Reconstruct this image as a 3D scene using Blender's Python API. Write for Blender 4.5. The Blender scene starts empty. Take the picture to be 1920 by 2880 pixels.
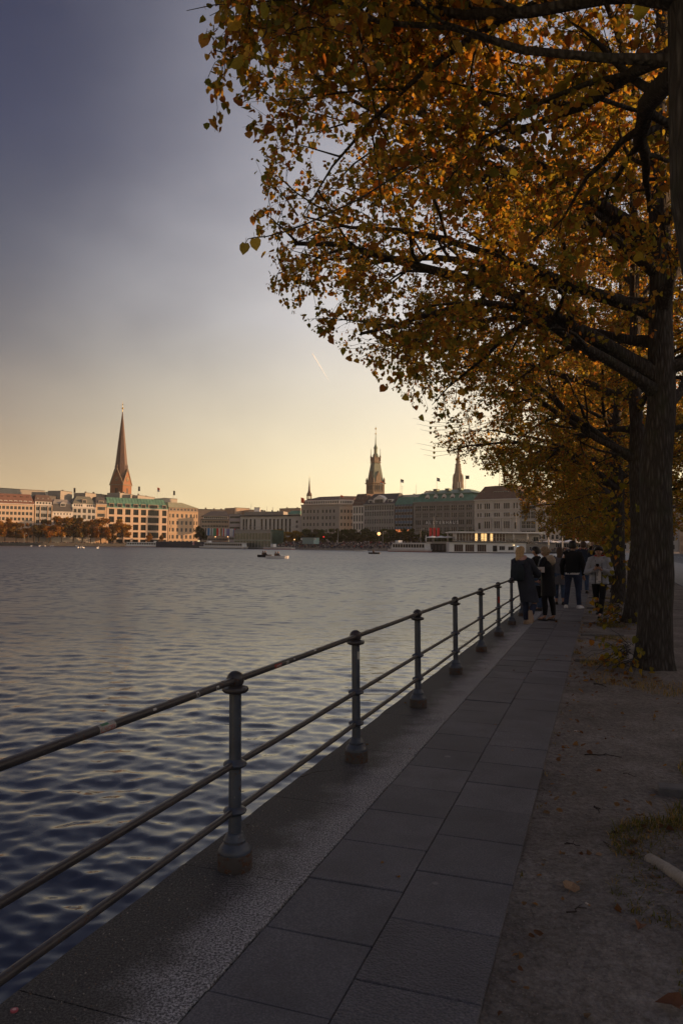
import bpy, math, random
import numpy as np
from mathutils import Vector, Matrix, noise as mnoise

R = math.radians
rng = np.random.default_rng(7)
random.seed(7)
scene = bpy.context.scene
COL = scene.collection

# ------------------------------------------------------------------ camera
F_PX, EYE = 2080.0, 1.68
PITCH, ROLL = R(2.56), R(0.52)
cd = bpy.data.cameras.new("camera")
cam = bpy.data.objects.new("camera", cd)
COL.objects.link(cam)
cd.sensor_fit = 'VERTICAL'
cd.sensor_height = 36.0
cd.lens = F_PX / 2880.0 * 36.0
cd.clip_start, cd.clip_end = 0.05, 30000.0
CM = (Matrix.Rotation(math.pi / 2 + PITCH, 3, 'X') @ Matrix.Rotation(ROLL, 3, 'Z'))
cam.matrix_world = Matrix.Translation((0, 0, EYE)) @ CM.to_4x4()
scene.camera = cam

# ------------------------------------------------------------------ sky, sun, exposure
SUN_AZ, SUN_EL = 78.0, 9.5          # degrees to the right of the view, above the horizon
sd = Vector((math.sin(R(SUN_AZ)) * math.cos(R(SUN_EL)), math.cos(R(SUN_AZ)) * math.cos(R(SUN_EL)), math.sin(R(SUN_EL))))
sl = bpy.data.lights.new("sun", 'SUN')
sl.energy, sl.angle, sl.color = 4.4, R(0.6), (1.0, 0.56, 0.26)
sun = bpy.data.objects.new("sun", sl)
COL.objects.link(sun)
sun.rotation_euler = sd.to_track_quat('Z', 'Y').to_euler()
scene.view_settings.view_transform = 'Standard'
scene.view_settings.look = 'None'
scene.view_settings.exposure = 0.55
scene.view_settings.gamma = 1.0
scene.view_settings.use_curve_mapping = False
EXPO = 2.0 ** 0.55

world = bpy.data.worlds.new("World")
scene.world = world
world.use_nodes = True


class NG:
    """small helper round a node tree"""
    def __init__(s, tree):
        s.t = tree
        tree.nodes.clear()
    def n(s, typ, ins=None, **kw):
        nd = s.t.nodes.new(typ)
        for k, v in kw.items():
            setattr(nd, k, v)
        for k, v in (ins or {}).items():
            s.put(nd.inputs[k], v)
        return nd
    def put(s, sock, v):
        if isinstance(v, bpy.types.NodeSocket):
            s.t.links.new(v, sock)
        else:
            if hasattr(sock, 'default_value') and isinstance(v, (tuple, list)) and len(v) == 3 and sock.type == 'RGBA':
                v = (*v, 1.0)
            sock.default_value = v
    def math(s, op, a, b=0.0, c=None, clamp=False):
        nd = s.n('ShaderNodeMath', operation=op, use_clamp=clamp)
        s.put(nd.inputs[0], a); s.put(nd.inputs[1], b)
        if c is not None:
            s.put(nd.inputs[2], c)
        return nd.outputs[0]
    def ramp(s, fac, stops, interp='LINEAR'):
        nd = s.n('ShaderNodeValToRGB')
        cr = nd.color_ramp
        cr.interpolation = interp
        while len(cr.elements) < len(stops):
            cr.elements.new(0.5)
        for e, (p, c) in zip(cr.elements, stops):
            e.position = p
            e.color = (*c, 1.0) if len(c) == 3 else c
        s.put(nd.inputs[0], fac)
        return nd.outputs[0]
    def mix(s, fac, a, b, blend='MIX'):
        nd = s.n('ShaderNodeMix', data_type='RGBA', blend_type=blend)
        s.put(nd.inputs[0], fac); s.put(nd.inputs[6], a); s.put(nd.inputs[7], b)
        return nd.outputs[2]
    def noise(s, vec, scale, detail=4.0, rough=0.55, out=0):
        nd = s.n('ShaderNodeTexNoise', {'Scale': scale, 'Detail': detail, 'Roughness': rough})
        if vec is not None:
            s.put(nd.inputs['Vector'], vec)
        return nd.outputs[out]
    def maprange(s, v, a, b, c, d, smooth=False):
        nd = s.n('ShaderNodeMapRange', interpolation_type='SMOOTHSTEP' if smooth else 'LINEAR')
        for i, x in enumerate((v, a, b, c, d)):
            s.put(nd.inputs[i], x)
        return nd.outputs[0]


def build_sky():
    g = NG(world.node_tree)
    tc = g.n('ShaderNodeTexCoord')
    d = tc.outputs['Generated']
    sep = g.n('ShaderNodeSeparateXYZ', {0: d})
    x, y, z = sep.outputs
    el = g.math('MULTIPLY', g.math('ARCSINE', z), 2.0 / math.pi)          # 0..1 = horizon..zenith
    elc = g.math('MAXIMUM', el, 0.0)
    hl = g.math('SQRT', g.math('ADD', g.math('ADD', g.math('MULTIPLY', x, x), g.math('MULTIPLY', y, y)), 1e-6))
    dt = g.math('ADD', g.math('MULTIPLY', x, math.sin(R(SUN_AZ))), g.math('MULTIPLY', y, math.cos(R(SUN_AZ))))
    ca = g.math('DIVIDE', dt, hl)
    k = 1.0 / EXPO
    def S(p, c):
        return (p / 90.0, tuple(v * k for v in c))
    away = g.ramp(elc, [S(0, (.76, .53, .27)), S(4, (.65, .48, .285)), S(9, (.375, .31, .25)), S(14, (.205, .195, .205)),
                        S(20, (.114, .120, .160)), S(28, (.062, .070, .124)), S(37, (.036, .043, .090)), S(58, (.055, .066, .125))])
    toward = g.ramp(elc, [S(0, (1.35, 1.07, .56)), S(5, (1.28, 1.10, .70)), S(11, (1.03, .93, .73)), S(17, (.80, .77, .76)),
                          S(24, (.57, .56, .60)), S(32, (.36, .36, .42)), S(45, (.22, .225, .29)), S(70, (.14, .15, .22))])
    # thin high cloud, stretched along the horizon
    mp = g.n('ShaderNodeMapping', {'Vector': d, 'Scale': (1.3, 1.3, 2.2), 'Rotation': (0.0, 0.6, 0.2)})
    cl = g.noise(mp.outputs[0], 1.7, 5.0, 0.5)
    cl = g.maprange(cl, 0.35, 0.7, -0.045, 0.045, True)
    t = g.maprange(g.math('ADD', ca, cl), -0.27, 0.34, 0.0, 1.0, True)
    base = g.mix(t, away, toward)
    # the sun's own aureole
    sx = g.math('ADD', g.math('ADD', g.math('MULTIPLY', x, sd.x), g.math('MULTIPLY', y, sd.y)), g.math('MULTIPLY', z, sd.z))
    glow = g.math('POWER', g.math('MAXIMUM', sx, 0.0), 14.0)
    base = g.mix(1.0, base, g.mix(glow, (0, 0, 0), (1.5 * k, 1.05 * k, .55 * k)), 'ADD')
    sky = g.n('ShaderNodeTexSky', sky_type='NISHITA')
    sky.sun_disc = False
    sky.sun_elevation = R(SUN_EL)
    sky.sun_rotation = R(SUN_AZ)
    nish = g.mix(1.0, sky.outputs[0], (0.06, 0.06, 0.06), 'MULTIPLY')
    colr = g.mix(0.06, base, nish)
    bg = g.n('ShaderNodeBackground', {'Color': colr, 'Strength': 1.0})
    out = g.n('ShaderNodeOutputWorld')
    g.t.links.new(bg.outputs[0], out.inputs[0])


build_sky()

# ------------------------------------------------------------------ coordinates
TH = R(19.24)
SN, CS = math.sin(TH), math.cos(TH)
WATER_Z = -0.95


def UN(u, n, z=0.0):
    """u metres along the quay, n metres to the right of the camera's line, z up"""
    return Vector((u * SN + n * CS, u * CS - n * SN, z))


UD, ND = Vector((SN, CS, 0)), Vector((CS, -SN, 0))
UANG = math.atan2(CS, SN)


def ray(px, py):
    d = CM @ Vector((px - 960.0, 1440.0 - py, -F_PX))
    return d / d.y


def at(px, py, Y):
    return ray(px, py) * Y + Vector((0, 0, EYE))


def zat(px, py, Y):
    return EYE + ray(px, py).z * Y


class Line:
    """a straight building line on the far shore, given by one point and a direction"""
    def __init__(s, px, Y, d):
        p = at(px, 1525, Y)
        s.p, s.d = Vector((p.x, p.y, 0)), Vector((*d, 0)).normalized()
    def hit(s, px, off=0.0):
        r = ray(px, 1525)
        nrm = Vector((s.d.y, -s.d.x, 0))
        if nrm.y > 0:
            nrm = -nrm
        p = s.p + nrm * off
        # p + d t = (r.x Y, Y)
        t = (r.x * p.y - p.x) / (s.d.x - r.x * s.d.y)
        return p + s.d * t


# ------------------------------------------------------------------ object helpers
def setp(o, label=None, cat=None, group=None, kind=None):
    if label: o['label'] = label
    if cat: o['category'] = cat
    if group: o['group'] = group
    if kind: o['kind'] = kind
    return o


def thing(name, loc, label, cat, group=None, rotz=0.0):
    o = bpy.data.objects.new(name, None)
    o.empty_display_size = 0.2
    COL.objects.link(o)
    o.location = loc
    o.rotation_euler = (0, 0, rotz)
    return setp(o, label, cat, group)


def link(name, me, parent=None, loc=(0, 0, 0), rot=(0, 0, 0), scale=(1, 1, 1)):
    o = bpy.data.objects.new(name, me)
    COL.objects.link(o)
    if parent is not None:
        o.parent = parent
    o.location = loc
    o.rotation_euler = rot
    o.scale = scale
    return o


def copy_thing(root, loc, rotz=None, label=None, scale=None):
    r = root.copy(); COL.objects.link(r)
    r.location = loc
    if rotz is not None: r.rotation_euler = (0, 0, rotz)
    if label: r['label'] = label
    if scale: r.scale = (scale,) * 3
    for ch in list(root.children):
        c = ch.copy(); COL.objects.link(c); c.parent = r
        for gch in list(ch.children):
            d = gch.copy(); COL.objects.link(d); d.parent = c
    return r


class MB:
    def __init__(s):
        s.v, s.f, s.m = [], [], []
    def add(s, vs, fs, mi=0):
        b = len(s.v)
        s.v += [tuple(v) for v in vs]
        s.f += [tuple(b + i for i in f) for f in fs]
        s.m += [mi] * len(fs)
        return s
    def quad(s, a, b, c, d, mi=0):
        return s.add([a, b, c, d], [(0, 1, 2, 3)], mi)
    def box(s, c, size, mi=0, rz=0.0, M=None):
        hx, hy, hz = size[0] / 2, size[1] / 2, size[2] / 2
        cr, sr = math.cos(rz), math.sin(rz)
        vs = []
        for z in (-hz, hz):
            for x, y in ((-hx, -hy), (hx, -hy), (hx, hy), (-hx, hy)):
                p = Vector((x * cr - y * sr, x * sr + y * cr, z))
                if M is not None: p = M @ Vector((x, y, z))
                vs.append(p + Vector(c))
        return s.add(vs, [(3, 2, 1, 0), (4, 5, 6, 7), (0, 1, 5, 4), (1, 2, 6, 5), (2, 3, 7, 6), (3, 0, 4, 7)], mi)
    def bar(s, a, b, w, h, mi=0):
        """box from a to b, w wide, h deep"""
        a, b = Vector(a), Vector(b)
        d = (b - a); L = d.length
        if L < 1e-6: return s
        q = d.to_track_quat('X', 'Z').to_matrix()
        return s.box((a + b) / 2, (L, w, h), mi, M=q)
    def prism(s, poly, z0, z1, mi=0, top_mi=None, zt=None):
        """poly: ccw xy points; optional zt: own top outline (list of xy)"""
        n = len(poly)
        tp = zt or poly
        vs = [(p[0], p[1], z0) for p in poly] + [(p[0], p[1], z1) for p in tp]
        s.add(vs, [(i, (i + 1) % n, n + (i + 1) % n, n + i) for i in range(n)], mi)
        s.add(vs, [tuple(range(n - 1, -1, -1)), tuple(range(n, 2 * n))], mi if top_mi is None else top_mi)
        return s
    def tube(s, pts, rad, sides=8, mi=0, cap=True):
        pts = [Vector(p) for p in pts]
        n = len(pts)
        if not hasattr(rad, '__len__'): rad = [rad] * n
        up = Vector((0, 0, 1))
        vs = []
        for i, p in enumerate(pts):
            t = (pts[min(i + 1, n - 1)] - pts[max(i - 1, 0)]).normalized()
            ref = up if abs(t.z) < 0.95 else Vector((1, 0, 0))
            a = t.cross(ref).normalized(); b = a.cross(t)
            for k in range(sides):
                w = 2 * math.pi * k / sides
                vs.append(p + (a * math.cos(w) + b * math.sin(w)) * rad[i])
        fs = []
        for i in range(n - 1):
            for k in range(sides):
                k2 = (k + 1) % sides
                fs.append((i * sides + k, i * sides + k2, (i + 1) * sides + k2, (i + 1) * sides + k))
        if cap:
            fs.append(tuple(range(sides - 1, -1, -1)))
            fs.append(tuple((n - 1) * sides + k for k in range(sides)))
        return s.add(vs, fs, mi)
    def lathe(s, prof, c=(0, 0, 0), sides=16, mi=0, sx=1.0, sy=1.0):
        """prof: (r, z) from bottom to top"""
        n = len(prof)
        vs = []
        for r, z in prof:
            for k in range(sides):
                w = 2 * math.pi * k / sides
                vs.append((c[0] + r * math.cos(w) * sx, c[1] + r * math.sin(w) * sy, c[2] + z))
        fs = []
        for i in range(n - 1):
            for k in range(sides):
                k2 = (k + 1) % sides
                fs.append((i * sides + k, i * sides + k2, (i + 1) * sides + k2, (i + 1) * sides + k))
        fs.append(tuple(range(sides - 1, -1, -1)))
        fs.append(tuple((n - 1) * sides + k for k in range(sides)))
        return s.add(vs, fs, mi)
    def ball(s, c, r, seg=10, rings=6, mi=0, sx=1, sy=1, sz=1):
        prof = [(max(1e-4, r * math.cos(a)), r * math.sin(a) * sz) for a in np.linspace(-math.pi / 2, math.pi / 2, rings + 1)]
        return s.lathe(prof, c, seg, mi, sx, sy)
    def loft(s, rings, mi=0, cap=True):
        n, k = len(rings), len(rings[0])
        vs = [p for r in rings for p in r]
        fs = [(i * k + j, i * k + (j + 1) % k, (i + 1) * k + (j + 1) % k, (i + 1) * k + j) for i in range(n - 1) for j in range(k)]
        if cap:
            fs.append(tuple(range(k - 1, -1, -1)))
            fs.append(tuple((n - 1) * k + j for j in range(k)))
        return s.add(vs, fs, mi)
    def mesh(s, name, mats, origin=(0, 0, 0), smooth=False, sharp=None):
        me = bpy.data.meshes.new(name)
        o = Vector(origin)
        me.from_pydata([(v[0] - o.x, v[1] - o.y, v[2] - o.z) for v in s.v], [], s.f)
        for m in (mats if isinstance(mats, (list, tuple)) else [mats]):
            me.materials.append(m)
        me.polygons.foreach_set('material_index', s.m)
        if smooth:
            me.polygons.foreach_set('use_smooth', [True] * len(s.f))
            if sharp:
                me.set_sharp_from_angle(angle=R(sharp))
        me.update()
        return me
    def build(s, name, mats, parent=None, origin=None, smooth=False, sharp=None):
        """vertices are in world space; the object sits at origin (a parent's location by default)"""
        if origin is None:
            origin = parent.matrix_basis.translation if parent is not None else (0, 0, 0)
        me = s.mesh(name, mats, origin, smooth, sharp)
        return link(name, me, parent, loc=(0, 0, 0) if parent is not None else origin)


# ------------------------------------------------------------------ materials
MATS = {}


def mat(name, col, rough=0.7, metal=0.0, var=0.15, vscale=3.0, bump=0.0, bscale=30.0, spec=0.4, island=0.0, emit=None, col2=None, coat=0.0):
    if name in MATS: return MATS[name]
    m = bpy.data.materials.new(name); m.use_nodes = True
    g = NG(m.node_tree)
    tc = g.n('ShaderNodeTexCoord')
    v = tc.outputs['Object']
    f = g.noise(v, vscale, 5.0, 0.6)
    f = g.maprange(f, 0.3, 0.7, 0.0, 1.0)
    lo = tuple(c * (1 - var) for c in col); hi = tuple(min(1, c * (1 + var)) for c in (col2 or col))
    c = g.mix(f, lo, hi)
    if island:
        oi = g.n('ShaderNodeObjectInfo')
        k = g.maprange(oi.outputs['Random'], 0, 1, 1 - island, 1 + island)
        c = g.mix(1.0, c, g.n('ShaderNodeCombineColor', {0: k, 1: k, 2: k}).outputs[0], 'MULTIPLY')
    b = g.n('ShaderNodeBsdfPrincipled', {'Base Color': c, 'Metallic': metal, 'Specular IOR Level': spec, 'Coat Weight': coat})
    g.put(b.inputs['Roughness'], g.maprange(f, 0, 1, max(0, rough - 0.08), min(1, rough + 0.08)))
    if bump:
        h = g.noise(v, bscale, 6.0, 0.65)
        bp = g.n('ShaderNodeBump', {'Strength': 1.0, 'Distance': bump, 'Height': h})
        g.put(b.inputs['Normal'], bp.outputs[0])
    if emit:
        g.put(b.inputs['Emission Color'], emit[:3]); g.put(b.inputs['Emission Strength'], emit[3])
    o = g.n('ShaderNodeOutputMaterial')
    g.t.links.new(b.outputs[0], o.inputs[0])
    MATS[name] = m
    return m


def mat_water():
    m = bpy.data.materials.new("lake_water"); m.use_nodes = True
    g = NG(m.node_tree)
    geo = g.n('ShaderNodeNewGeometry')
    pos = geo.outputs['Position']
    mp = g.n('ShaderNodeMapping', {'Vector': pos, 'Scale': (0.85, 1.0, 1.0), 'Rotation': (0, 0, R(-9))})
    v = mp.outputs[0]
    dist = g.n('ShaderNodeVectorMath', {0: pos}, operation='LENGTH').outputs['Value']
    far = g.maprange(dist, 7.0, 55.0, 0.0, 1.0, True)
    calm = g.maprange(g.noise(pos, 0.045, 3.0, 0.55), 0.35, 0.65, 0.70, 1.2, True)
    # ripples given as slopes, so that they keep their steepness however far away they are
    def slope(scale, seed):
        off = g.n('ShaderNodeVectorMath', {0: v, 1: (seed, seed * .7, 0)}, operation='ADD').outputs[0]
        c_ = g.n('ShaderNodeVectorMath', {0: g.noise(off, scale, 2.0, 0.55, 1), 1: (.5, .5, .5)}, operation='SUBTRACT').outputs[0]
        return c_
    fine = g.n('ShaderNodeVectorMath', {0: slope(6.5, 3.0), 1: (.16, .22, 0)}, operation='MULTIPLY').outputs[0]
    wide = g.n('ShaderNodeVectorMath', {0: slope(1.9, 11.0), 1: (.75, 1.25, 0)}, operation='MULTIPLY').outputs[0]
    wide = g.n('ShaderNodeVectorMath', {0: wide, 3: far}, operation='SCALE').outputs[0]
    sm = g.n('ShaderNodeVectorMath', {0: g.n('ShaderNodeVectorMath', {0: fine, 1: wide}, operation='ADD').outputs[0], 3: calm}, operation='SCALE').outputs[0]
    nn = g.n('ShaderNodeVectorMath', {0: geo.outputs['Normal'], 1: sm}, operation='ADD').outputs[0]
    nn = g.n('ShaderNodeVectorMath', {0: nn}, operation='NORMALIZE').outputs[0]
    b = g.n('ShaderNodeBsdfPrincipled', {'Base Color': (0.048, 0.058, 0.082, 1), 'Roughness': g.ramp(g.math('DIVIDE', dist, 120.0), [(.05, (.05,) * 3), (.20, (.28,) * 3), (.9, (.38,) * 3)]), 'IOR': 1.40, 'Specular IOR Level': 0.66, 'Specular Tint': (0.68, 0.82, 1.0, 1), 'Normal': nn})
    o = g.n('ShaderNodeOutputMaterial')
    g.t.links.new(b.outputs[0], o.inputs[0])
    return m


def mat_leaf(name, hue=None, thru=0.58):
    m = bpy.data.materials.new(name); m.use_nodes = True
    g = NG(m.node_tree)
    if hue is None:
        at_ = g.n('ShaderNodeAttribute', attribute_name='leaf_colour')
        c = at_.outputs['Color']
    else:
        oi = g.n('ShaderNodeObjectInfo')
        c = g.ramp(oi.outputs['Random'], hue, 'CONSTANT')
    tc = g.n('ShaderNodeTexCoord')
    nz = g.noise(tc.outputs['Object'], 60.0 if hue is None else 9.0, 3.0, 0.6)
    c = g.mix(g.maprange(nz, 0.45, 0.75, 0.0, 0.55), c, (0.15, 0.06, 0.015))
    df = g.n('ShaderNodeBsdfPrincipled', {'Base Color': c, 'Roughness': 0.55, 'Specular IOR Level': 0.3})
    tr = g.n('ShaderNodeBsdfTranslucent', {'Color': g.mix(1.0, c, (1.62, 1.45, 0.85), 'MULTIPLY')})
    mx = g.n('ShaderNodeMixShader', {0: thru, 1: df.outputs[0], 2: tr.outputs[0]})
    o = g.n('ShaderNodeOutputMaterial')
    g.t.links.new(mx.outputs[0], o.inputs[0])
    return m


def mat_bark():
    m = bpy.data.materials.new("linden_bark"); m.use_nodes = True
    g = NG(m.node_tree)
    tc = g.n('ShaderNodeTexCoord')
    mp = g.n('ShaderNodeMapping', {'Vector': tc.outputs['Object'], 'Scale': (1, 1, 0.16)})
    vor = g.n('ShaderNodeTexVoronoi', {'Vector': mp.outputs[0], 'Scale': 26.0, 'Randomness': 1.0}, feature='DISTANCE_TO_EDGE')
    nz = g.noise(mp.outputs[0], 40.0, 6.0, 0.7)
    big = g.noise(tc.outputs['Object'], 2.2, 4.0, 0.6)
    h = g.math('ADD', g.math('MULTIPLY', vor.outputs[0], 1.2), g.math('MULTIPLY', nz, 0.6))
    c = g.ramp(g.maprange(h, 0.1, 0.95, 0, 1), [(0, (.020, .017, .015)), (.5, (.070, .062, .056)), (1, (.145, .135, .125))])
    c = g.mix(g.maprange(big, 0.52, 0.72, 0, 0.55), c, (.055, .066, .034))
    bp = g.n('ShaderNodeBump', {'Strength': 1.0, 'Distance': 0.03, 'Height': h})
    b = g.n('ShaderNodeBsdfPrincipled', {'Base Color': c, 'Roughness': 0.88, 'Specular IOR Level': 0.25, 'Normal': bp.outputs[0]})
    o = g.n('ShaderNodeOutputMaterial')
    g.t.links.new(b.outputs[0], o.inputs[0])
    return m


def mat_cap():
    """granite edging stone: grimy along the water, worn pale along the walk"""
    m = bpy.data.materials.new("quay_granite"); m.use_nodes = True
    g = NG(m.node_tree)
    pos = g.n('ShaderNodeNewGeometry').outputs['Position']
    sep = g.n('ShaderNodeSeparateXYZ', {0: pos})
    n = g.math('ADD', g.math('MULTIPLY', sep.outputs[0], CS), g.math('MULTIPLY', sep.outputs[1], -SN))
    sp = g.noise(pos, 95.0, 3.0, 0.75)
    sp = g.maprange(sp, 0.42, 0.62, 0, 1)
    blot = g.noise(pos, 3.0, 5.0, 0.65)
    wear = g.maprange(g.math('ADD', n, g.math('MULTIPLY', g.math('SUBTRACT', blot, 0.5), 0.55)), -1.82, -1.45, 0, 1, True)
    pale = g.mix(sp, (.10, .10, .105), (.66, .66, .69))
    grime = g.mix(sp, (.045, .043, .044), (.13, .125, .122))
    c = g.mix(wear, grime, pale)
    grit = g.n('ShaderNodeTexVoronoi', {'Vector': pos, 'Scale': 22.0}, feature='F1')
    c = g.mix(g.maprange(grit.outputs[0], 0.05, 0.09, 0.5, 0.0), c, (.30, .28, .26))
    bp = g.n('ShaderNodeBump', {'Strength': 1.0, 'Distance': 0.004, 'Height': sp})
    b = g.n('ShaderNodeBsdfPrincipled', {'Base Color': c, 'Roughness': 0.72, 'Specular IOR Level': 0.35, 'Normal': bp.outputs[0]})
    o = g.n('ShaderNodeOutputMaterial')
    g.t.links.new(b.outputs[0], o.inputs[0])
    return m


def mat_slab(name, rough_face):
    m = bpy.data.materials.new(name); m.use_nodes = True
    g = NG(m.node_tree)
    pos = g.n('ShaderNodeNewGeometry').outputs['Position']
    oi = g.n('ShaderNodeObjectInfo')
    fine = g.noise(pos, 110.0, 4.0, 0.8)
    blot = g.noise(pos, 2.4, 5.0, 0.6)
    k = g.maprange(oi.outputs['Random'], 0, 1, 0.90, 1.1)
    c = g.ramp(g.math('MULTIPLY', fine, k), [(0.3, (.060, .060, .067)), (0.55, (.145, .144, .157)), (0.8, (.30, .30, .32))])
    c = g.mix(g.maprange(blot, 0.4, 0.7, 0.0, 0.65), c, (.075, .074, .080))
    gum = g.n('ShaderNodeTexVoronoi', {'Vector': pos, 'Scale': 1.55}, feature='F1')
    c = g.mix(g.maprange(gum.outputs[0], 0.035, 0.045, 0.55, 0.0), c, (.26, .25, .25))
    if rough_face:
        vor = g.n('ShaderNodeTexVoronoi', {'Vector': pos, 'Scale': 75.0}, feature='F1')
        h = g.math('MULTIPLY', g.math('SUBTRACT', 1.0, vor.outputs[0]), 1.0)
        dist = 0.007
    else:
        h, dist = fine, 0.0022
    bp = g.n('ShaderNodeBump', {'Strength': 1.0, 'Distance': dist, 'Height': h})
    b = g.n('ShaderNodeBsdfPrincipled', {'Base Color': c, 'Roughness': 0.68, 'Specular IOR Level': 0.4, 'Normal': bp.outputs[0]})
    o = g.n('ShaderNodeOutputMaterial')
    g.t.links.new(b.outputs[0], o.inputs[0])
    return m


def mat_dirt():
    m = bpy.data.materials.new("trodden_soil"); m.use_nodes = True
    g = NG(m.node_tree)
    pos = g.n('ShaderNodeNewGeometry').outputs['Position']
    a = g.noise(pos, 1.1, 6.0, 0.65)
    b_ = g.noise(pos, 26.0, 6.0, 0.8)
    peb = g.n('ShaderNodeTexVoronoi', {'Vector': pos, 'Scale': 48.0}, feature='F1')
    c = g.ramp(a, [(0.3, (.20, .183, .163)), (0.5, (.335, .31, .28)), (0.7, (.47, .44, .405))])
    c = g.mix(g.maprange(b_, 0.35, 0.7, 0, 1), g.mix(1.0, c, (.42, .40, .385), 'MULTIPLY'), c)
    c = g.mix(g.maprange(peb.outputs[0], 0.12, 0.2, 0.5, 0), c, (.38, .35, .32))
    h = g.math('ADD', g.math('MULTIPLY', b_, 0.7), g.math('MULTIPLY', g.math('SUBTRACT', 1.0, peb.outputs[0]), 0.5))
    bp = g.n('ShaderNodeBump', {'Strength': 1.0, 'Distance': 0.028, 'Height': h})
    b = g.n('ShaderNodeBsdfPrincipled', {'Base Color': c, 'Roughness': 0.95, 'Specular IOR Level': 0.15, 'Normal': bp.outputs[0]})
    o = g.n('ShaderNodeOutputMaterial')
    g.t.links.new(b.outputs[0], o.inputs[0])
    return m


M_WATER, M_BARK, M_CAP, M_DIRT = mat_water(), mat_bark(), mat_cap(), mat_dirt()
M_SLAB, M_SLABR = mat_slab("walk_slab_concrete", False), mat_slab("walk_slab_washed", True)


def mat_iron(name, paint, rough, rust_amt):
    """old brushed paint with chips, rust bleeding through and grime"""
    m = bpy.data.materials.new(name); m.use_nodes = True
    g = NG(m.node_tree)
    pos = g.n('ShaderNodeNewGeometry').outputs['Position']
    a = g.noise(pos, 7.0, 5.0, 0.6); chip = g.noise(pos, 38.0, 5.0, 0.7); grain = g.noise(pos, 150.0, 3.0, 0.7)
    c = g.mix(g.maprange(a, .35, .65, 0, 1), tuple(v * .72 for v in paint), tuple(v * 1.3 for v in paint))
    k = g.maprange(g.math('ADD', chip, g.math('MULTIPLY', a, .45)), rust_amt, rust_amt + .035, 0, 1)
    c = g.mix(k, c, g.mix(g.maprange(grain, .4, .6, 0, 1), (.055, .026, .016), (.13, .062, .034)))
    c = g.mix(g.maprange(g.noise(pos, 90.0, 2.0, .6), .70, .73, 0, .7), c, (.22, .22, .22))
    rg = g.math('ADD', g.maprange(a, .3, .7, rough - .07, rough + .10), g.math('MULTIPLY', k, .3))
    h = g.math('SUBTRACT', g.math('MULTIPLY', grain, .5), g.math('MULTIPLY', k, .9))
    bp = g.n('ShaderNodeBump', {'Strength': 1.0, 'Distance': 0.0014, 'Height': h})
    b = g.n('ShaderNodeBsdfPrincipled', {'Base Color': c, 'Roughness': rg, 'Specular IOR Level': 0.55, 'Normal': bp.outputs[0]})
    o = g.n('ShaderNodeOutputMaterial'); g.t.links.new(b.outputs[0], o.inputs[0])
    return m


M_IRON = mat_iron("sky_tinted_paint", (.060, .074, .100), .42, .86)  # base tinted blue for the sky reflected in the posts
M_RUST = mat_iron("pedestal_iron", (.052, .044, .040), .66, .76)
M_RAIL = mat_iron("rail_paint", (.042, .038, .042), .40, .85)
M_LAND = mat("paving_far", (.20, .18, .16), 0.9, 0, 0.2, 0.05)
M_ASPH = mat("asphalt", (.085, .085, .09), 0.85, 0, 0.2, 0.8, 0.003, 60.0)
M_QWALL = mat("quay_wall_stone", (.085, .08, .075), 0.85, 0, 0.35, 0.6)
M_KERB = mat("kerb_granite", (.15, .145, .145), 0.8, 0, 0.25, 14.0, 0.004, 80.0, island=0.1)
LEAF_HUES = [(.235, .215, .04), (.15, .17, .04), (.36, .185, .045), (.42, .265, .05), (.50, .37, .075), (.30, .125, .045), (.31, .25, .05)]
M_LEAF = mat_leaf("autumn_leaf")
M_LEAFP = mat_leaf("autumn_leaf_single", [(i / 7.0, c) for i, c in enumerate(LEAF_HUES)])

# ================================================================== THE LAY OF THE LAND
BAL = Line(0, 545, (.81, .58))          # house fronts along the left shore
JUN = Line(1250, 420, (.78, -.62))      # house fronts along the far right shore
SHORE_L = BAL.p - Vector((.58, -.81, 0)) * -26 - BAL.d * 60
shore = []
for px, off in ((-420, 20), (0, 24), (470, 24)):
    shore.append(BAL.hit(px, off))
shore.append(at(548, 1525, 470)); shore.append(at(760, 1525, 418)); shore.append(at(1080, 1525, 352)); shore.append(at(1265, 1525, 322))
U_FAR = 308.0
shore.append(UN(U_FAR, -2.08)); shore.append(UN(U_FAR, -2.04))
shore = [Vector((p.x, p.y, 0)) for p in shore]


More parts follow.
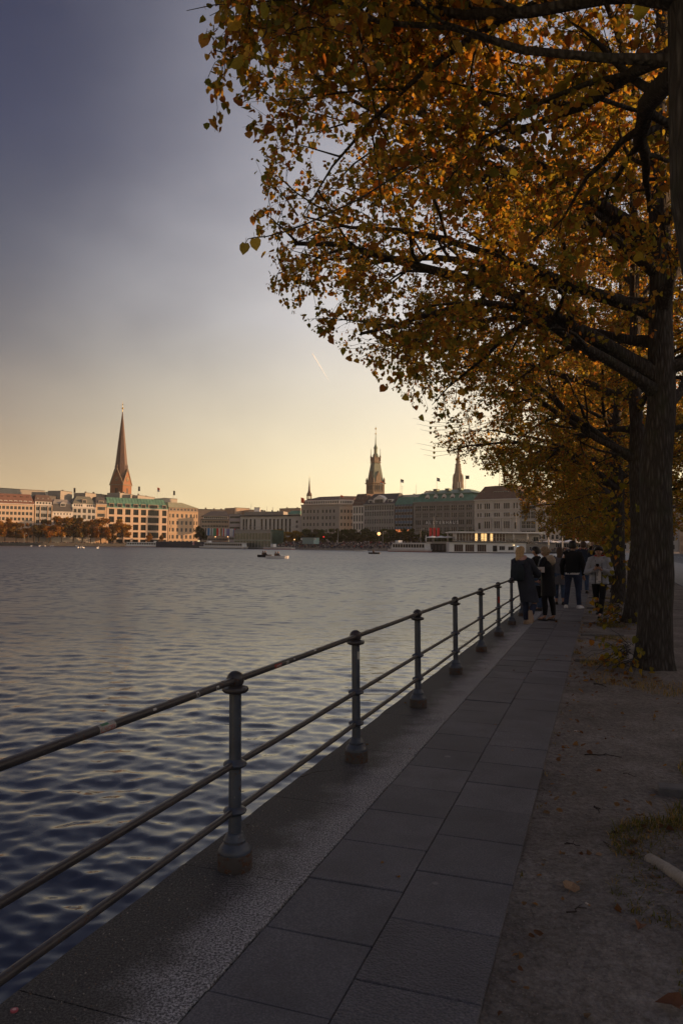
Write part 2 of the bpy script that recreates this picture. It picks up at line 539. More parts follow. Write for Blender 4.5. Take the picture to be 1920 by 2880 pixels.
def build_ground():
    # lake: one fan-shaped sheet, fine near the quay, coarse far off, with real waves
    th = np.radians(np.concatenate([np.linspace(-100, -36, 24)[:-1], np.linspace(-36, 29, 300), np.linspace(29, 70, 12)[1:]]))
    r = np.concatenate([1.2 * np.exp(np.linspace(0, math.log(420 / 1.2), 1240)), np.geomspace(430, 3000, 24)])
    rr, tt = np.meshgrid(r, th, indexing='ij')
    x, y = rr * np.sin(tt), rr * np.cos(tt)
    z = np.zeros_like(x)
    cell = rr * (r[1] / r[0] - 1) * 1.05 + np.where((tt < R(-36)) | (tt > R(29)) | (rr > 420), 9.0, 0.0)
    gx, gy = np.zeros_like(x), np.zeros_like(x)
    wr = np.random.default_rng(21)
    main = R(-97)                                    # travelling direction of the wind waves
    nW = 110
    lam = 0.13 * (0.85 / 0.13) ** wr.random(nW)
    for L in lam:
        a = main + wr.normal(0, 0.72) + R(20) * math.sin(L * 5)
        k = 2 * math.pi / L
        s = 0.0170 if L < .35 else 0.0138
        A = s / k
        fade = np.clip((L / cell - 2.5) / 3.0, 0, 1)
        ph = k * (x * math.cos(a) + y * math.sin(a)) + wr.random() * 6.283
        z += A * np.sin(ph) * fade
        gx += A * 0.8 * np.cos(ph) * math.cos(a) * fade
        gy += A * 0.8 * np.cos(ph) * math.sin(a) * fade
    patch = 0.85 + 0.35 * np.sin(x * 0.21 + 1.3 * np.sin(y * 0.13)) * np.sin(y * 0.17 + 0.7 + 1.1 * np.sin(x * 0.11))
    v = np.stack([x + gx * patch, y + gy * patch, WATER_Z + z * patch], -1).reshape(-1, 3)
    nr, nt = x.shape
    i = np.arange(nr - 1)[:, None] * nt + np.arange(nt - 1)[None]
    q = np.stack([i, i + nt, i + nt + 1, i + 1], -1).reshape(-1, 4)[:, ::-1]
    me = bpy.data.meshes.new("lake")
    me.vertices.add(len(v)); me.vertices.foreach_set('co', v.ravel().astype(np.float32))
    me.loops.add(q.size); me.loops.foreach_set('vertex_index', q.ravel().astype(np.int32))
    me.polygons.add(len(q)); me.polygons.foreach_set('loop_start', np.arange(0, q.size, 4, dtype=np.int32))
    me.polygons.foreach_set('use_smooth', np.ones(len(q), bool))
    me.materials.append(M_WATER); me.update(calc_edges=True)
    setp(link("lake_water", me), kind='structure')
    # land: one polygon with the lake left out
    inner = [(p.x, p.y) for p in shore]
    a = UN(-40, -2.04); near = [(a.x, a.y)]
    far = [(UN(-40, 900).x, UN(-40, 900).y), (9000, 2000), (9000, 16000), (-9000, 16000), (-9000, inner[0][1] - 250)]
    poly = near + far + inner
    b = MB()
    n = len(poly)
    b.add([(p[0], p[1], -0.16) for p in poly], [tuple(range(n))], 0)
    ring = inner + near
    for p, q_ in zip(ring[:-1], ring[1:]):
        b.quad((p[0], p[1], -0.16), (q_[0], q_[1], -0.16), (q_[0], q_[1], -3), (p[0], p[1], -3), 1)
    setp(b.build("ground", [M_LAND, M_QWALL]), kind='structure')


build_ground()


def build_walk():
    # near soil strip between walk and tree row, gently uneven
    us = np.concatenate([np.arange(-2, 30, 0.11), np.arange(30, 300, 2.0)])
    ns = np.concatenate([np.arange(-0.418, 2.4, 0.11), np.arange(2.4, 3.45, 0.25)])
    b = MB(); vs = []
    for u in us:
        for n in ns:
            z = -0.012 + 0.018 * mnoise.noise((u * 0.9, n * 0.9, 3.1)) + 0.010 * mnoise.noise((u * 3.3, n * 3.3, 1.0))
            if n < -0.30: z = min(z, -0.006)
            for tu in (4.3, 10.96, 17.44, 23.4):
                d2 = (u - tu) ** 2 + (n - 0.7) ** 2
                z += 0.075 * math.exp(-d2 / 0.45)
            vs.append(UN(u, n, z))
    m = len(ns)
    b.add(vs, [(i * m + j, i * m + j + 1, (i + 1) * m + j + 1, (i + 1) * m + j) for i in range(len(us) - 1) for j in range(m - 1)])
    for i, f in enumerate(b.f): b.f[i] = f[::-1]
    setp(b.build("soil_strip", M_DIRT, smooth=True), kind='structure')
    # footpath: flagstones, each a part
    path = setp(link("path", MB().add([UN(-2, -1.40, -0.05), UN(-2, -0.415, -0.05), UN(310, -0.415, -0.05), UN(310, -1.40, -0.05)], [(0, 1, 2, 3)]).mesh("path_bed", M_DIRT)), kind='structure')
    def slab_mesh(name, m_):
        s = MB(); h = 0.2485; bv = 0.004
        rings = [[Vector((sx * (h - i), sy * (h - i), z)) for sx, sy in ((-1, -1), (1, -1), (1, 1), (-1, 1))] for i, z in ((0, -0.045), (0, -bv), (bv, 0.0))]
        s.loft(rings)
        return s.mesh(name, m_)
    plain, washed = slab_mesh("slab", M_SLAB), slab_mesh("slab_washed", M_SLABR)
    far = MB()
    for c_, n0, off in ((0, -1.157, 0.0), (1, -0.663, 0.26)):
        for k in range(0, 590):
            u = 1.26 + off + 0.513 * k
            if c_ == 1 and False: continue
            if k < 62:
                jit = 0.004 if u < 8 else 0.008
                dz = random.gauss(0, 0.0022) - (0.0 if u < 9 else 0.002)
                msh = washed if (c_ == 1 and 1.4 < u < 3.35) else plain
                o = link("slab", msh, path, UN(u, n0, dz), (random.gauss(0, 0.0035), random.gauss(0, 0.0035), UANG + random.gauss(0, 0.003)), (1.018, 0.983, 1))
            else:
                p = UN(u, n0, random.gauss(0, 0.003) - 0.02)
                far.box((p.x, p.y, p.z), (0.508, 0.492, 0.04), 0, UANG)
    o = far.build("distant_slabs", M_SLAB, path, origin=(0, 0, 0)); o['kind'] = 'stuff'
    # quay edging stones
    quay = setp(link("quay_edge", MB().quad(UN(-30, -2.05, -0.3), UN(-30, -1.45, -0.3), UN(310, -1.45, -0.3), UN(310, -2.05, -0.3)).mesh("quay_core", M_QWALL)), kind='structure')
    edges = [-0.40, 0.95, 2.30, 3.47, 4.60, 5.90, 7.22]
    while edges[-1] < 305: edges.append(edges[-1] + 1.35 + random.uniform(-.08, .08))
    for a, c_ in zip(edges[:-1], edges[1:]):
        s = MB(); g_ = 0.003; bv = 0.012
        n0, n1 = -2.08 + random.uniform(-.004, .004), -1.410
        segs = 9 if a < 12 else 2
        rows = []
        for n, z in ((n0, -0.34), (n0, -bv), (n0 + bv, 0.0), (n1 - 0.004, 0.0), (n1, -0.004), (n1, -0.34)):
            row = []
            for i in range(segs + 1):
                u = a + g_ + (c_ - a - 2 * g_) * i / segs
                w = 0.0
                if n <= n0 + bv: w = 0.010 * mnoise.noise((u * 2.1, 7.0, n))
                row.append(UN(u, n + w, z + (0.004 * mnoise.noise((u * 3, n * 3, 0)) if z > -0.1 else 0)))
            rows.append(row)
        k = segs + 1
        vs = [p for r_ in rows for p in r_]
        s.add(vs, [(i * k + j, i * k + j + 1, (i + 1) * k + j + 1, (i + 1) * k + j) for i in range(5) for j in range(segs)])
        s.add([r_[0] for r_ in rows], [tuple(range(6))]); s.add([r_[-1] for r_ in rows], [tuple(range(5, -1, -1))])
        for i, f in enumerate(s.f): s.f[i] = f[::-1]
        if len([1]) and a < 300:
            s.build("edging_stone", M_CAP, quay, origin=(0, 0, 0))
    # road-side pavement beyond the trees
    b = MB(); b.add([UN(-30, 3.45, -0.01), UN(-30, 8.5, -0.01), UN(300, 8.5, -0.01), UN(300, 3.45, -0.01)], [(3, 2, 1, 0)])
    b.add([UN(-30, 3.45, -0.15), UN(-30, 3.45, -0.01), UN(300, 3.45, -0.01), UN(300, 3.45, -0.15)], [(0, 1, 2, 3)])
    b.add([UN(-30, 8.5, -0.01), UN(-30, 8.5, -0.15), UN(300, 8.5, -0.15), UN(300, 8.5, -0.01)], [(3, 2, 1, 0)])
    setp(b.build("pavement", M_SLAB), kind='structure')
    b = MB().add([UN(-30, 8.5, -0.15), UN(-30, 21, -0.15), UN(300, 21, -0.15), UN(300, 8.5, -0.15)], [(3, 2, 1, 0)])
    setp(b.build("road", M_ASPH), kind='structure')
    b = MB()
    for k in range(40):
        u = 2 + 7.2 * k
        b.add([UN(u, 14.7, -0.146), UN(u, 14.82, -0.146), UN(u + 3, 14.82, -0.146), UN(u + 3, 14.7, -0.146)], [(3, 2, 1, 0)])
    setp(b.build("road_marking", mat("road_paint", (.7, .7, .68), 0.7)), kind='structure')


build_walk()


# ------------------------------------------------------------------ railing
def build_railing():
    us = [1.42, 3.527, 5.565, 7.641, 9.781, 12.003, 14.167, 16.338]
    while us[-1] < 200: us.append(us[-1] + 2.16)
    N0 = -1.80
    root = thing("railing", UN(us[1], N0), "dark painted iron railing with ball-topped posts along the quay edge", "railing")
    base = root.location.copy()
    H3 = (0.966, 0.532, 0.292)
    lean = Matrix.Rotation(0, 4, 'X')
    post = MB()
    post.lathe([(.0345, .16), (.0335, .269), (.042, .275), (.056, .281), (.062, .292), (.056, .303), (.042, .309), (.033, .315),
                (.0325, .508), (.042, .515), (.057, .521), (.063, .532), (.057, .543), (.040, .550), (.032, .558), (.0315, .905)], sides=20)
    ped_b = MB().lathe([(.089, -0.01), (.090, .078), (.086, .083)], sides=24)
    ped_t = MB().lathe([(.084, .080), (.086, .094), (.080, .106), (.066, .124), (.058, .132), (.058, .140), (.060, .146), (.056, .152), (.048, .168), (.044, .178), (.036, .184)], sides=24)
    cap = MB().lathe([(.030, .895), (.058, .902), (.069, .912), (.0705, .921), (.066, .929), (.046, .934), (.030, .940), (.030, .946)], sides=22)
    cap.ball((0, 0, .968), 0.047, 20, 12)
    me = [(n, b.mesh(n, m_, (0, 0, 0), True, 40)) for n, b, m_ in (("post", post, M_IRON), ("pedestal", ped_b, M_RUST), ("pedestal_moulding", ped_t, M_IRON), ("ball_cap", cap, M_RAIL))]
    tilt = 0.012
    for i, u in enumerate(us):
        p = UN(u, N0) - base
        p0 = link("post", me[0][1], root, p, (tilt * UD.x, tilt * UD.y, UANG))
        p0.rotation_euler = (Matrix.Rotation(-tilt + random.gauss(0, .002), 3, UD) @ Matrix.Rotation(random.random() * 6, 3, 'Z')).to_euler()
        for n, m_ in me[1:]:
            link(n, m_, p0)
    # rails, one length per bay
    ext = [us[0] - 2.1] + us
    for a, b_ in zip(ext[:-1], ext[1:]):
        if a > 100: break
        for h, r in zip(H3, (.0185, .0175, .0175)):
            off = -tilt * h
            pts = []
            sag = random.uniform(0, .004)
            for k in range(5):
                f = k / 4
                pts.append(UN(a + (b_ - a) * f, N0 + off + random.gauss(0, .0006), h - sag * math.sin(f * math.pi)))
            MB().tube(pts, r, 12, cap=False).build("rail", M_RAIL, root, smooth=True)
    # stickers on the first rails
    def wrap(name, u0, u1, a0, a1, m_, h=H3[0], r=.0190, label=None, text=None, tm=None, poly=None):
        off = N0 - tilt * h
        def P(u, a, rr):
            return UN(u, off + rr * math.cos(a), h + rr * math.sin(a))
        s = MB(); K = 8
        vs = [P(u, a0 + (a1 - a0) * k / K, r) for u in (u0, u1) for k in range(K + 1)]
        s.add(vs, [(k, k + K + 1, k + K + 2, k + 1) for k in range(K)])
        o = s.build(name, m_, root)
        if label: o['label'] = label
        if text:
            cu = bpy.data.curves.new("t", 'FONT'); cu.body = text; cu.resolution_u = 2
            to = bpy.data.objects.new("t", cu); COL.objects.link(to)
            bpy.context.view_layer.update()
            tme = bpy.data.meshes.new_from_object(to.evaluated_get(bpy.context.evaluated_depsgraph_get()))
            bpy.data.objects.remove(to)
            xs = [v.co.x for v in tme.vertices]; ys = [v.co.y for v in tme.vertices]
            x0, x1, y0, y1 = min(xs), max(xs), min(ys), max(ys)
            for v in tme.vertices:
                fx, fy = (v.co.x - x0) / (x1 - x0), (v.co.y - y0) / (y1 - y0)
                u = u0 + (u1 - u0) * (.06 + .88 * fx)
                aa = a0 + (a1 - a0) * (.18 + .42 * fy)
                v.co = P(u, aa, r + .0006) - base
            tme.materials.clear(); tme.materials.append(tm)
            link("lettering", tme, o, (0, 0, 0))
        return o
    paper = mat("sticker_paper", (.34, .33, .30), 0.5, var=.25, vscale=60)
    redp = mat("sticker_red", (.32, .035, .03), 0.5, var=.3, vscale=60)
    grn = mat("sticker_green", (.05, .17, .09), 0.5, var=.3, vscale=60)
    redt = mat("print_red", (.42, .03, .03), 0.5)
    whi = mat("print_white", (.55, .55, .52), 0.5)
    dark = mat("print_dark", (.03, .03, .03), 0.5)
    A0, A1 = R(-55), R(75)
    wrap("sticker", 2.385, 2.485, A0, A1, paper, text="KLIMASTREIK", tm=redt, label="pale sticker with red capitals and a green band")
    wrap("sticker_band", 2.40, 2.445, R(45), R(82), grn, r=.0196)
    wrap("sticker", 3.10, 3.125, R(-30), R(50), whi, label="small white round badge scraped at the edges")
    wrap("sticker_print", 3.106, 3.119, R(-10), R(30), dark, r=.0195)
    wrap("sticker", 3.29, 3.315, R(-35), R(30), whi, label="small white scribbled tag")
    wrap("sticker_print", 3.296, 3.31, R(-25), R(5), dark, r=.0195)
    wrap("sticker", 3.985, 4.085, R(-40), R(35), redp, label="red sticker with a pale outlined box")
    wrap("sticker_print", 4.01, 4.075, R(-18), R(-8), whi, r=.0195)
    wrap("sticker_print", 4.01, 4.075, R(2), R(12), whi, r=.0195)
    wrap("sticker", 4.155, 4.19, R(-30), R(25), whi, label="white torn tag")
    wrap("sticker_print", 4.16, 4.172, R(-10), R(15), dark, r=.0195)
    wrap("sticker", 4.27, 4.29, R(0), R(30), whi)
    wrap("sticker", 4.62, 4.66, R(20), R(60), whi)
    wrap("sticker", 2.74, 2.765, R(5), R(38), whi)
    # tags on posts
    def post_tag(i, z0, z1, a0, a1, m_, label):
        s = MB(); K = 5; r = .0328
        c = UN(us[i], N0)
        vs = []
        for z in (z0, z1):
            cc = c - ND * (tilt * z)
            for k in range(K + 1):
                a = a0 + (a1 - a0) * k / K
                vs.append(cc + Vector((r * math.cos(a), r * math.sin(a), z)))
        s.add(vs, [(k, k + 1, k + K + 2, k + K + 1) for k in range(K)])
        o = s.build("sticker", m_, root); o['label'] = label
    post_tag(2, .79, .85, R(-75), R(-38), whi, "white paper tag on the second post")
    post_tag(6, .62, .74, R(-120), R(-40), redp, "red sticker on a post")


build_railing()

# ================================================================== THE FAR SHORE: BUILDINGS
M_GLASS = mat("dark_glass", (.012, .017, .022), 0.15, 0, 0.4, 0.4, spec=0.28)
M_FRAMEW = mat("window_frame_pale", (.50, .47, .43), 0.6)
M_FRAMED = mat("window_frame_dark", (.07, .06, .055), 0.6)
M_CREAM = mat("facade_cream", (.66, .49, .36), 0.85, 0, 0.06, 0.15)
M_SAND = mat("facade_sandstone", (.60, .42, .27), 0.85, 0, 0.08, 0.2)
M_SANDG = mat("facade_greybrown", (.40, .355, .315), 0.85, 0, 0.10, 0.2)
M_WHITEF = mat("facade_white", (.74, .68, .62), 0.85, 0, 0.06, 0.2)
M_BROWNF = mat("facade_brown", (.38, .29, .22), 0.85, 0, 0.12, 0.2)
M_GREYF = mat("facade_grey", (.40, .385, .37), 0.85, 0, 0.10, 0.25)
M_DKGREY = mat("facade_dark_stone", (.27, .255, .24), 0.85, 0, 0.14, 0.3)
M_BUFF = mat("facade_buff", (.57, .53, .485), 0.85, 0, 0.10, 0.2)
M_RTILE = mat("roof_red_tile", (.20, .10, .075), 0.85, 0, 0.15, 0.4)
M_RBROWN = mat("roof_brown", (.15, .095, .075), 0.85, 0, 0.15, 0.4)
M_RDARK = mat("roof_slate", (.085, .08, .08), 0.75, 0, 0.15, 0.4)
M_RGREY = mat("roof_grey_metal", (.30, .27, .235), 0.6, 0, 0.10, 0.4)
M_COPPER = mat("roof_green_copper", (.115, .25, .185), 0.65, 0, 0.22, 0.35)
M_COPPERB = mat("spire_brown_copper", (.115, .065, .046), 0.6, 0, 0.2, 0.3)
M_BRICK = mat("tower_brick", (.27, .125, .065), 0.85, 0, 0.15, 0.5)
M_TSTONE = mat("tower_sandstone", (.23, .175, .125), 0.85, 0, 0.2, 0.4)
M_GOLD = mat("gilding", (.75, .52, .16), 0.3, 0.9)
M_LITW = mat("lit_window", (.8, .35, .12), 0.5, emit=(1.0, .26, .07, 0.55))
M_LITY = mat("lit_room", (.8, .5, .25), 0.5, emit=(1.0, .62, .24, 0.75))
M_BLUEP = mat("blue_panel", (.13, .20, .30), 0.5, 0, 0.15, 1.0)
M_WHITE = mat("white_paint", (.78, .76, .73), 0.55, 0, 0.05, 0.5)
M_RED = mat("red_cloth", (.55, .03, .035), 0.7)
M_BLACK = mat("black_paint", (.02, .02, .022), 0.5)
M_METAL = mat("grey_metal", (.32, .31, .30), 0.45, 0.3)
M_CANVAS = mat("cream_canvas", (.62, .58, .52), 0.8)

WIN = {}


def win_mesh(w, h, frame, pane, nx=2, ny=1, arch=False):
    key = (round(w, 2), round(h, 2), frame.name, pane.name, nx, ny, arch)
    if key in WIN: return WIN[key]
    b = MB(); fw = max(.09, min(.16, w * .08)); d = .06
    top = h
    if arch:
        r = w / 2; zc = h - r
        rim = [(-r, 0), (r, 0)] + [(r * math.cos(a), zc + r * math.sin(a)) for a in np.linspace(0, math.pi, 9)]
        b.add([(x, 0, z) for x, z in rim], [tuple(range(len(rim)))], 1)
        for p, q in zip(rim, rim[1:] + rim[:1]):
            b.bar((p[0], -d / 2, p[1]), (q[0], -d / 2, q[1]), d, fw, 0)
        b.box((0, -d / 2, zc * .5), (fw * .7, d, zc), 0)
        b.box((0, -d / 2, zc), (w, d, fw * .7), 0)
    else:
        b.quad((-w / 2, 0, 0), (w / 2, 0, 0), (w / 2, 0, h), (-w / 2, 0, h), 1)
        for x in [-w / 2 + fw / 2 + (w - fw) * i / nx for i in range(nx + 1)]:
            b.box((x, -d / 2, h / 2), (fw * (1 if abs(abs(x) - w / 2) < fw else .6), d, h), 0)
        for z in [fw / 2 + (h - fw) * i / ny for i in range(ny + 1)]:
            b.box((0, -d / 2 - .004, z), (w - .01, d, fw), 0)
    WIN[key] = b.mesh("window", [frame, pane])
    return WIN[key]


def facade(root, A, B, z0, z1, wins, wall_m, thick=0.32, name="wall", frame=M_FRAMEW, pane=M_GLASS, backing=True):
    """wall from A to B (xy) seen from the camera's side; wins: (x, z, w, h[, opts]) holes with x along A->B from A, z absolute bottom"""
    A, B = Vector((A.x, A.y, 0)), Vector((B.x, B.y, 0))
    d = (B - A); W = d.length; d.normalize()
    nrm = Vector((d.y, -d.x, 0))                      # outward: A left, B right as seen from outside
    org = root.matrix_basis.translation
    def P(x, z, o=0.0):
        return A + d * x + nrm * o + Vector((0, 0, z))
    xs = sorted({0.0, W} | {round(w[0] - w[2] / 2, 3) for w in wins} | {round(w[0] + w[2] / 2, 3) for w in wins})
    zs = sorted({z0, z1} | {round(w[1], 3) for w in wins} | {round(w[1] + w[3], 3) for w in wins})
    xs = [x for x in xs if -1e-6 <= x <= W + 1e-6]
    b = MB()
    holes = [(w[0] - w[2] / 2, w[0] + w[2] / 2, w[1], w[1] + w[3]) for w in wins]
    for zi in range(len(zs) - 1):
        zc = (zs[zi] + zs[zi + 1]) / 2
        row = [h for h in holes if h[2] < zc < h[3]]
        run = None
        for xi in range(len(xs) - 1):
            xc = (xs[xi] + xs[xi + 1]) / 2
            op = any(h[0] < xc < h[1] for h in row)
            if op:
                if run is not None:
                    b.quad(P(run, zs[zi]), P(xs[xi], zs[zi]), P(xs[xi], zs[zi + 1]), P(run, zs[zi + 1])); run = None
            elif run is None:
                run = xs[xi]
        if run is not None:
            b.quad(P(run, zs[zi]), P(W, zs[zi]), P(W, zs[zi + 1]), P(run, zs[zi + 1]))
    for h in holes:
        a, c, e, f = h
        t = -thick
        b.quad(P(a, e, t), P(a, e), P(a, f), P(a, f, t)); b.quad(P(c, e), P(c, e, t), P(c, f, t), P(c, f))
        b.quad(P(a, e, t), P(c, e, t), P(c, e), P(a, e)); b.quad(P(a, f), P(c, f), P(c, f, t), P(a, f, t))
    wall = b.build(name, wall_m, root)
    ang = math.atan2(d.y, d.x)
    for w in wins:
        o = w[4] if len(w) > 4 else {}
        me = win_mesh(w[2], w[3], o.get('frame', frame), o.get('pane', pane), o.get('nx', 2), o.get('ny', 1), o.get('arch', False))
        link("window", me, root, P(w[0], w[1], -thick + .08) - org, (0, 0, ang))
    return P, W


def rows(xs, zs, w, h, **o):
    return [(x, z, w, h, o) for z in zs for x in xs]


def spread(x0, x1, n):
    """n positions centred in equal bays"""
    return [x0 + (x1 - x0) * (i + .5) / n for i in range(n)]


def shell(root, A, B, depth, z0, z1, m_, left=True, right=True, name="side_wall"):
    """side and rear walls of a block whose front runs A->B"""
    A, B = Vector((A.x, A.y, 0)), Vector((B.x, B.y, 0))
    d = (B - A).normalized(); inn = Vector((-d.y, d.x, 0)) * depth
    U = Vector((0, 0, 1))
    b = MB()
    C, D = B + inn, A + inn
    if right: b.quad(B + U * z0, C + U * z0, C + U * z1, B + U * z1)
    if left: b.quad(D + U * z0, A + U * z0, A + U * z1, D + U * z1)
    b.quad(C + U * z0, D + U * z0, D + U * z1, C + U * z1)
    b.quad(A + U * (z1 - .02), B + U * (z1 - .02), C + U * (z1 - .02), D + U * (z1 - .02))
    b.build(name, m_, root)
    return inn


def hip(root, A, B, depth, z0, z1, m_, front=4.0, side=3.0, over=.5, name="roof", rear=None, top=True):
    """mansard or hipped roof block over front A->B"""
    A, B = Vector((A.x, A.y, 0)), Vector((B.x, B.y, 0))
    d = (B - A).normalized(); q = Vector((-d.y, d.x, 0))
    sl, sr = (side if isinstance(side, tuple) else (side, side))
    rear = front if rear is None else rear
    lo = [A - d * over - q * over, B + d * over - q * over, B + d * over + q * (depth + over), A - d * over + q * (depth + over)]
    hi = [A + d * sl + q * front, B - d * sr + q * front, B - d * sr + q * (depth - rear), A + d * sl + q * (depth - rear)]
    b = MB()
    b.prism([(p.x, p.y) for p in lo], z0, z1, 0, zt=[(p.x, p.y) for p in hi])
    return b.build(name, m_, root)


def onfront(A, B, x, off=0.0):
    A, B = Vector((A.x, A.y, 0)), Vector((B.x, B.y, 0))
    d = (B - A).normalized()
    return A + d * x + Vector((d.y, -d.x, 0)) * off


def ledge(root, A, B, z, h, out, m_, name="cornice", x0=0.0, x1=None):
    A, B = Vector((A.x, A.y, 0)), Vector((B.x, B.y, 0))
    d = (B - A).normalized(); W = (B - A).length
    x1 = W if x1 is None else x1
    p, q = A + d * (x0 - .05), A + d * (x1 + .05)
    n = Vector((d.y, -d.x, 0))
    b = MB()
    b.prism([(v.x, v.y) for v in (p + n * out, q + n * out, q - n * .02, p - n * .02)], z, z + h)
    return b.build(name, m_, root)


def dormer(root, A, B, x, z, w, h, m_, wall_m, off=-.6, depth=3.0, nx=2, gable=False, frame=M_FRAMEW):
    c = onfront(A, B, x, off)
    A2, B2 = Vector((A.x, A.y, 0)), Vector((B.x, B.y, 0))
    d = (B2 - A2).normalized(); q = Vector((-d.y, d.x, 0))
    b = MB()
    p = [c - d * w / 2, c + d * w / 2, c + d * w / 2 + q * depth, c - d * w / 2 + q * depth]
    b.prism([(v.x, v.y) for v in p], z, z + h, 0)
    if gable:
        vs = [p[0] + Vector((0, 0, z + h)), p[1] + Vector((0, 0, z + h)), p[2] + Vector((0, 0, z + h)), p[3] + Vector((0, 0, z + h)),
              c - q * .1 + Vector((0, 0, z + h * 1.6)), c + q * depth + Vector((0, 0, z + h * 1.6))]
        b.add(vs, [(0, 1, 4), (1, 2, 5, 4), (2, 3, 5), (3, 0, 4, 5)], 0)
    o = b.build("dormer", [wall_m], root)
    org = root.matrix_basis.translation
    link("dormer_window", win_mesh(w * .8, h * .75, frame, M_GLASS, nx), o, c - q * .03 + Vector((0, 0, z + h * .12)) - org, (0, 0, math.atan2(d.y, d.x)))
    return o


def block(name, label, line, pxL, pxR, yEave, cat="building", off=0.0, group=None):
    A, B = line.hit(pxL, off), line.hit(pxR, off)
    zL = zat((pxL + pxR) / 2, yEave, (A.y + B.y) / 2)
    root = thing(name, ((A + B) / 2).to_tuple(), label, cat, group)
    return root, A, B, (B - A).length, zL


def zz(A, B, px, py):
    return zat(px, py, (A.y + B.y) / 2)


def rear_block(px0, px1, y_top, Y, label, m_=M_RGREY, z0=8.0, depth=14, rot=0.0, cat="building", vent=0):
    p, q = at(px0, y_top, Y), at(px1, y_top, Y * (1 + rot))
    root = thing("rear_building", ((p.x + q.x) / 2, (p.y + q.y) / 2, 0), label, cat)
    b = MB()
    d = Vector((q.x - p.x, q.y - p.y, 0)).normalized(); n = Vector((-d.y, d.x, 0)) * depth
    a_, c_ = Vector((p.x, p.y, 0)), Vector((q.x, q.y, 0))
    b.prism([(v.x, v.y) for v in (a_, c_, c_ + n, a_ + n)], z0, p.z)
    b.build("wall", m_, root)
    ledge(root, a_, c_, p.z, .35, .25, M_RDARK, "parapet")
    L = (c_ - a_).length
    for k in range(vent):
        c = onfront(a_, c_, L * (k + .5) / vent + random.uniform(-1, 1), -4)
        MB().prism([(c.x - .7, c.y - .7), (c.x + .7, c.y - .7), (c.x + .7, c.y + .7), (c.x - .7, c.y + .7)], p.z + .01, p.z + random.uniform(.8, 2.2)).build("chimney", m_, root)
    return root


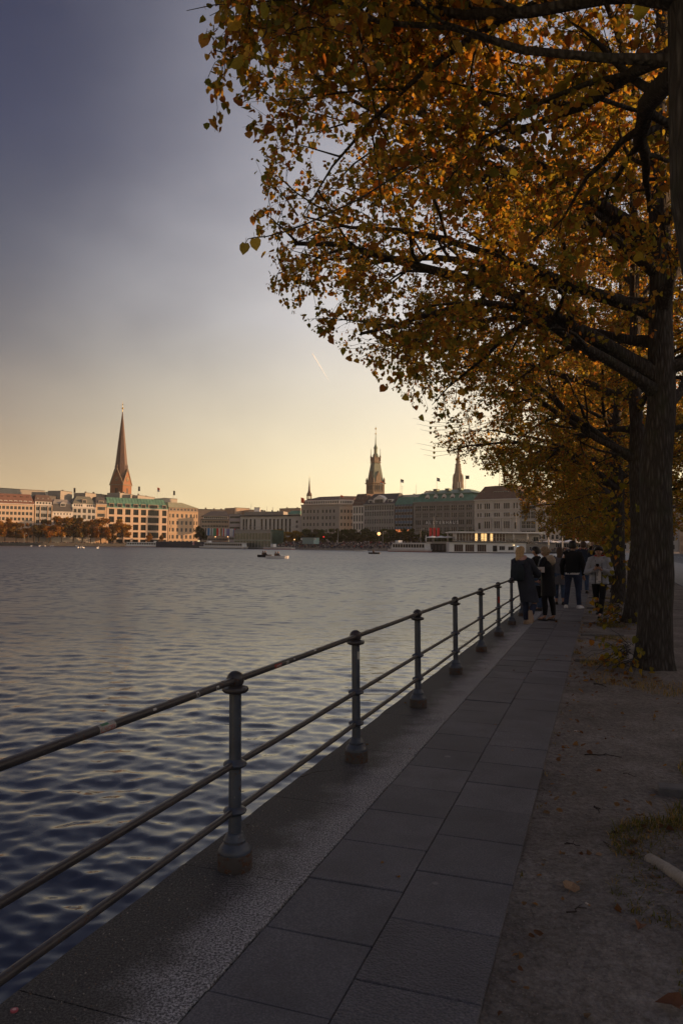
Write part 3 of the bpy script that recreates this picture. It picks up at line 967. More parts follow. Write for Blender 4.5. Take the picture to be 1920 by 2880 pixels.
def left_shore():
    G = 0.0
    # hotel
    r, A, B, W, ze = block("hotel_building", "cream hotel with red tiled roof at the left end of the far shore", BAL, -70, 94, 1417)
    zt = zz(A, B, 12, 1387)
    fl = (ze - .6) / 7.0
    zs = [G + fl * k + .9 for k in range(1, 7)]
    xs = spread(.8, W - .8, 14)
    facade(r, A, B, G, ze, rows(xs, zs, 2.0, fl * .60), M_CREAM)
    shell(r, A, B, 16, G, ze, M_CREAM)
    hip(r, A, B, 16, ze + .5, zt, M_RTILE, 3.6, (3, 2.2))
    ledge(r, A, B, ze, .5, .6, M_WHITEF)
    for x in spread(1, W - 1, 11):
        dormer(r, A, B, x, ze + .5, 2.3, 2.3, M_WHITE, M_WHITEF, -.35, 2.6)
    for x in spread(2, W - 2, 8):
        for s in (-.55, .55):
            c = onfront(A, B, x + s, -2.55)
            MB().box((c.x, c.y, ze + .5 + (zt - ze) * .68), (.7, .5, .5), 0, math.atan2((B - A).y, (B - A).x)).build("skylight", M_GLASS, r)
    # brown-roofed neighbour
    r, A, B, W, ze = block("shore_house", "narrow house with red-brown roof and wide window bands beside the hotel", BAL, 96, 145, 1421)
    zt = zz(A, B, 120, 1391)
    fl = ze / 6.0
    zs = [fl * k + .8 for k in range(1, 6)]
    facade(r, A, B, G, ze, rows([W * .17], zs, W * .2, fl * .6) + rows([W * .53], zs, W * .36, fl * .6, nx=4) + rows([W * .87], zs, W * .19, fl * .6), M_GREYF)
    shell(r, A, B, 16, G, ze, M_BROWNF)
    for f in (.03, .31, .75, .985):
        c = onfront(A, B, W * f, .12)
        MB().box((c.x, c.y, ze / 2), (.5, .3, ze), 0, math.atan2((B - A).y, (B - A).x)).build("pilaster", M_SAND, r)
    ledge(r, A, B, ze, .4, .5, M_WHITEF)
    facade(r, onfront(A, B, .3, -.8), onfront(A, B, W - .3, -.8), ze + .4, ze + 3.0, rows(spread(.6, W - 1, 5), [ze + .9], 1.5, 1.6), M_WHITEF, name="attic_wall")
    hip(r, onfront(A, B, .2, -.8), onfront(A, B, W - .2, -.8), 14, ze + 3.0, zt, M_RBROWN, 4.5, (1.5, 1.5))
    for f in (.2, .5, .8):
        c = onfront(A, B, W * f, -2.6)
        MB().box((c.x, c.y, ze + 5.2), (1.1, .9, 1.0), 0, math.atan2((B - A).y, (B - A).x)).build("skylight", M_RGREY, r)
    # low white ornate house
    r, A, B, W, ze = block("shore_house", "low white ornate house with dark mansard and arched dormer, between taller houses", BAL, 146, 203, 1440)
    zt = zz(A, B, 175, 1404)
    fl = ze / 5
    facade(r, A, B, G, ze, rows(spread(.6, W - .6, 6), [ze - 2.2], 1.0, 1.4) + rows(spread(.6, W - .6, 6), [fl * k + .7 for k in range(1, 4)], 1.5, fl * .62, arch=True), M_WHITEF)
    shell(r, A, B, 15, G, ze, M_WHITEF)
    ledge(r, A, B, ze, .4, .6, M_WHITEF); ledge(r, A, B, ze - 2.9, .25, .35, M_WHITEF)
    hip(r, A, B, 15, ze + .4, ze + 6.2, M_RDARK, 1.6, (.5, .5), .2, name="mansard")
    hip(r, onfront(A, B, .6, -1.6), onfront(A, B, W - .6, -1.6), 11, ze + 6.2, zt, M_RGREY, 4, (2, 2), .3)
    facade(r, onfront(A, B, 1, -.5), onfront(A, B, W - 1, -.5), ze + .4, ze + 2.4, rows(spread(.4, W - 2.4, 6), [ze + .8], 1.4, 1.2), M_RDARK, name="attic_wall", frame=M_FRAMED)
    dormer(r, A, B, W * .52, ze + 4.2, 4.0, 2.6, M_WHITEF, M_GREYF, -.9, 3, 3, True)
    # gabled grey-green house
    r, A, B, W, ze = block("shore_house", "stone house with grey-green mansard and a tall central bay behind the dense trees", BAL, 203, 268, 1428)
    zt = zz(A, B, 230, 1395)
    fl = ze / 6
    zs = [fl * k + .7 for k in range(1, 6)]
    facade(r, A, B, G, ze, rows([W * .10, W * .28], zs, W * .14, fl * .66) + rows([W * .5], zs, W * .15, fl * .7, nx=3) + rows([W * .72, W * .9], zs, W * .14, fl * .66), M_BUFF)
    shell(r, A, B, 16, G, ze, M_BUFF)
    ledge(r, A, B, ze, .4, .5, M_WHITEF)
    facade(r, onfront(A, B, .3, -.6), onfront(A, B, W - .3, -.6), ze + .4, ze + 3.2, rows(spread(.4, W * .42, 4) + spread(W * .58, W - 1, 4), [ze + .9], 1.3, 1.7), M_WHITEF, name="attic_wall")
    hip(r, onfront(A, B, .2, -.6), onfront(A, B, W - .2, -.6), 15, ze + 3.2, zt, mat("roof_green_slate", (.17, .17, .135), .7, 0, .15, .4), 5, (4, 3))
    dormer(r, A, B, W * .5, ze + 3.2, 3.6, 3.4, M_BUFF, M_BROWNF, -.5, 4, 3)
    # narrow house
    r, A, B, W, ze = block("shore_house", "narrow stone house with a single attic window left of the green copper roof", BAL, 268, 298, 1419)
    zt = zz(A, B, 283, 1397)
    fl = ze / 6
    facade(r, A, B, G, ze, rows([W * .5], [fl * k + .8 for k in range(1, 6)], W * .72, fl * .52, nx=6), M_SAND)
    shell(r, A, B, 16, G, ze, M_SAND)
    ledge(r, A, B, ze, .4, .5, M_WHITEF)
    hip(r, A, B, 16, ze + .4, zt, M_RDARK, 4, (1, 1))
    dormer(r, A, B, W * .5, ze + .6, 4.2, 2.6, M_WHITEF, M_BROWNF, -.3, 3, 4)
    # green copper roof
    r, A, B, W, ze = block("office_building", "office block with bright green copper roof above a grid of large dark windows", BAL, 299, 471, 1431)
    zt = zz(A, B, 385, 1401)
    fl = (ze - 5.2) / 4
    bx = [W * f for f in (.075, .205, .335, .465, .59, .755, .94)]
    bw = [W * f for f in (.085, .085, .085, .085, .085, .185, .075)]
    wins = [(x, 5.6 + fl * k + .5, w, fl * .74, {'nx': 3 if w < W * .1 else 5}) for x, w in zip(bx, bw) for k in range(4)]
    wins += [(x, .3, w * 1.08, 4.4, {'nx': 2, 'ny': 2}) for x, w in zip(bx, bw)]
    facade(r, A, B, G, ze, wins, M_CREAM, .5, frame=M_FRAMED)
    shell(r, A, B, 20, G, ze, M_CREAM)
    ledge(r, A, B, ze, .35, .4, M_WHITEF)
    hip(r, A, B, 20, ze + .35, zt, M_COPPER, 5.5, (1.0, 2.0), .25)
    for x, w in zip(bx, bw):
        dormer(r, A, B, x, ze + .4, w * .92, 3.4, M_COPPER, M_BROWNF, -.2, 3.5, 4 if w < W * .1 else 8, frame=M_FRAMED)
    for x in spread(0, W, 20):
        c0, c1 = onfront(A, B, x, .02), onfront(A, B, x, -5.2)
        f = .02
        MB().bar((c0.x, c0.y, ze + .5), (c1.x, c1.y, zt + .02), .16, .16).build("roof_seam", M_COPPER, r)
    # pale corner house with lit end
    r, A, B, W, ze = block("corner_house", "sandstone corner house with yellow-lit hipped roof right of the green copper roof", BAL, 473, 556, 1440)
    zt = zz(A, B, 505, 1413)
    fl = (ze - 4.8) / 4
    xs = [W * f for f in (.05, .15, .30, .45, .60, .75, .87, .955)]
    ws = [.9, 2.0, 2.0, 2.0, 2.0, 2.0, 1.0, .9]
    wins = [(x, 5.2 + fl * k + .5, w, fl * .56, {'nx': 3 if w > 1.5 else 1}) for x, w in zip(xs, ws) for k in range(4)]
    wins += [(x, .2, 2.6, 4.0, {'nx': 2}) for x in spread(.4, W - .4, 7)]
    facade(r, A, B, G, ze, wins, M_SAND)
    inn = shell(r, A, B, 22, G, ze, M_SAND, right=False)
    C = Vector((B.x, B.y, 0)) + inn
    facade(r, B, C, G, ze, rows(spread(.5, 21.5, 6), [5.2 + fl * k + .5 for k in range(4)], 1.6, fl * .56), M_SAND)
    ledge(r, A, B, ze, .4, .5, M_SAND)
    a2, b2 = onfront(A, B, .3, -.5), onfront(A, B, W - .3, -.5)
    facade(r, a2, b2, ze + .4, ze + 3.6, rows(spread(.5, W - 1, 8), [ze + 1.0], 2.0, 1.9, nx=3), M_BROWNF, name="attic_wall")
    inn = shell(r, a2, b2, 20, ze + .4, ze + 3.6, M_BROWNF, name="attic_side")
    hip(r, a2, b2, 20, ze + 3.6, zt, mat("roof_yellow_lit", (.36, .36, .24), .6, 0, .15, .4), 6, (1.5, 12), .4)  # roof colour itself made pale yellow, as the low sun lights it


left_shore()


def far_right_shore():
    G = 0.0
    # brown block with vertical window strips
    L2 = Line(760, 505, (.90, -.44))
    r, A, B, W, ze = block("office_building", "wide buff block with tall dark window strips above the glass kiosk", L2, 676, 845, 1452)
    n = 13
    xs = [W * f for f in (.05, .10, .17, .24, .36, .43, .50, .565, .63, .695, .76, .825)]
    wins = []
    for i, x in enumerate(xs):
        wins.append((x, 9.2, 1.5, ze - 11.0, {'nx': 1, 'ny': 6, 'frame': M_FRAMED}))
    wins += [(x, .4, 3.0, 3.4) for x in spread(1, W - 1, 10)]
    wins += [(W * .935, 9.5 + 3.3 * k, 1.8, 1.9, {}) for k in range(3)]
    facade(r, A, B, G, ze, wins, M_BUFF, .5)
    shell(r, A, B, 18, G, ze, M_BUFF)
    ledge(r, A, B, ze, .9, .9, M_RDARK); ledge(r, A, B, 8.3, .4, .3, M_GREYF, "ledge"); ledge(r, A, B, 13.4, .25, .12, M_GREYF, "ledge")
    MB().prism([(p.x, p.y) for p in (onfront(A, B, 1, -3), onfront(A, B, W * .68, -3), onfront(A, B, W * .62, -14), onfront(A, B, 1, -14))], ze + .91, ze + 3.4).build("roof_storey", M_RGREY, r)
    # banded block
    r, A, B, W, ze = block("office_building", "narrow block with lilac-grey window bands left of the buff block", Line(660, 520, (.95, -.3)), 644, 675, 1447)
    fl = ze / 6
    facade(r, A, B, G, ze, rows([W / 2], [fl * k + .9 for k in range(6)], W * .94, fl * .48, nx=8), mat("facade_lilac", (.40, .35, .36), .8), .3)
    shell(r, A, B, 16, G, ze, M_GREYF)
    ledge(r, A, B, ze, .5, .3, M_RGREY)
    # long brown block
    r, A, B, W, ze = block("office_building", "long brown block with grey hipped roof and a set-back storey", Line(605, 545, (.97, .22)), 565, 643, 1462)
    fl = ze / 6
    facade(r, A, B, G, ze, rows(spread(.5, W - .5, 17), [fl * k + .9 for k in range(6)], .95, fl * .52, nx=1), M_BROWNF)
    shell(r, A, B, 20, G, ze, M_BROWNF)
    ledge(r, A, B, ze, .5, .6, M_RDARK)
    a2, b2 = onfront(A, B, 1.5, -2), onfront(A, B, W - .5, -2)
    facade(r, a2, b2, ze + .5, ze + 2.8, rows(spread(.5, W - 2.5, 12), [ze + .9], 1.3, 1.4), M_BUFF, name="attic_wall")
    hip(r, a2, b2, 18, ze + 2.8, ze + 7.0, M_RDARK, 8, (6, 1), 1.0)
    # brown-grey corner block: two fronts
    A, C = JUN.hit(846), JUN.hit(1008)
    L = Line(846, A.y, (.85, -.53))
    A, B = L.hit(846), L.hit(953)
    ze = zz(A, B, 900, 1421)
    root = thing("corner_building", ((A + B) / 2).to_tuple(), "brown-grey corner block with red-brown hipped roof and a small red flag above it", "building")
    W = (B - A).length
    fl = (ze - 1) / 6.2
    zs = [fl * k + 1.0 for k in range(6)]
    facade(root, A, B, G, ze, rows([W * f for f in (.07, .17, .25, .34, .44, .57, .67, .76, .86)], zs, 1.5, fl * .55), M_SANDG)
    d = (B - A).normalized()
    e = Vector((.97, .25, 0)).normalized()
    Cc = Vector((B.x, B.y, 0)) + e * 9.8
    facade(root, B, Cc, G, ze, rows(spread(.4, 9.4, 4), zs, 1.25, fl * .52), M_SANDG)
    q = Vector((-d.y, d.x, 0))
    A3 = Vector((A.x, A.y, 0)) + q * 22
    D3 = Cc + q * 18
    b = MB()
    for p_, q_ in ((A3, A), (Cc, D3), (D3, A3)):
        b.quad((p_.x, p_.y, 0), (q_.x, q_.y, 0), (q_.x, q_.y, ze), (p_.x, p_.y, ze))
    b.build("side_wall", M_SANDG, root)
    ledge(root, A, B, ze, .6, .7, M_SANDG)
    ledge(root, B, Cc, ze, .6, .7, M_SANDG)
    a2, b2, c2 = onfront(A, B, 1.0, -1.0), onfront(A, B, W - .5, -1.0), Cc - e * .8 + q * 1.0
    facade(root, a2, b2, ze + .6, ze + 3.4, rows(spread(.5, W - 2, 20), [ze + 1.1], .9, 1.7, nx=1), M_WHITEF, name="attic_wall")
    facade(root, b2, c2, ze + .6, ze + 3.4, rows(spread(.3, 8.5, 7), [ze + 1.1], .8, 1.7, nx=1), M_WHITEF, name="attic_wall")
    zt = zz(A, B, 930, 1395)
    lo = [a2, b2, c2, c2 + q * 15, a2 + q * 18]
    hi = [a2 + d * 8 + q * 7, b2 - d * 1 + q * 6, c2 + q * 6 - e * 1.5, c2 + q * 9 - e * 1.5, a2 + d * 8 + q * 11]
    MB().prism([(p.x, p.y) for p in lo], ze + 3.4, zt, zt=[(p.x, p.y) for p in hi]).build("roof", M_RBROWN, root)
    for k in range(10):
        f = (k + .8) / 10.5
        p = lo[0].lerp(lo[1], f) + q * 2.6
        t = 2.6 / 6.6
        z = ze + 3.4 + (zt - ze - 3.4) * t
        MB().box((p.x, p.y, z + .05), (1.3, 1.2, .5), 0, math.atan2(d.y, d.x)).build("skylight", M_RGREY, root)
    # white pillared front
    def jb(name, label, x0, x1, ye, off=0.0):
        return block(name, label, JUN, x0, x1, ye, off=off)
    r, A, B, W, ze = jb("shop_building", "slim white stone front of tall paired slit windows under a brown roof", 990, 1022, 1422)
    fl = (ze - 1) / 5
    facade(r, A, B, G, ze, rows(spread(.3, W - .3, 4), [fl * k + 1.2 for k in range(1, 5)] + [.4], 1.35, fl * .78, nx=1), M_WHITEF, .5)
    shell(r, A, B, 16, G, ze, M_WHITEF)
    hip(r, A, B, 16, ze, ze + 7.5, M_RBROWN, 4, (.6, .6), .2)
    for zf in (.8, 3.9):
        for f in (.3, .55, .8):
            dormer(r, A, B, W * f, ze + zf, 1.4, 1.7, M_RBROWN, M_RBROWN, -.35 - zf * .5, 2.2, 1)
    # ribbed grey stone
    r, A, B, W, ze = jb("office_building", "grey stone block with close vertical ribs and a pedimented gable in its slate roof", 1022, 1108, 1420)
    zt = zz(A, B, 1065, 1386)
    fl = (ze - 1.0) / 5.4
    xs = spread(.5, W - .5, 12)
    facade(r, A, B, G, ze, rows(xs, [fl * k + .8 for k in range(5)] + [ze - 3.2], 1.25, fl * .62, nx=2, ny=2), M_GREYF, .4)
    shell(r, A, B, 18, G, ze, M_GREYF)
    for f in [i * W / 12 for i in range(13)]:
        c = onfront(A, B, min(max(f * (W - 1) / W + .5, .3), W - .3), .2)
        MB().box((c.x, c.y, 5 + (ze - 9) / 2), (.45, .42, ze - 9), 0, math.atan2((B - A).y, (B - A).x)).build("pilaster", M_GREYF, r)
    ledge(r, A, B, ze, .6, .7, M_GREYF); ledge(r, A, B, ze - 4.0, .3, .35, M_GREYF, "ledge")
    hip(r, A, B, 18, ze + .6, zt, M_RDARK, 8, (2, 1.5), .4)
    dormer(r, A, B, W * .48, ze + .6, 8.0, 3.4, M_GREYF, M_WHITEF, -.6, 5, 6, True)
    for f in (.2, .83):
        dormer(r, A, B, W * f, ze + .7, 3.2, 2.6, M_GREYF, M_WHITEF, -.8, 4, 3)
    # blue and orange curtain wall
    r, A, B, W, ze = jb("office_building", "modern block with blue panels, orange-lit windows and a plain green roof", 1109, 1160, 1419)
    n, fl = 6, (ze - 2) / 7
    wins = []
    for k in range(7):
        for i, x in enumerate(spread(.2, W - .2, n)):
            lit = k in (1, 2) and (i, k) not in ((5, 2), (4, 1), (3, 2))
            wins.append((x, 1.2 + fl * k + fl * .42, W / n * .86, fl * .52, {'nx': 1, 'pane': M_LITW if lit else (M_GLASS if k < 4 else mat("brown_glass", (.10, .06, .05), .25)), 'frame': M_FRAMEW}))
    facade(r, A, B, G, ze, wins, M_BLUEP, .2)
    shell(r, A, B, 16, G, ze, M_GREYF)
    for i in range(n + 1):
        c = onfront(A, B, .2 + (W - .4) * i / n, .14)
        MB().box((c.x, c.y, ze / 2), (.28, .26, ze), 0, math.atan2((B - A).y, (B - A).x)).build("mullion", M_FRAMED, r)
    hip(r, A, B, 16, ze, ze + 4.6, M_COPPER, 3, (1, 1), .4)
    MB().prism([(p.x, p.y) for p in (onfront(A, B, -6, -10), onfront(A, B, W + 4, -10), onfront(A, B, W + 4, -20), onfront(A, B, -6, -20))], ze - 4, ze + 6.5).build("rear_gable", M_BUFF, r)
    # department store
    r, A, B, W, ze = jb("department_store", "long dark stone department store with two-tier green copper roof and white letters", 1162, 1332, 1413)
    zt = zz(A, B, 1250, 1374)
    fl = (ze - 2.0) / 6
    bays = spread(.8, W - .8, 8)
    wins = []
    for bx in bays:
        for s in (-1.25, 0, 1.25):
            for k in range(6):
                wins.append((bx + s, 1.2 + fl * k + .4, .85, fl * .66, {'nx': 1, 'ny': 2, 'frame': M_FRAMED if k % 2 else M_FRAMEW}))
    facade(r, A, B, G, ze, wins, M_DKGREY, .45)
    shell(r, A, B, 26, G, ze, M_DKGREY)
    for i in range(9):
        c = onfront(A, B, min(max(.8 + (W - 1.6) * i / 8, .5), W - .5), .3)
        MB().box((c.x, c.y, 2 + (ze - 5.5) / 2), (.8, .6, ze - 5.5), 0, math.atan2((B - A).y, (B - A).x)).build("pilaster", M_DKGREY, r)
    ledge(r, A, B, ze, .6, .8, M_DKGREY); ledge(r, A, B, ze - 3.4, .35, .5, M_DKGREY, "ledge"); ledge(r, A, B, 4.2, .5, .8, M_BLACK, "canopy")
    hip(r, A, B, 26, ze + .6, ze + 5.2, M_COPPER, 3.0, (3.0, 3.0), .5, name="mansard")
    hip(r, onfront(A, B, 2.2, -2.2), onfront(A, B, W - 2.2, -2.2), 21.6, ze + 5.2, zt, mat("roof_green_copper_dull", (.19, .27, .20), .65, 0, .2, .3), 8, (9, 7), .5)
    for f in (.22, .36, .5, .64, .78):
        dormer(r, A, B, W * f, ze + 1.4, 2.6, 2.2, M_COPPER, M_WHITEF, -.9, 3, 2, True)
    for f in (.3, .5, .7):
        dormer(r, A, B, W * f, ze + 7.0, 2.6, 1.3, M_COPPER, mat("roof_green_copper_dull", (.19, .27, .20)), -4.3, 3, 2)
    # its letters
    d = (B - A).normalized(); nrm = Vector((d.y, -d.x, 0))
    pa, pb = JUN.hit(1201), JUN.hit(1289)
    zl = zz(A, B, 1245, 1474)
    text = "ALSTERHAUS"
    span = (pb - pa).length
    base = r.matrix_basis.translation
    for i, ch in enumerate(text):
        cu = bpy.data.curves.new("t", 'FONT'); cu.body = ch; cu.size = 2.5; cu.extrude = .1; cu.offset = .02; cu.align_x = 'CENTER'; cu.resolution_u = 2
        to = bpy.data.objects.new("t", cu); COL.objects.link(to)
        bpy.context.view_layer.update()
        me = bpy.data.meshes.new_from_object(to.evaluated_get(bpy.context.evaluated_depsgraph_get()))
        bpy.data.objects.remove(to)
        me.materials.clear(); me.materials.append(mat("sign_white", (.8, .8, .8), .5))
        p = pa + d * (span * (i + .1) / (len(text) - .8)) + nrm * 1.05
        link("letter", me, r, Vector((p.x, p.y, zl)) - base, (math.pi / 2, 0, math.atan2(d.y, d.x)))
    # classical palace
    r, A, B, W, ze = jb("classical_building", "pale classical building with pilasters, pedimented windows and tall brown mansard", 1333, 1462, 1407)
    zt = zz(A, B, 1400, 1362)
    xs = [W * f for f in (.11, .285, .50, .71, .90)]
    wins = []
    q1 = ze - 4.6; q2 = ze - 8.9; q3 = ze - 15.2; q4 = ze - 22.4
    for x in xs:
        side = x in (xs[0], xs[-1])
        for s in ((-.8, .8) if side else (-1.2, 0, 1.2)):
            wins.append((x + s, q1, .95, 3.0, {'nx': 1})); wins.append((x + s, q2, .95, 2.1, {'nx': 1}))
        if side: wins.append((x, q3 - .3, 1.5, 3.4, {}))
        else:
            for s in (-1.2, 0, 1.2): wins.append((x + s, q3, .85, 3.8, {'nx': 1}))
        wins.append((x, q4, 2.1, 5.0, {'ny': 2}))
    wins += [(x, .4, 2.6, max(1.5, q4 - 2.4), {'ny': 2}) for x in xs]
    facade(r, A, B, G, ze, wins, M_BUFF, .5, frame=M_FRAMED)
    inn = shell(r, A, B, 24, G, ze, M_BUFF)
    for z_, h_, o_ in ((ze, .7, .9), (ze - 5.4, .3, .35), (ze - 9.8, .6, .6), (q4 - 1.0, .4, .4)):
        ledge(r, A, B, z_, h_, o_, M_BUFF)
    for x in (W * .20, W * .37, W * .42, W * .585, W * .63, W * .80):
        c = onfront(A, B, x, .28)
        MB().box((c.x, c.y, (q4 + ze - 9.9) / 2 + .2), (.75, .5, ze - 9.9 - q4 + .4), 0, math.atan2((B - A).y, (B - A).x)).build("pilaster", M_BUFF, r)
    for x in xs:
        c0 = onfront(A, B, x, .02)
        dd = (B - A).normalized(); nn = Vector((dd.y, -dd.x, 0))
        pts = [(-1.7, q4 + 5.2), (1.7, q4 + 5.2), (1.7, q4 + 5.6), (0, q4 + 6.7), (-1.7, q4 + 5.6)]
        b = MB()
        f0 = [c0 + dd * x_ + Vector((0, 0, z_)) for x_, z_ in pts]; f1 = [p + nn * .45 for p in f0]
        b.loft([f0, f1]); b.build("pediment", M_BUFF, r)
    hip(r, A, B, 24, ze + .7, ze + 8.0, M_RBROWN, 4.5, (4, 4), .4, name="mansard")
    hip(r, onfront(A, B, 4, -4.2), onfront(A, B, W - 4, -4.2), 15.4, ze + 8.0, zt, M_RBROWN, 5, (4, 4), .2)
    for f, w in ((.55, 11.0), (.16, 1.6), (.9, 2.0)):
        dormer(r, A, B, W * f, ze + 2.4, w, 3.0, M_RBROWN, M_RBROWN, -2.2, 3, max(1, int(w / 1.7)))
    # plain grey
    r, A, B, W, ze = jb("office_building", "plain grey stone block with tall windows between the classical and the cream building", 1463, 1505, 1401)
    fl = (ze - 2) / 5
    facade(r, A, B, G, ze, rows(spread(.3, W - .3, 3), [fl * k + 1.2 for k in range(5)], 2.4, fl * .78, nx=2, ny=2), M_GREYF, .4)
    shell(r, A, B, 20, G, ze, M_GREYF)
    hip(r, A, B, 20, ze, ze + 5.5, M_RDARK, 4, (1, 1))
    for x in spread(.4, W - .4, 3): dormer(r, A, B, x, ze + .6, 2.0, 2.6, M_RDARK, M_RDARK, -.6, 3, 2)
    # cream palazzo
    r, A, B, W, ze = jb("palazzo", "cream building with rows of round-arched windows behind the autumn crowns", 1506, 1640, 1424)
    fl = (ze - 1.5) / 5
    wins = []
    for k in range(5):
        for x in spread(.6, W - .6, 10):
            wins.append((x, 1.0 + fl * k + .5, 2.4 if k == 0 else 1.5, fl * (.72 if k == 0 else .55), {'nx': 2, 'ny': 2, 'arch': True, 'pane': M_GLASS}))
    facade(r, A, B, G, ze, wins, mat("facade_ivory", (.70, .62, .52), .85, 0, .05, .2), .4)
    shell(r, A, B, 20, G, ze, M_CREAM)
    for k in range(1, 6): ledge(r, A, B, 1.0 + fl * k - .15 if k < 5 else ze, .3 if k < 5 else .6, .3 if k < 5 else .8, M_CREAM, "ledge" if k < 5 else "cornice")
    hip(r, A, B, 20, ze + .6, ze + 4, M_RGREY, 7, (6, 6), .3)
    r, A, B, W, ze = jb("shore_house", "pink-tinged house at the end of the far row beside the red banners", 1641, 1700, 1440)
    fl = (ze - 1) / 5
    facade(r, A, B, G, ze, rows(spread(.4, W - .4, 6), [fl * k + 1 for k in range(5)], 1.3, fl * .6), mat("facade_pink", (.58, .42, .36), .85, 0, .05, .2))
    shell(r, A, B, 18, G, ze, M_CREAM)
    hip(r, A, B, 18, ze, ze + 5, M_RTILE, 5, (3, 3))
    for k, (x0, x1, ye, m_) in enumerate(((1701, 1790, 1436, M_BUFF), (1791, 1905, 1430, M_GREYF), (1906, 2060, 1425, M_SANDG))):  # houses added past the row's end to cover and shade its sunlit wall
        r, A, B, W, ze = jb("shore_house", ["buff", "grey", "brown-grey"][k] + " far-row house added to screen the sunlit end wall of the row", x0, x1, ye)
        fl = (ze - 1) / 5
        facade(r, A, B, G, ze, rows(spread(.4, W - .4, int(W / 3.2)), [fl * q + 1 for q in range(5)], 1.4, fl * .6), m_)
        shell(r, A, B, 18, G, ze, m_)
        hip(r, A, B, 18, ze, ze + 5, M_RDARK, 5, (3, 3))


far_right_shore()


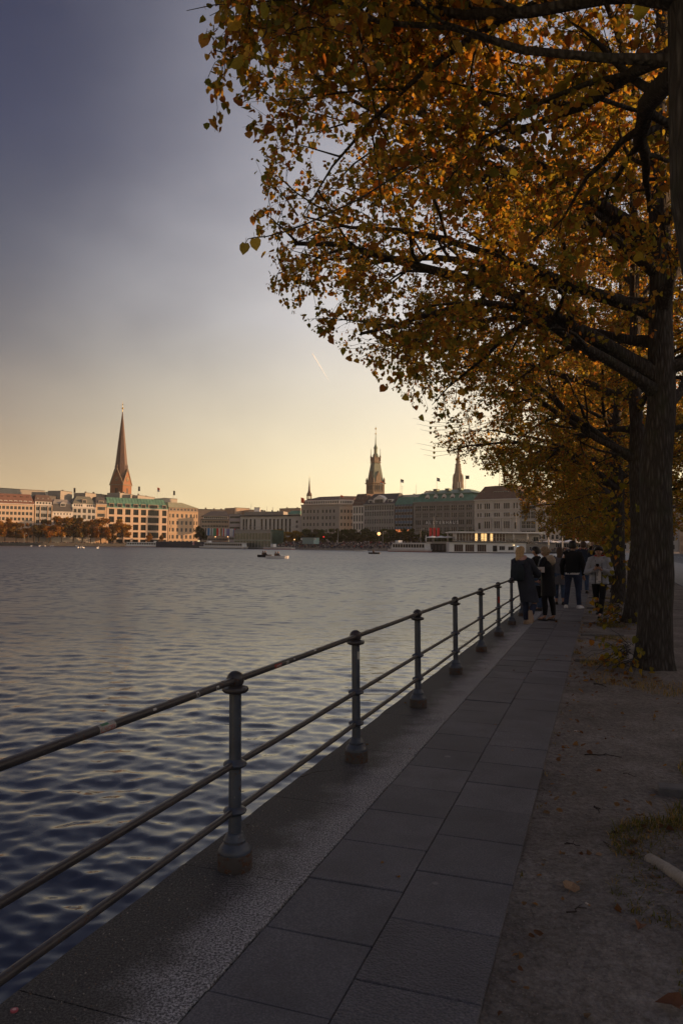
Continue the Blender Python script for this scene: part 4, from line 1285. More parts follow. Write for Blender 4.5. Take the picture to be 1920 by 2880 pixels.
def skyline():
    rear_block(-60, 127, 1369, 640, "long flat-roofed grey block rising behind the hotel roof", M_RGREY, 10, 18, .07)
    rear_block(128, 166, 1384, 655, "low grey roof block with a lit right edge behind the brown-roofed house", M_RGREY, 10, 12, .05)
    rear_block(171, 204, 1380, 640, "square pale roof block with a chimney behind the low white house", M_RGREY, 10, 12, .03, vent=1)
    rear_block(125, 196, 1394, 625, "long dark roof strip behind the low white house", M_RDARK, 10, 12, .05, vent=3)
    rear_block(241, 306, 1386, 650, "grey roof block with lit windows left of the church tower", M_RGREY, 10, 12, .05, vent=3)
    rear_block(338, 368, 1386, 640, "pale grey roof block directly in front of the church tower", M_RGREY, 12, 12, .03, vent=2)
    rear_block(368, 387, 1391, 645, "small roof block right of the church tower", M_RGREY, 12, 12, .03)
    rear_block(388, 436, 1393, 650, "grey roof block below the red flag with a round vent", M_RGREY, 12, 12, .05, vent=2)
    rear_block(458, 499, 1401, 640, "plain square roof block above the yellow-lit corner house", M_RGREY, 12, 12, .02)
    rear_block(500, 660, 1431, 690, "long low brown block with ragged roof behind the flag row", M_BROWNF, 5, 20, .02, vent=7)
    rear_block(660, 703, 1428, 660, "brown roof block with antennas above the banded block", M_BROWNF, 8, 14, .02)
    rear_block(700, 741, 1434, 655, "low brown block with a bright white box beside the antennas", M_BROWNF, 8, 14, .01)
    rear_block(715, 731, 1428, 640, "bright white plant box on the roofs", M_WHITE, 20, 5, .0)
    rear_block(741, 800, 1439, 650, "sloping grey roofs behind the buff block", M_RGREY, 8, 14, .02, vent=3)
    rear_block(786, 845, 1431, 690, "dark brown roof block behind the crane arms", M_BROWNF, 8, 14, -.02, vent=2)
    rear_block(1140, 1192, 1394, 520, "pale gabled roof strip between slate and copper roofs", M_BUFF, 10, 14, -.03, vent=2)
    rear_block(1196, 1225, 1382, 500, "small square roof block left of the copper roof", M_BUFF, 10, 10, .0, vent=1)
    rear_block(1325, 1346, 1389, 470, "brown roof sliver between copper roof and brown mansard", M_RBROWN, 10, 10, .0)
    # small house with green roof, far
    p, q = at(805, 1447, 560), at(843, 1447, 555)
    r = thing("shore_house", ((p.x + q.x) / 2, (p.y + q.y) / 2, 0), "small pale house with light green hipped roof beside the brown corner block", "building")
    W = (q - p).length
    facade(r, p, q, 0, p.z, rows(spread(.3, W - .3, 4), [p.z - 2.6, p.z - 6.2, p.z - 9.8], 1.2, 2.0), M_BUFF)
    shell(r, p, q, 10, 0, p.z, M_BUFF)
    hip(r, p, q, 10, p.z, p.z + 3.0, M_COPPER, 3, (3, 1))

    def spire_base(name, label, px, Y, cat):
        p = at(px, 1525, Y)
        return thing(name, (p.x, p.y, 0), label, cat), Vector((p.x, p.y, 0))

    # church with the plain tall spire
    Y = 678
    r, c = spire_base("church_tower", "brick church tower with tall plain brown spire and clock gables", 337, Y, "church")
    s = lambda py: zat(337, py, Y)
    hw = 6.8; rz = R(-18)
    cr, sr = math.cos(rz), math.sin(rz)
    def T(x, y, z): return (c.x + x * cr - y * sr, c.y + x * sr + y * cr, z)
    z0, zg, zp, ztip = 0, s(1366), s(1323), s(1158)
    b = MB()
    sq = [(-1, -1), (1, -1), (1, 1), (-1, 1)]
    b.loft([[T(x * hw, y * hw, z) for x, y in sq] for z in (z0, zg)])
    b.build("brick_shaft", M_BRICK, r)
    b = MB(); b.loft([[T(x * (hw + .6), y * (hw + .6), z) for x, y in sq] for z in (zg, zg + .8)]); b.build("cornice", M_TSTONE, r)
    # gables with clocks
    for k in range(4):
        a = rz + k * math.pi / 2
        ca, sa = math.cos(a), math.sin(a)
        def Q(x, y, z): return (c.x + x * ca - y * sa, c.y + x * sa + y * ca, z)
        g_ = MB()
        f0 = [Q(-hw, -hw, zg + .8), Q(hw, -hw, zg + .8), Q(0, -hw, zp + 1)]
        f1 = [Q(-hw, -hw + 3.5, zg + .8), Q(hw, -hw + 3.5, zg + .8), Q(0, -hw + 6.4, zp + 1)]
        g_.loft([f1, f0])
        gb = g_.build("gable", M_BRICK, r)
        cl = MB(); zc = zg + .8 + (zp - zg) * .36
        ring = [Q(2.1 * math.cos(t), -hw - .06, zc + 2.1 * math.sin(t)) for t in np.linspace(0, 2 * math.pi, 20, endpoint=False)]
        ring2 = [Q(2.1 * math.cos(t), -hw - .28, zc + 2.1 * math.sin(t)) for t in np.linspace(0, 2 * math.pi, 20, endpoint=False)]
        cl.loft([ring, ring2])
        co = cl.build("clock_face", mat("clock_face", (.16, .12, .09), .6), gb, origin=r.location.copy()); co.location = (0, 0, 0)
        nm = MB()
        for t in range(12):
            w = t * math.pi / 6
            nm.bar(Q(1.45 * math.cos(w), -hw - .34, zc + 1.45 * math.sin(w)), Q(1.95 * math.cos(w), -hw - .34, zc + 1.95 * math.sin(w)), .3, .1)
        nm.bar(Q(0, -hw - .36, zc), Q(.9, -hw - .36, zc + .8), .3, .1); nm.bar(Q(0, -hw - .36, zc), Q(-1.3, -hw - .36, zc + .7), .22, .1)
        h_ = nm.build("clock_numerals", M_GOLD, gb, origin=r.location.copy()); h_.location = (0, 0, 0)
        for sx in (-1, 1):
            e_ = MB(); e_.bar(Q(sx * (hw + .3), -hw - .1, zg + .8), Q(0, -hw - .1, zp + 1.6), .7, .7); e_.build("gable_coping", M_TSTONE, r)
        w_ = MB()
        for dx in (-.8, .8):
            w_.quad(Q(dx - .55, -hw - .05, zg - 8), Q(dx + .55, -hw - .05, zg - 8), Q(dx + .55, -hw - .05, zg - 2.6), Q(dx - .55, -hw - .05, zg - 2.6))
        w_.build("belfry_window", M_BLACK, r)
        pz = Q(0, -hw + .3, 0)
        MB().lathe([(.5, zp - 2), (.40, zp + 2.5), (.7, zp + 3.2), (.05, zp + 5.5)], (pz[0], pz[1], 0), 8).build("pinnacle", M_COPPERB, r)
    b = MB()
    oct_ = [(math.cos(t), math.sin(t)) for t in np.linspace(math.pi / 8, 2 * math.pi + math.pi / 8, 8, endpoint=False)]
    def O(rad, z): return [T(x * rad, y * rad, z) for x, y in oct_]
    sqr = [T(x * hw * .99, y * hw * .99, zg + .8) for x, y in ((1, .41), (.41, 1), (-.41, 1), (-1, .41), (-1, -.41), (-.41, -1), (.41, -1), (1, -.41))]
    b.loft([[T(x * hw * 1.02, y * hw * 1.02, zg + .8) for x, y in oct_], O(6.3, zp - 2), O(5.5, zp + 6), O(.28, ztip)])
    b.build("spire", M_COPPERB, r)
    pz = T(0, 0, 0)
    MB().lathe([(.25, ztip), (.18, ztip + 2.2), (.9, ztip + 2.8), (1.0, ztip + 3.3), (.2, ztip + 4.2), (.14, ztip + 6.2), (.7, ztip + 6.7), (.12, ztip + 7.4), (.05, ztip + 9.4)], (pz[0], pz[1], 0), 8).build("finial", M_GOLD, r)

    # slender ridge turret behind the corner block
    Y = 640
    r, c = spire_base("ridge_turret", "slender dark spire on an open lantern behind the corner block", 868, Y, "spire")
    s = lambda py: zat(868, py, Y)
    MB().lathe([(2.0, 15), (2.0, s(1404)), (2.3, s(1403))], c, 8).build("drum", M_TSTONE, r)
    for k in range(8):
        a = k * math.pi / 4
        MB().box((c.x + 1.9 * math.cos(a), c.y + 1.9 * math.sin(a), (s(1404) + s(1395)) / 2), (.5, .5, s(1395) - s(1404)), 0, a).build("lantern_post", M_TSTONE, r)
    MB().lathe([(2.2, s(1395)), (2.4, s(1393)), (2.1, s(1389)), (1.2, s(1384)), (.9, s(1378)), (.55, s(1362)), (.12, s(1344))], c, 8).build("spire", M_COPPERB, r)
    MB().lathe([(.1, s(1344)), (.35, s(1343)), (.08, s(1341)), (.05, s(1337))], c, 6).build("finial", M_GOLD, r)

    # town hall tower
    Y = 680
    px = 1054
    r, c = spire_base("town_hall_tower", "ornate sandstone town hall tower with stepped green-topped spire and corner pinnacles", px, Y, "tower")
    s = lambda py: zat(px, py, Y)
    rz = R(30); cr, sr = math.cos(rz), math.sin(rz)
    def T(x, y, z): return (c.x + x * cr - y * sr, c.y + x * sr + y * cr, z)
    def SQ(h, z): return [T(x * h, y * h, z) for x, y in sq]
    h0 = 6.1
    b = MB(); b.loft([SQ(h0, 0), SQ(h0, s(1362))]); b.build("shaft", M_TSTONE, r)
    b = MB(); b.loft([SQ(h0 + .3, s(1362)), SQ(h0 + 1.0, s(1360)), SQ(h0 + 1.0, s(1359))]); b.build("cornice", M_TSTONE, r)
    for k in range(4):
        a = rz + k * math.pi / 2
        ca, sa = math.cos(a), math.sin(a)
        def Q(x, y, z): return (c.x + x * ca - y * sa, c.y + x * sa + y * ca, z)
        for dx in (-2.6, 0, 2.6):
            w_ = MB(); w_.quad(Q(dx - .7, -h0 - .05, s(1378)), Q(dx + .7, -h0 - .05, s(1378)), Q(dx + .7, -h0 - .05, s(1367)), Q(dx - .7, -h0 - .05, s(1367)))
            w_.build("belfry_window", M_BLACK, r)
        for dx in (-3.9, -1.3, 1.3, 3.9):
            w_ = MB(); w_.bar(Q(dx, -h0 - .15, s(1384)), Q(dx, -h0 - .15, s(1363)), .6, .4); w_.build("pilaster", M_TSTONE, r)
        g_ = MB()
        f0 = [Q(-3.4, -h0 + .2, s(1359)), Q(3.4, -h0 + .2, s(1359)), Q(2.6, -h0 + .4, s(1343)), Q(0, -h0 + .6, s(1326)), Q(-2.6, -h0 + .4, s(1343))]
        f1 = [Q(-3.4, -2, s(1359)), Q(3.4, -2, s(1359)), Q(2.6, -2, s(1343)), Q(0, -2, s(1326)), Q(-2.6, -2, s(1343))]
        g_.loft([f1, f0]); g_.build("gable", M_TSTONE, r)
        fx, fy = sq[k]
        pz = T(fx * (h0 - .3), fy * (h0 - .3), 0)
        MB().lathe([(.9, s(1359)), (.8, s(1352)), (1.0, s(1351)), (.1, s(1343))], (pz[0], pz[1], 0), 6).build("corner_statue", M_TSTONE, r)
        pz = T(fx * 3.1, fy * 3.1, 0)
        MB().lathe([(.6, s(1298)), (.55, s(1286)), (.8, s(1285)), (.3, s(1280)), (.15, s(1268)), (.25, s(1266)), (.03, s(1262))], (pz[0], pz[1], 0), 6).build("pinnacle", M_TSTONE, r)
    b = MB(); b.loft([SQ(h0 - .6, s(1359)), SQ(4.6, s(1335)), SQ(3.4, s(1308)), SQ(3.1, s(1303))]); b.build("lower_spire", mat("spire_green_grey", (.165, .19, .145), .6, 0, .25, .3), r)
    b = MB(); b.loft([SQ(3.6, s(1303)), SQ(3.7, s(1301)), SQ(3.2, s(1300)), SQ(3.2, s(1289)), SQ(3.7, s(1288)), SQ(3.6, s(1286))]); b.build("gallery", M_TSTONE, r)
    MB().lathe([(2.5, s(1286)), (2.7, s(1283)), (2.2, s(1278)), (1.5, s(1275)), (1.5, s(1262)), (1.9, s(1261)), (1.6, s(1258)), (.75, s(1251)), (.55, s(1248)), (.18, s(1222))], c, 10).build("upper_spire", mat("spire_green", (.20, .25, .17), .55, 0, .2, .3), r)
    MB().lathe([(.15, s(1222)), (.7, s(1221)), (.75, s(1219.5)), (.15, s(1218)), (.12, s(1209)), (.6, s(1207)), (.7, s(1205)), (.05, s(1201))], c, 8).build("finial", M_GOLD, r)

    # gothic spire behind the copper roof
    Y = 1000
    px = 1287
    r, c = spire_base("gothic_spire", "brown gothic church spire with crockets rising behind the green copper roof", px, Y, "church")
    s = lambda py: zat(px, py, Y)
    octp = [(math.cos(t), math.sin(t)) for t in np.linspace(0, 2 * math.pi, 8, endpoint=False)]
    def OC(rad, z): return [(c.x + x * rad, c.y + y * rad, z) for x, y in octp]
    b = MB(); b.loft([OC(8.2, 0), OC(8.0, s(1368)), OC(6.2, s(1336)), OC(5.6, s(1332))]); b.build("lower_tower", M_TSTONE, r)
    b = MB(); b.loft([OC(4.9, s(1332)), OC(3.6, s(1309)), OC(4.0, s(1308)), OC(4.0, s(1306)), OC(2.9, s(1305)), OC(1.2, s(1272)), OC(.15, s(1247))]); b.build("spire", M_TSTONE, r)
    for k in range(8):
        a = k * math.pi / 4
        MB().lathe([(1.0, s(1375)), (.9, s(1348)), (.1, s(1334))], (c.x + 6.6 * math.cos(a), c.y + 6.6 * math.sin(a), 0), 5).build("pinnacle", M_TSTONE, r)
        cb = MB()
        for j in range(9):
            t = j / 9
            rad = 4.9 + (1.2 - 4.9) * t; z = s(1332) + (s(1272) - s(1332)) * t
            cb.ball((c.x + rad * math.cos(a), c.y + rad * math.sin(a), z), .55, 5, 3)
        cb.build("crockets", M_TSTONE, r)
    wl = MB()
    for a in (R(-100), R(-78)):
        wl.box((c.x + 7.6 * math.cos(a), c.y + 7.6 * math.sin(a), s(1366)), (1.1, 1.1, 9), 0, a)
    wl.build("lancet_window", mat("bright_opening", (.75, .7, .6), .9), r)


skyline()

# ================================================================== THE TREE ROW
LEAF_RING = np.array([(0, .08, .01), (-.27, -.03, .02), (-.50, .27, .05), (-.40, .66, .03), (0, 1.06, -.06), (.40, .66, .03), (.50, .27, .05), (.27, -.03, .02)])
LEAF_MID = np.array([(0, .42, -.03)])
LEAF_V = np.concatenate([LEAF_MID, LEAF_RING])
LEAF_F = np.array([(0, 1 + i, 1 + (i + 1) % 8) for i in range(8)])
LEAF6_V = np.array([(0, .06, 0), (-.46, .24, .05), (-.38, .68, .03), (0, 1.05, -.05), (.38, .68, .03), (.46, .24, .05)])
LEAF6_F = np.array([(0, 5, 4), (0, 4, 3), (0, 3, 2), (0, 2, 1)])
LEAF4_V = np.array([(0, 0, 0), (-.48, .42, .05), (0, 1.03, -.03), (.48, .42, .05)])
LEAF4_F = np.array([(0, 3, 2), (0, 2, 1)])


def norm(a):
    return a / np.maximum(np.linalg.norm(a, axis=-1, keepdims=True), 1e-9)


def leaf_frames(pos, outd, r, droop=0.55):
    """orientation of hanging leaves: y axis along the leaf, z its face"""
    n = len(pos)
    ax = norm(outd * 0.45 + r.normal(0, .55, (n, 3)) + np.array([0, 0, -droop]))
    nz = norm(r.normal(0, .6, (n, 3)) + np.array([0, 0, .75]))
    xx = norm(np.cross(ax, nz)); zz_ = np.cross(xx, ax)
    return xx, ax, zz_


def leaves_mesh(name, pos, frames, size, cols, mat_, four=False, r=None):
    V, Fc = (LEAF4_V, LEAF4_F) if four else (LEAF6_V, LEAF6_F)
    xx, yy, zc = frames
    n, k = len(pos), len(V)
    curl = (r.normal(0, 1, n) * .9 if r is not None else np.zeros(n))
    loc = np.repeat(V[None], n, 0).copy()
    loc[:, :, 2] += curl[:, None] * loc[:, :, 0] ** 2 * 1.1 - np.abs(curl)[:, None] * .22 * loc[:, :, 1] ** 2
    loc *= size[:, None, None]
    v = pos[:, None] + loc[..., 0:1] * xx[:, None] + loc[..., 1:2] * yy[:, None] + loc[..., 2:3] * zc[:, None]
    f = (Fc[None] + (np.arange(n) * k)[:, None, None]).reshape(-1, 3)
    me = bpy.data.meshes.new(name)
    me.vertices.add(n * k); me.vertices.foreach_set('co', v.reshape(-1).astype(np.float32))
    me.loops.add(f.size); me.loops.foreach_set('vertex_index', f.ravel().astype(np.int32))
    me.polygons.add(len(f)); me.polygons.foreach_set('loop_start', np.arange(0, f.size, 3, dtype=np.int32))
    ca = me.color_attributes.new('leaf_colour', 'FLOAT_COLOR', 'POINT')
    c4 = np.concatenate([np.repeat(cols, k, 0), np.ones((n * k, 1))], 1)
    ca.data.foreach_set('color', c4.astype(np.float32).ravel())
    me.materials.append(mat_)
    me.update(calc_edges=True)
    return me


def tubes_mesh(name, polys, mat_):
    """polys: list of (points array, radii array, sides)"""
    vs, fs = [], []
    base = 0
    for P, rad, sides in polys:
        n = len(P)
        t = np.empty_like(P); t[1:-1] = P[2:] - P[:-2]; t[0] = P[1] - P[0]; t[-1] = P[-1] - P[-2]
        t = norm(t)
        ref = np.where(np.abs(t[:, 2:3]) < .9, np.array([[0, 0, 1.0]]), np.array([[1.0, 0, 0]]))
        a = norm(np.cross(t, ref)); b = np.cross(a, t)
        w = np.linspace(0, 2 * np.pi, sides, endpoint=False)
        ring = P[:, None] + rad[:, None, None] * (a[:, None] * np.cos(w)[None, :, None] + b[:, None] * np.sin(w)[None, :, None])
        vs.append(ring.reshape(-1, 3))
        i = np.arange(n - 1)[:, None] * sides; k = np.arange(sides)[None]
        k2 = (k + 1) % sides
        fs.append(np.stack([i + k, i + k2, i + sides + k2, i + sides + k], -1).reshape(-1, 4) + base)
        base += n * sides
    v = np.concatenate(vs); f = np.concatenate(fs)
    me = bpy.data.meshes.new(name)
    me.vertices.add(len(v)); me.vertices.foreach_set('co', v.reshape(-1).astype(np.float32))
    me.loops.add(f.size); me.loops.foreach_set('vertex_index', f.ravel().astype(np.int32))
    me.polygons.add(len(f)); me.polygons.foreach_set('loop_start', np.arange(0, f.size, 4, dtype=np.int32))
    me.polygons.foreach_set('use_smooth', np.ones(len(f), bool))
    me.materials.append(mat_)
    me.update(calc_edges=True)
    return me


def grow(seed, H=13.0, RX=4.6, limbs=15, trunk_r=.215, low=2.7, lean=(0, 0), sub=(9, 7, 4), explicit=(), droop=.22, leafn=11, wside=1.0, prune=None):
    """returns trunk path, branch tubes and leaf positions, in metres round the trunk's foot; x = along quay, y = towards the water"""
    r = np.random.default_rng(seed)
    T = []
    zt = np.linspace(0, H * .86, 14)
    wob = np.cumsum(r.normal(0, .035, (14, 2)), 0)
    trunk = np.stack([wob[:, 0] + lean[0] * zt, wob[:, 1] + lean[1] * zt, zt], 1)
    trad = trunk_r * np.clip(1 - (zt / (H * .9)) ** 1.15 * .93, .05, 1)
    def tr_at(z):
        return np.array([np.interp(z, zt, trunk[:, i]) for i in range(3)]), np.interp(z, zt, trad)
    br, tips, tdir = [], [], []
    def curve(p, d, L, n, wob_, grav, up=0.0):
        pts = [p]; d = d / np.linalg.norm(d)
        st = L / (n - 1)
        for i in range(n - 1):
            d = d + r.normal(0, wob_, 3) + np.array([0, 0, up - grav * (i / n)])
            d /= np.linalg.norm(d)
            p = p + d * st
            pts.append(p)
        return np.array(pts)
    lims = []
    for i in range(limbs):
        f = (i + .5) / limbs
        z = low + (H * .80 - low) * f ** 1.1
        az = i * 2.399963 + r.normal(0, .25)
        reach = RX * (0.95 - .50 * f ** 2.2) * (1 + r.normal(0, .07))
        el = .30 + .75 * f + r.normal(0, .1)
        lims.append((z, az, el, reach, max(.03, .085 * (1 - .6 * f))))
    lims += list(explicit)
    for z, az, el, L, rad in lims:
        p0, tr = tr_at(z)
        dirn = np.array([math.cos(az), math.sin(az) * wside, math.tan(min(el, 1.25))])
        C = curve(p0, dirn, L * (1.25 if el < .9 else 1.1), 11, .10, droop * .75)
        rr = rad * np.linspace(1, .22, 11) ** 1.0
        rr[0] = min(rad * 1.45, tr)
        br.append((C, rr, 7))
        s1 = np.concatenate([[0], np.cumsum(np.linalg.norm(np.diff(C, axis=0), axis=1))]); s1 /= s1[-1]
        for j in range(sub[0]):
            t = .20 + .80 * (j + r.random()) / sub[0]
            t = min(t, .99)
            k = min(int(t * 10), 9)
            p = C[k] + (C[k + 1] - C[k]) * (t * 10 - k)
            d = C[k + 1] - C[k]; d /= np.linalg.norm(d)
            side = np.cross(d, [0, 0, 1.0]); side /= max(np.linalg.norm(side), 1e-6)
            sg = 1 if j % 2 else -1
            dd = d * .65 + side * sg * (.75 + r.normal(0, .15)) + np.array([0, 0, r.normal(.10, .38)])
            L2 = L * (.48 - .22 * t) * (1 + r.normal(0, .2))
            r2 = max(.007, rr[k] * .52)
            C2 = curve(p, dd, max(L2, .5), 7, .15, droop)
            br.append((C2, np.linspace(r2, .0045, 7), 5))
            for q in range(sub[1]):
                t2 = min(.22 + .78 * (q + r.random()) / sub[1], .99)
                k2 = min(int(t2 * 6), 5)
                p2 = C2[k2] + (C2[k2 + 1] - C2[k2]) * (t2 * 6 - k2)
                d2 = C2[k2 + 1] - C2[k2]; d2 /= np.linalg.norm(d2)
                dd2 = d2 * .7 + r.normal(0, .62, 3) + np.array([0, 0, -.05])
                L3 = (.38 + .55 * r.random()) * (1.1 - .3 * t2) * RX / 4.6
                C3 = curve(p2, dd2, L3, 5, .18, droop * 1.1)
                br.append((C3, np.linspace(.0052, .0026, 5), 3))
                for w in range(sub[2]):
                    t3 = (w + .4 + .6 * r.random()) / sub[2]; t3 = min(t3, .99)
                    k3 = min(int(t3 * 4), 3)
                    p3 = C3[k3] + (C3[k3 + 1] - C3[k3]) * (t3 * 4 - k3)
                    d3 = C3[k3 + 1] - C3[k3]; d3 /= np.linalg.norm(d3)
                    C4 = curve(p3, d3 * .6 + r.normal(0, .6, 3), .16 + .26 * r.random(), 3, .15, droop)
                    br.append((C4, np.array([.0028, .002, .0014]), 3))
                    m = r.poisson(leafn)
                    tt = r.random(m) ** .8
                    seg = np.minimum((tt * 2).astype(int), 1)
                    pp = C4[seg] + (C4[seg + 1] - C4[seg]) * (tt * 2 - seg)[:, None]
                    tips.append(pp); tdir.append(np.repeat([(C4[-1] - C4[0]) / .3], m, 0))
    tips, tdir = np.concatenate(tips), np.concatenate(tdir)
    if prune:
        k, nt = prune[:2]
        lim = prune[2] if len(prune) > 2 else 99.0
        def ok(p):
            w = p[..., 1] - nt
            return (p[..., 2] > 1.63 + k * np.maximum(0, w)) & (w < lim - (prune[3] if len(prune) > 3 else .8) * np.maximum(0, .3 - p[..., 0]))
        m = ok(tips); tips, tdir = tips[m], tdir[m]
        nb = []
        for C, rr, sd in br:
            v = ok(C)
            cut = len(C) if v.all() else int(np.argmin(v))
            if cut >= 2: nb.append((C[:cut], rr[:cut] if cut == len(C) else np.minimum(rr[:cut], rr[0] * np.linspace(1, .10, cut)), sd))
        br = nb
    return (trunk, trad), br, tips, tdir, r


def trunk_mesh(name, path, seed, flare=.30, sides=44, rings=90):
    P, rad = path
    zt = np.linspace(-.06, P[-1, 2], rings)
    zt = np.concatenate([np.linspace(-.06, 1.0, 26), np.linspace(1.04, P[-1, 2], rings - 26)])
    X = np.interp(zt, P[:, 2], P[:, 0]); Y = np.interp(zt, P[:, 2], P[:, 1]); Rr = np.interp(zt, P[:, 2], rad)
    vs = []
    for x, y, z, r0 in zip(X, Y, zt, Rr):
        for k in range(sides):
            a = 2 * math.pi * k / sides
            fl = flare * math.exp(-max(z, 0) / .22) * (.65 + .35 * math.sin(5 * a + seed))
            bk = .055 * mnoise.noise((math.cos(a) * 3.2 + seed, math.sin(a) * 3.2, z * .55)) + .05 * mnoise.noise((math.cos(a) * 11, math.sin(a) * 11 + seed, z * 1.3))
            lump = .10 * max(0, mnoise.noise((math.cos(a) * 1.4 + seed * 2.1, math.sin(a) * 1.4, z * 1.1)) - .18)
            r = r0 * (1 + fl + bk + lump * 2.2)
            vs.append((x + r * math.cos(a), y + r * math.sin(a), z))
    n = len(zt)
    b = MB().add(vs, [(i * sides + k, i * sides + (k + 1) % sides, (i + 1) * sides + (k + 1) % sides, (i + 1) * sides + k) for i in range(n - 1) for k in range(sides)])
    return b.mesh(name, M_BARK, (0, 0, 0), True)


HUE = np.array(LEAF_HUES)


def leaf_cols(n, r, pos, bias=0.0):
    w = np.array([.20, .14, .19, .16, .09, .12, .10])
    i = r.choice(7, n, p=w)
    c = HUE[i] * (0.75 + .5 * r.random((n, 1)))
    return c


LEAF_ONE = None


def leaf_single():
    global LEAF_ONE
    if LEAF_ONE is None:
        LEAF_ONE = []
        for k, c in enumerate((.35, -.5, .9)):
            b = MB()
            v = LEAF_V.copy(); v[:, 2] += c * v[:, 0] ** 2 * 1.1 - abs(c) * .25 * v[:, 1] ** 2
            b.add([tuple(p) for p in v], [tuple(f) for f in LEAF_F])
            b.tube([(0, .05, .01), (.02, -.2, .02), (0, -.42, .06)], .018, 4, cap=False)
            LEAF_ONE.append(b.mesh("leaf", M_LEAFP))
    return LEAF_ONE


def plant_tree(u, n, seed, label, grp, singles=0, leaf=.078, four=False, **kw):
    path, br, pos, td, r = grow(seed, **kw)
    root = thing("linden_tree", UN(u, n, 0), label, "tree", grp, UANG)
    link("trunk", trunk_mesh("trunk", path, seed * 1.7, .06 if seed == 3 else .38), root)
    big = [b for b in br if b[2] >= 7]
    rest = [b for b in br if b[2] < 7]
    for b in big:
        link("branch", tubes_mesh("branch", [b], M_BARK), root)
    o = link("twigs", tubes_mesh("twigs", rest, M_BARK), root); o['kind'] = 'stuff'
    xx, yy, zc = leaf_frames(pos, td, r)
    pos = pos + yy * r.uniform(.005, .05, (len(pos), 1))
    size = leaf * (0.50 + .50 * r.random(len(pos)) + .75 * (r.random(len(pos)) > .93))
    cols = leaf_cols(len(pos), r, pos)
    keep = np.ones(len(pos), bool)
    if singles:
        rot = Matrix.Rotation(UANG, 3, 'Z'); base = UN(u, n, 0)
        A = np.array(rot)
        wp = pos @ A.T + np.array(base)
        cmi = np.array(CM)
        loc = (wp - np.array([0, 0, EYE])) @ cmi
        dep = -loc[:, 2]
        px = 960 + F_PX * loc[:, 0] / np.maximum(dep, .01); py = 1440 - F_PX * loc[:, 1] / np.maximum(dep, .01)
        # nothing may brush the lens: leaves nearer than two metres are dropped
        dd = np.linalg.norm(wp - np.array([0, 0, EYE]), axis=1)
        keep &= dd > 2.3
        inside = (dep > .5) & (px > -30) & (px < 1950) & (py > -30) & (py < 2900) & keep
        score = np.where(inside, size / np.maximum(dep, .1), 0)
        pick = np.argsort(-score)[:singles]
        pick = pick[score[pick] > 0]
        ms = leaf_single()
        for j, i in enumerate(pick):
            M = Matrix((xx[i], yy[i], zc[i])).transposed()
            lo = link("leaf", ms[j % 3], root, pos[i], M.to_euler(), (size[i],) * 3)
            keep[i] = False
    o = link("foliage", leaves_mesh("foliage", pos[keep], (xx[keep], yy[keep], zc[keep]), size[keep], cols[keep], M_LEAF, four, r), root)
    o['kind'] = 'stuff'
    return root


GT = "lindens in a row along the waterside walk"
# explicit limbs: (height on trunk, azimuth [0 = along the quay away, 90 deg = to the water], elevation, reach, radius)
W_ = math.pi / 2
t1 = plant_tree(4.3, .615, 3, "nearest linden, its mottled trunk cut by the right edge of the picture", GT, 300, .057,
                H=13.5, RX=3.0, limbs=17, trunk_r=.20, low=4.2, lean=(.0, .028), droop=.10, sub=(10, 7, 4), leafn=13, prune=(1.04, .62, 2.72),
                explicit=[(4.3, W_ - .33, .26, 4.2, .028), (4.9, W_ - .55, .30, 4.4, .030), (4.6, W_ - .12, .36, 3.6, .028), (4.7, W_ - .27, .30, 3.9, .040), (5.2, W_ - .05, .28, 3.6, .040), (5.4, W_ - .42, .22, 4.2, .038), (4.7, W_ - .2, .62, 2.7, .055), (5.6, W_ - .7, .5, 3.2, .055), (4.4, W_ - 1.0, .5, 3.4, .05), (6.4, W_ - .3, .6, 2.6, .08)])
t2 = plant_tree(10.96, .73, 11, "large linden with a thick furrowed trunk and weeds round its foot", GT, 300, .062,
                H=13.5, RX=4.5, limbs=18, trunk_r=.235, low=3.3, lean=(0, -.006), droop=.13, sub=(11, 8, 4), leafn=10,
                prune=(.82, .73, 5.1, .38), explicit=[(4.0, W_ + .15, .50, 4.4, .12), (5.0, W_ - .5, .6, 4.4, .11), (6.0, W_ + .5, .45, 4.6, .10), (4.9, W_ + .5, .36, 5.2, .075), (5.5, W_ + .7, .34, 5.3, .07), (5.9, W_ + .25, .34, 5.0, .07)])
t3 = plant_tree(17.44, .68, 23, "second linden along the soil strip, half hidden by the large furrowed trunk", GT, 300, .066, True,
                H=13.0, RX=4.3, limbs=18, trunk_r=.21, low=3.1, droop=.12, sub=(11, 8, 4), leafn=10, prune=(.72, .68), explicit=[(3.6, W_ + .1, .55, 4.4, .10), (5.0, W_ - .3, .5, 4.5, .10)])
t4 = plant_tree(23.43, .50, 31, "linden wrapped in yellow-green shoots beside the boy with the phone", GT, 200, .07, True,
                H=13.0, RX=4.1, limbs=18, trunk_r=.20, low=2.9, droop=.12, explicit=[(3.6, W_, .55, 4.2, .09)], sub=(10, 8, 4), leafn=10, prune=(.67, .5))
t5 = plant_tree(29.8, .6, 47, "linden beyond the shoot-wrapped tree, seen as bark and low crown only", GT, 0, .088, True,
                H=12.5, RX=4.0, limbs=16, trunk_r=.20, low=2.5, droop=.13, sub=(9, 7, 4), leafn=11, prune=(.62, .6))
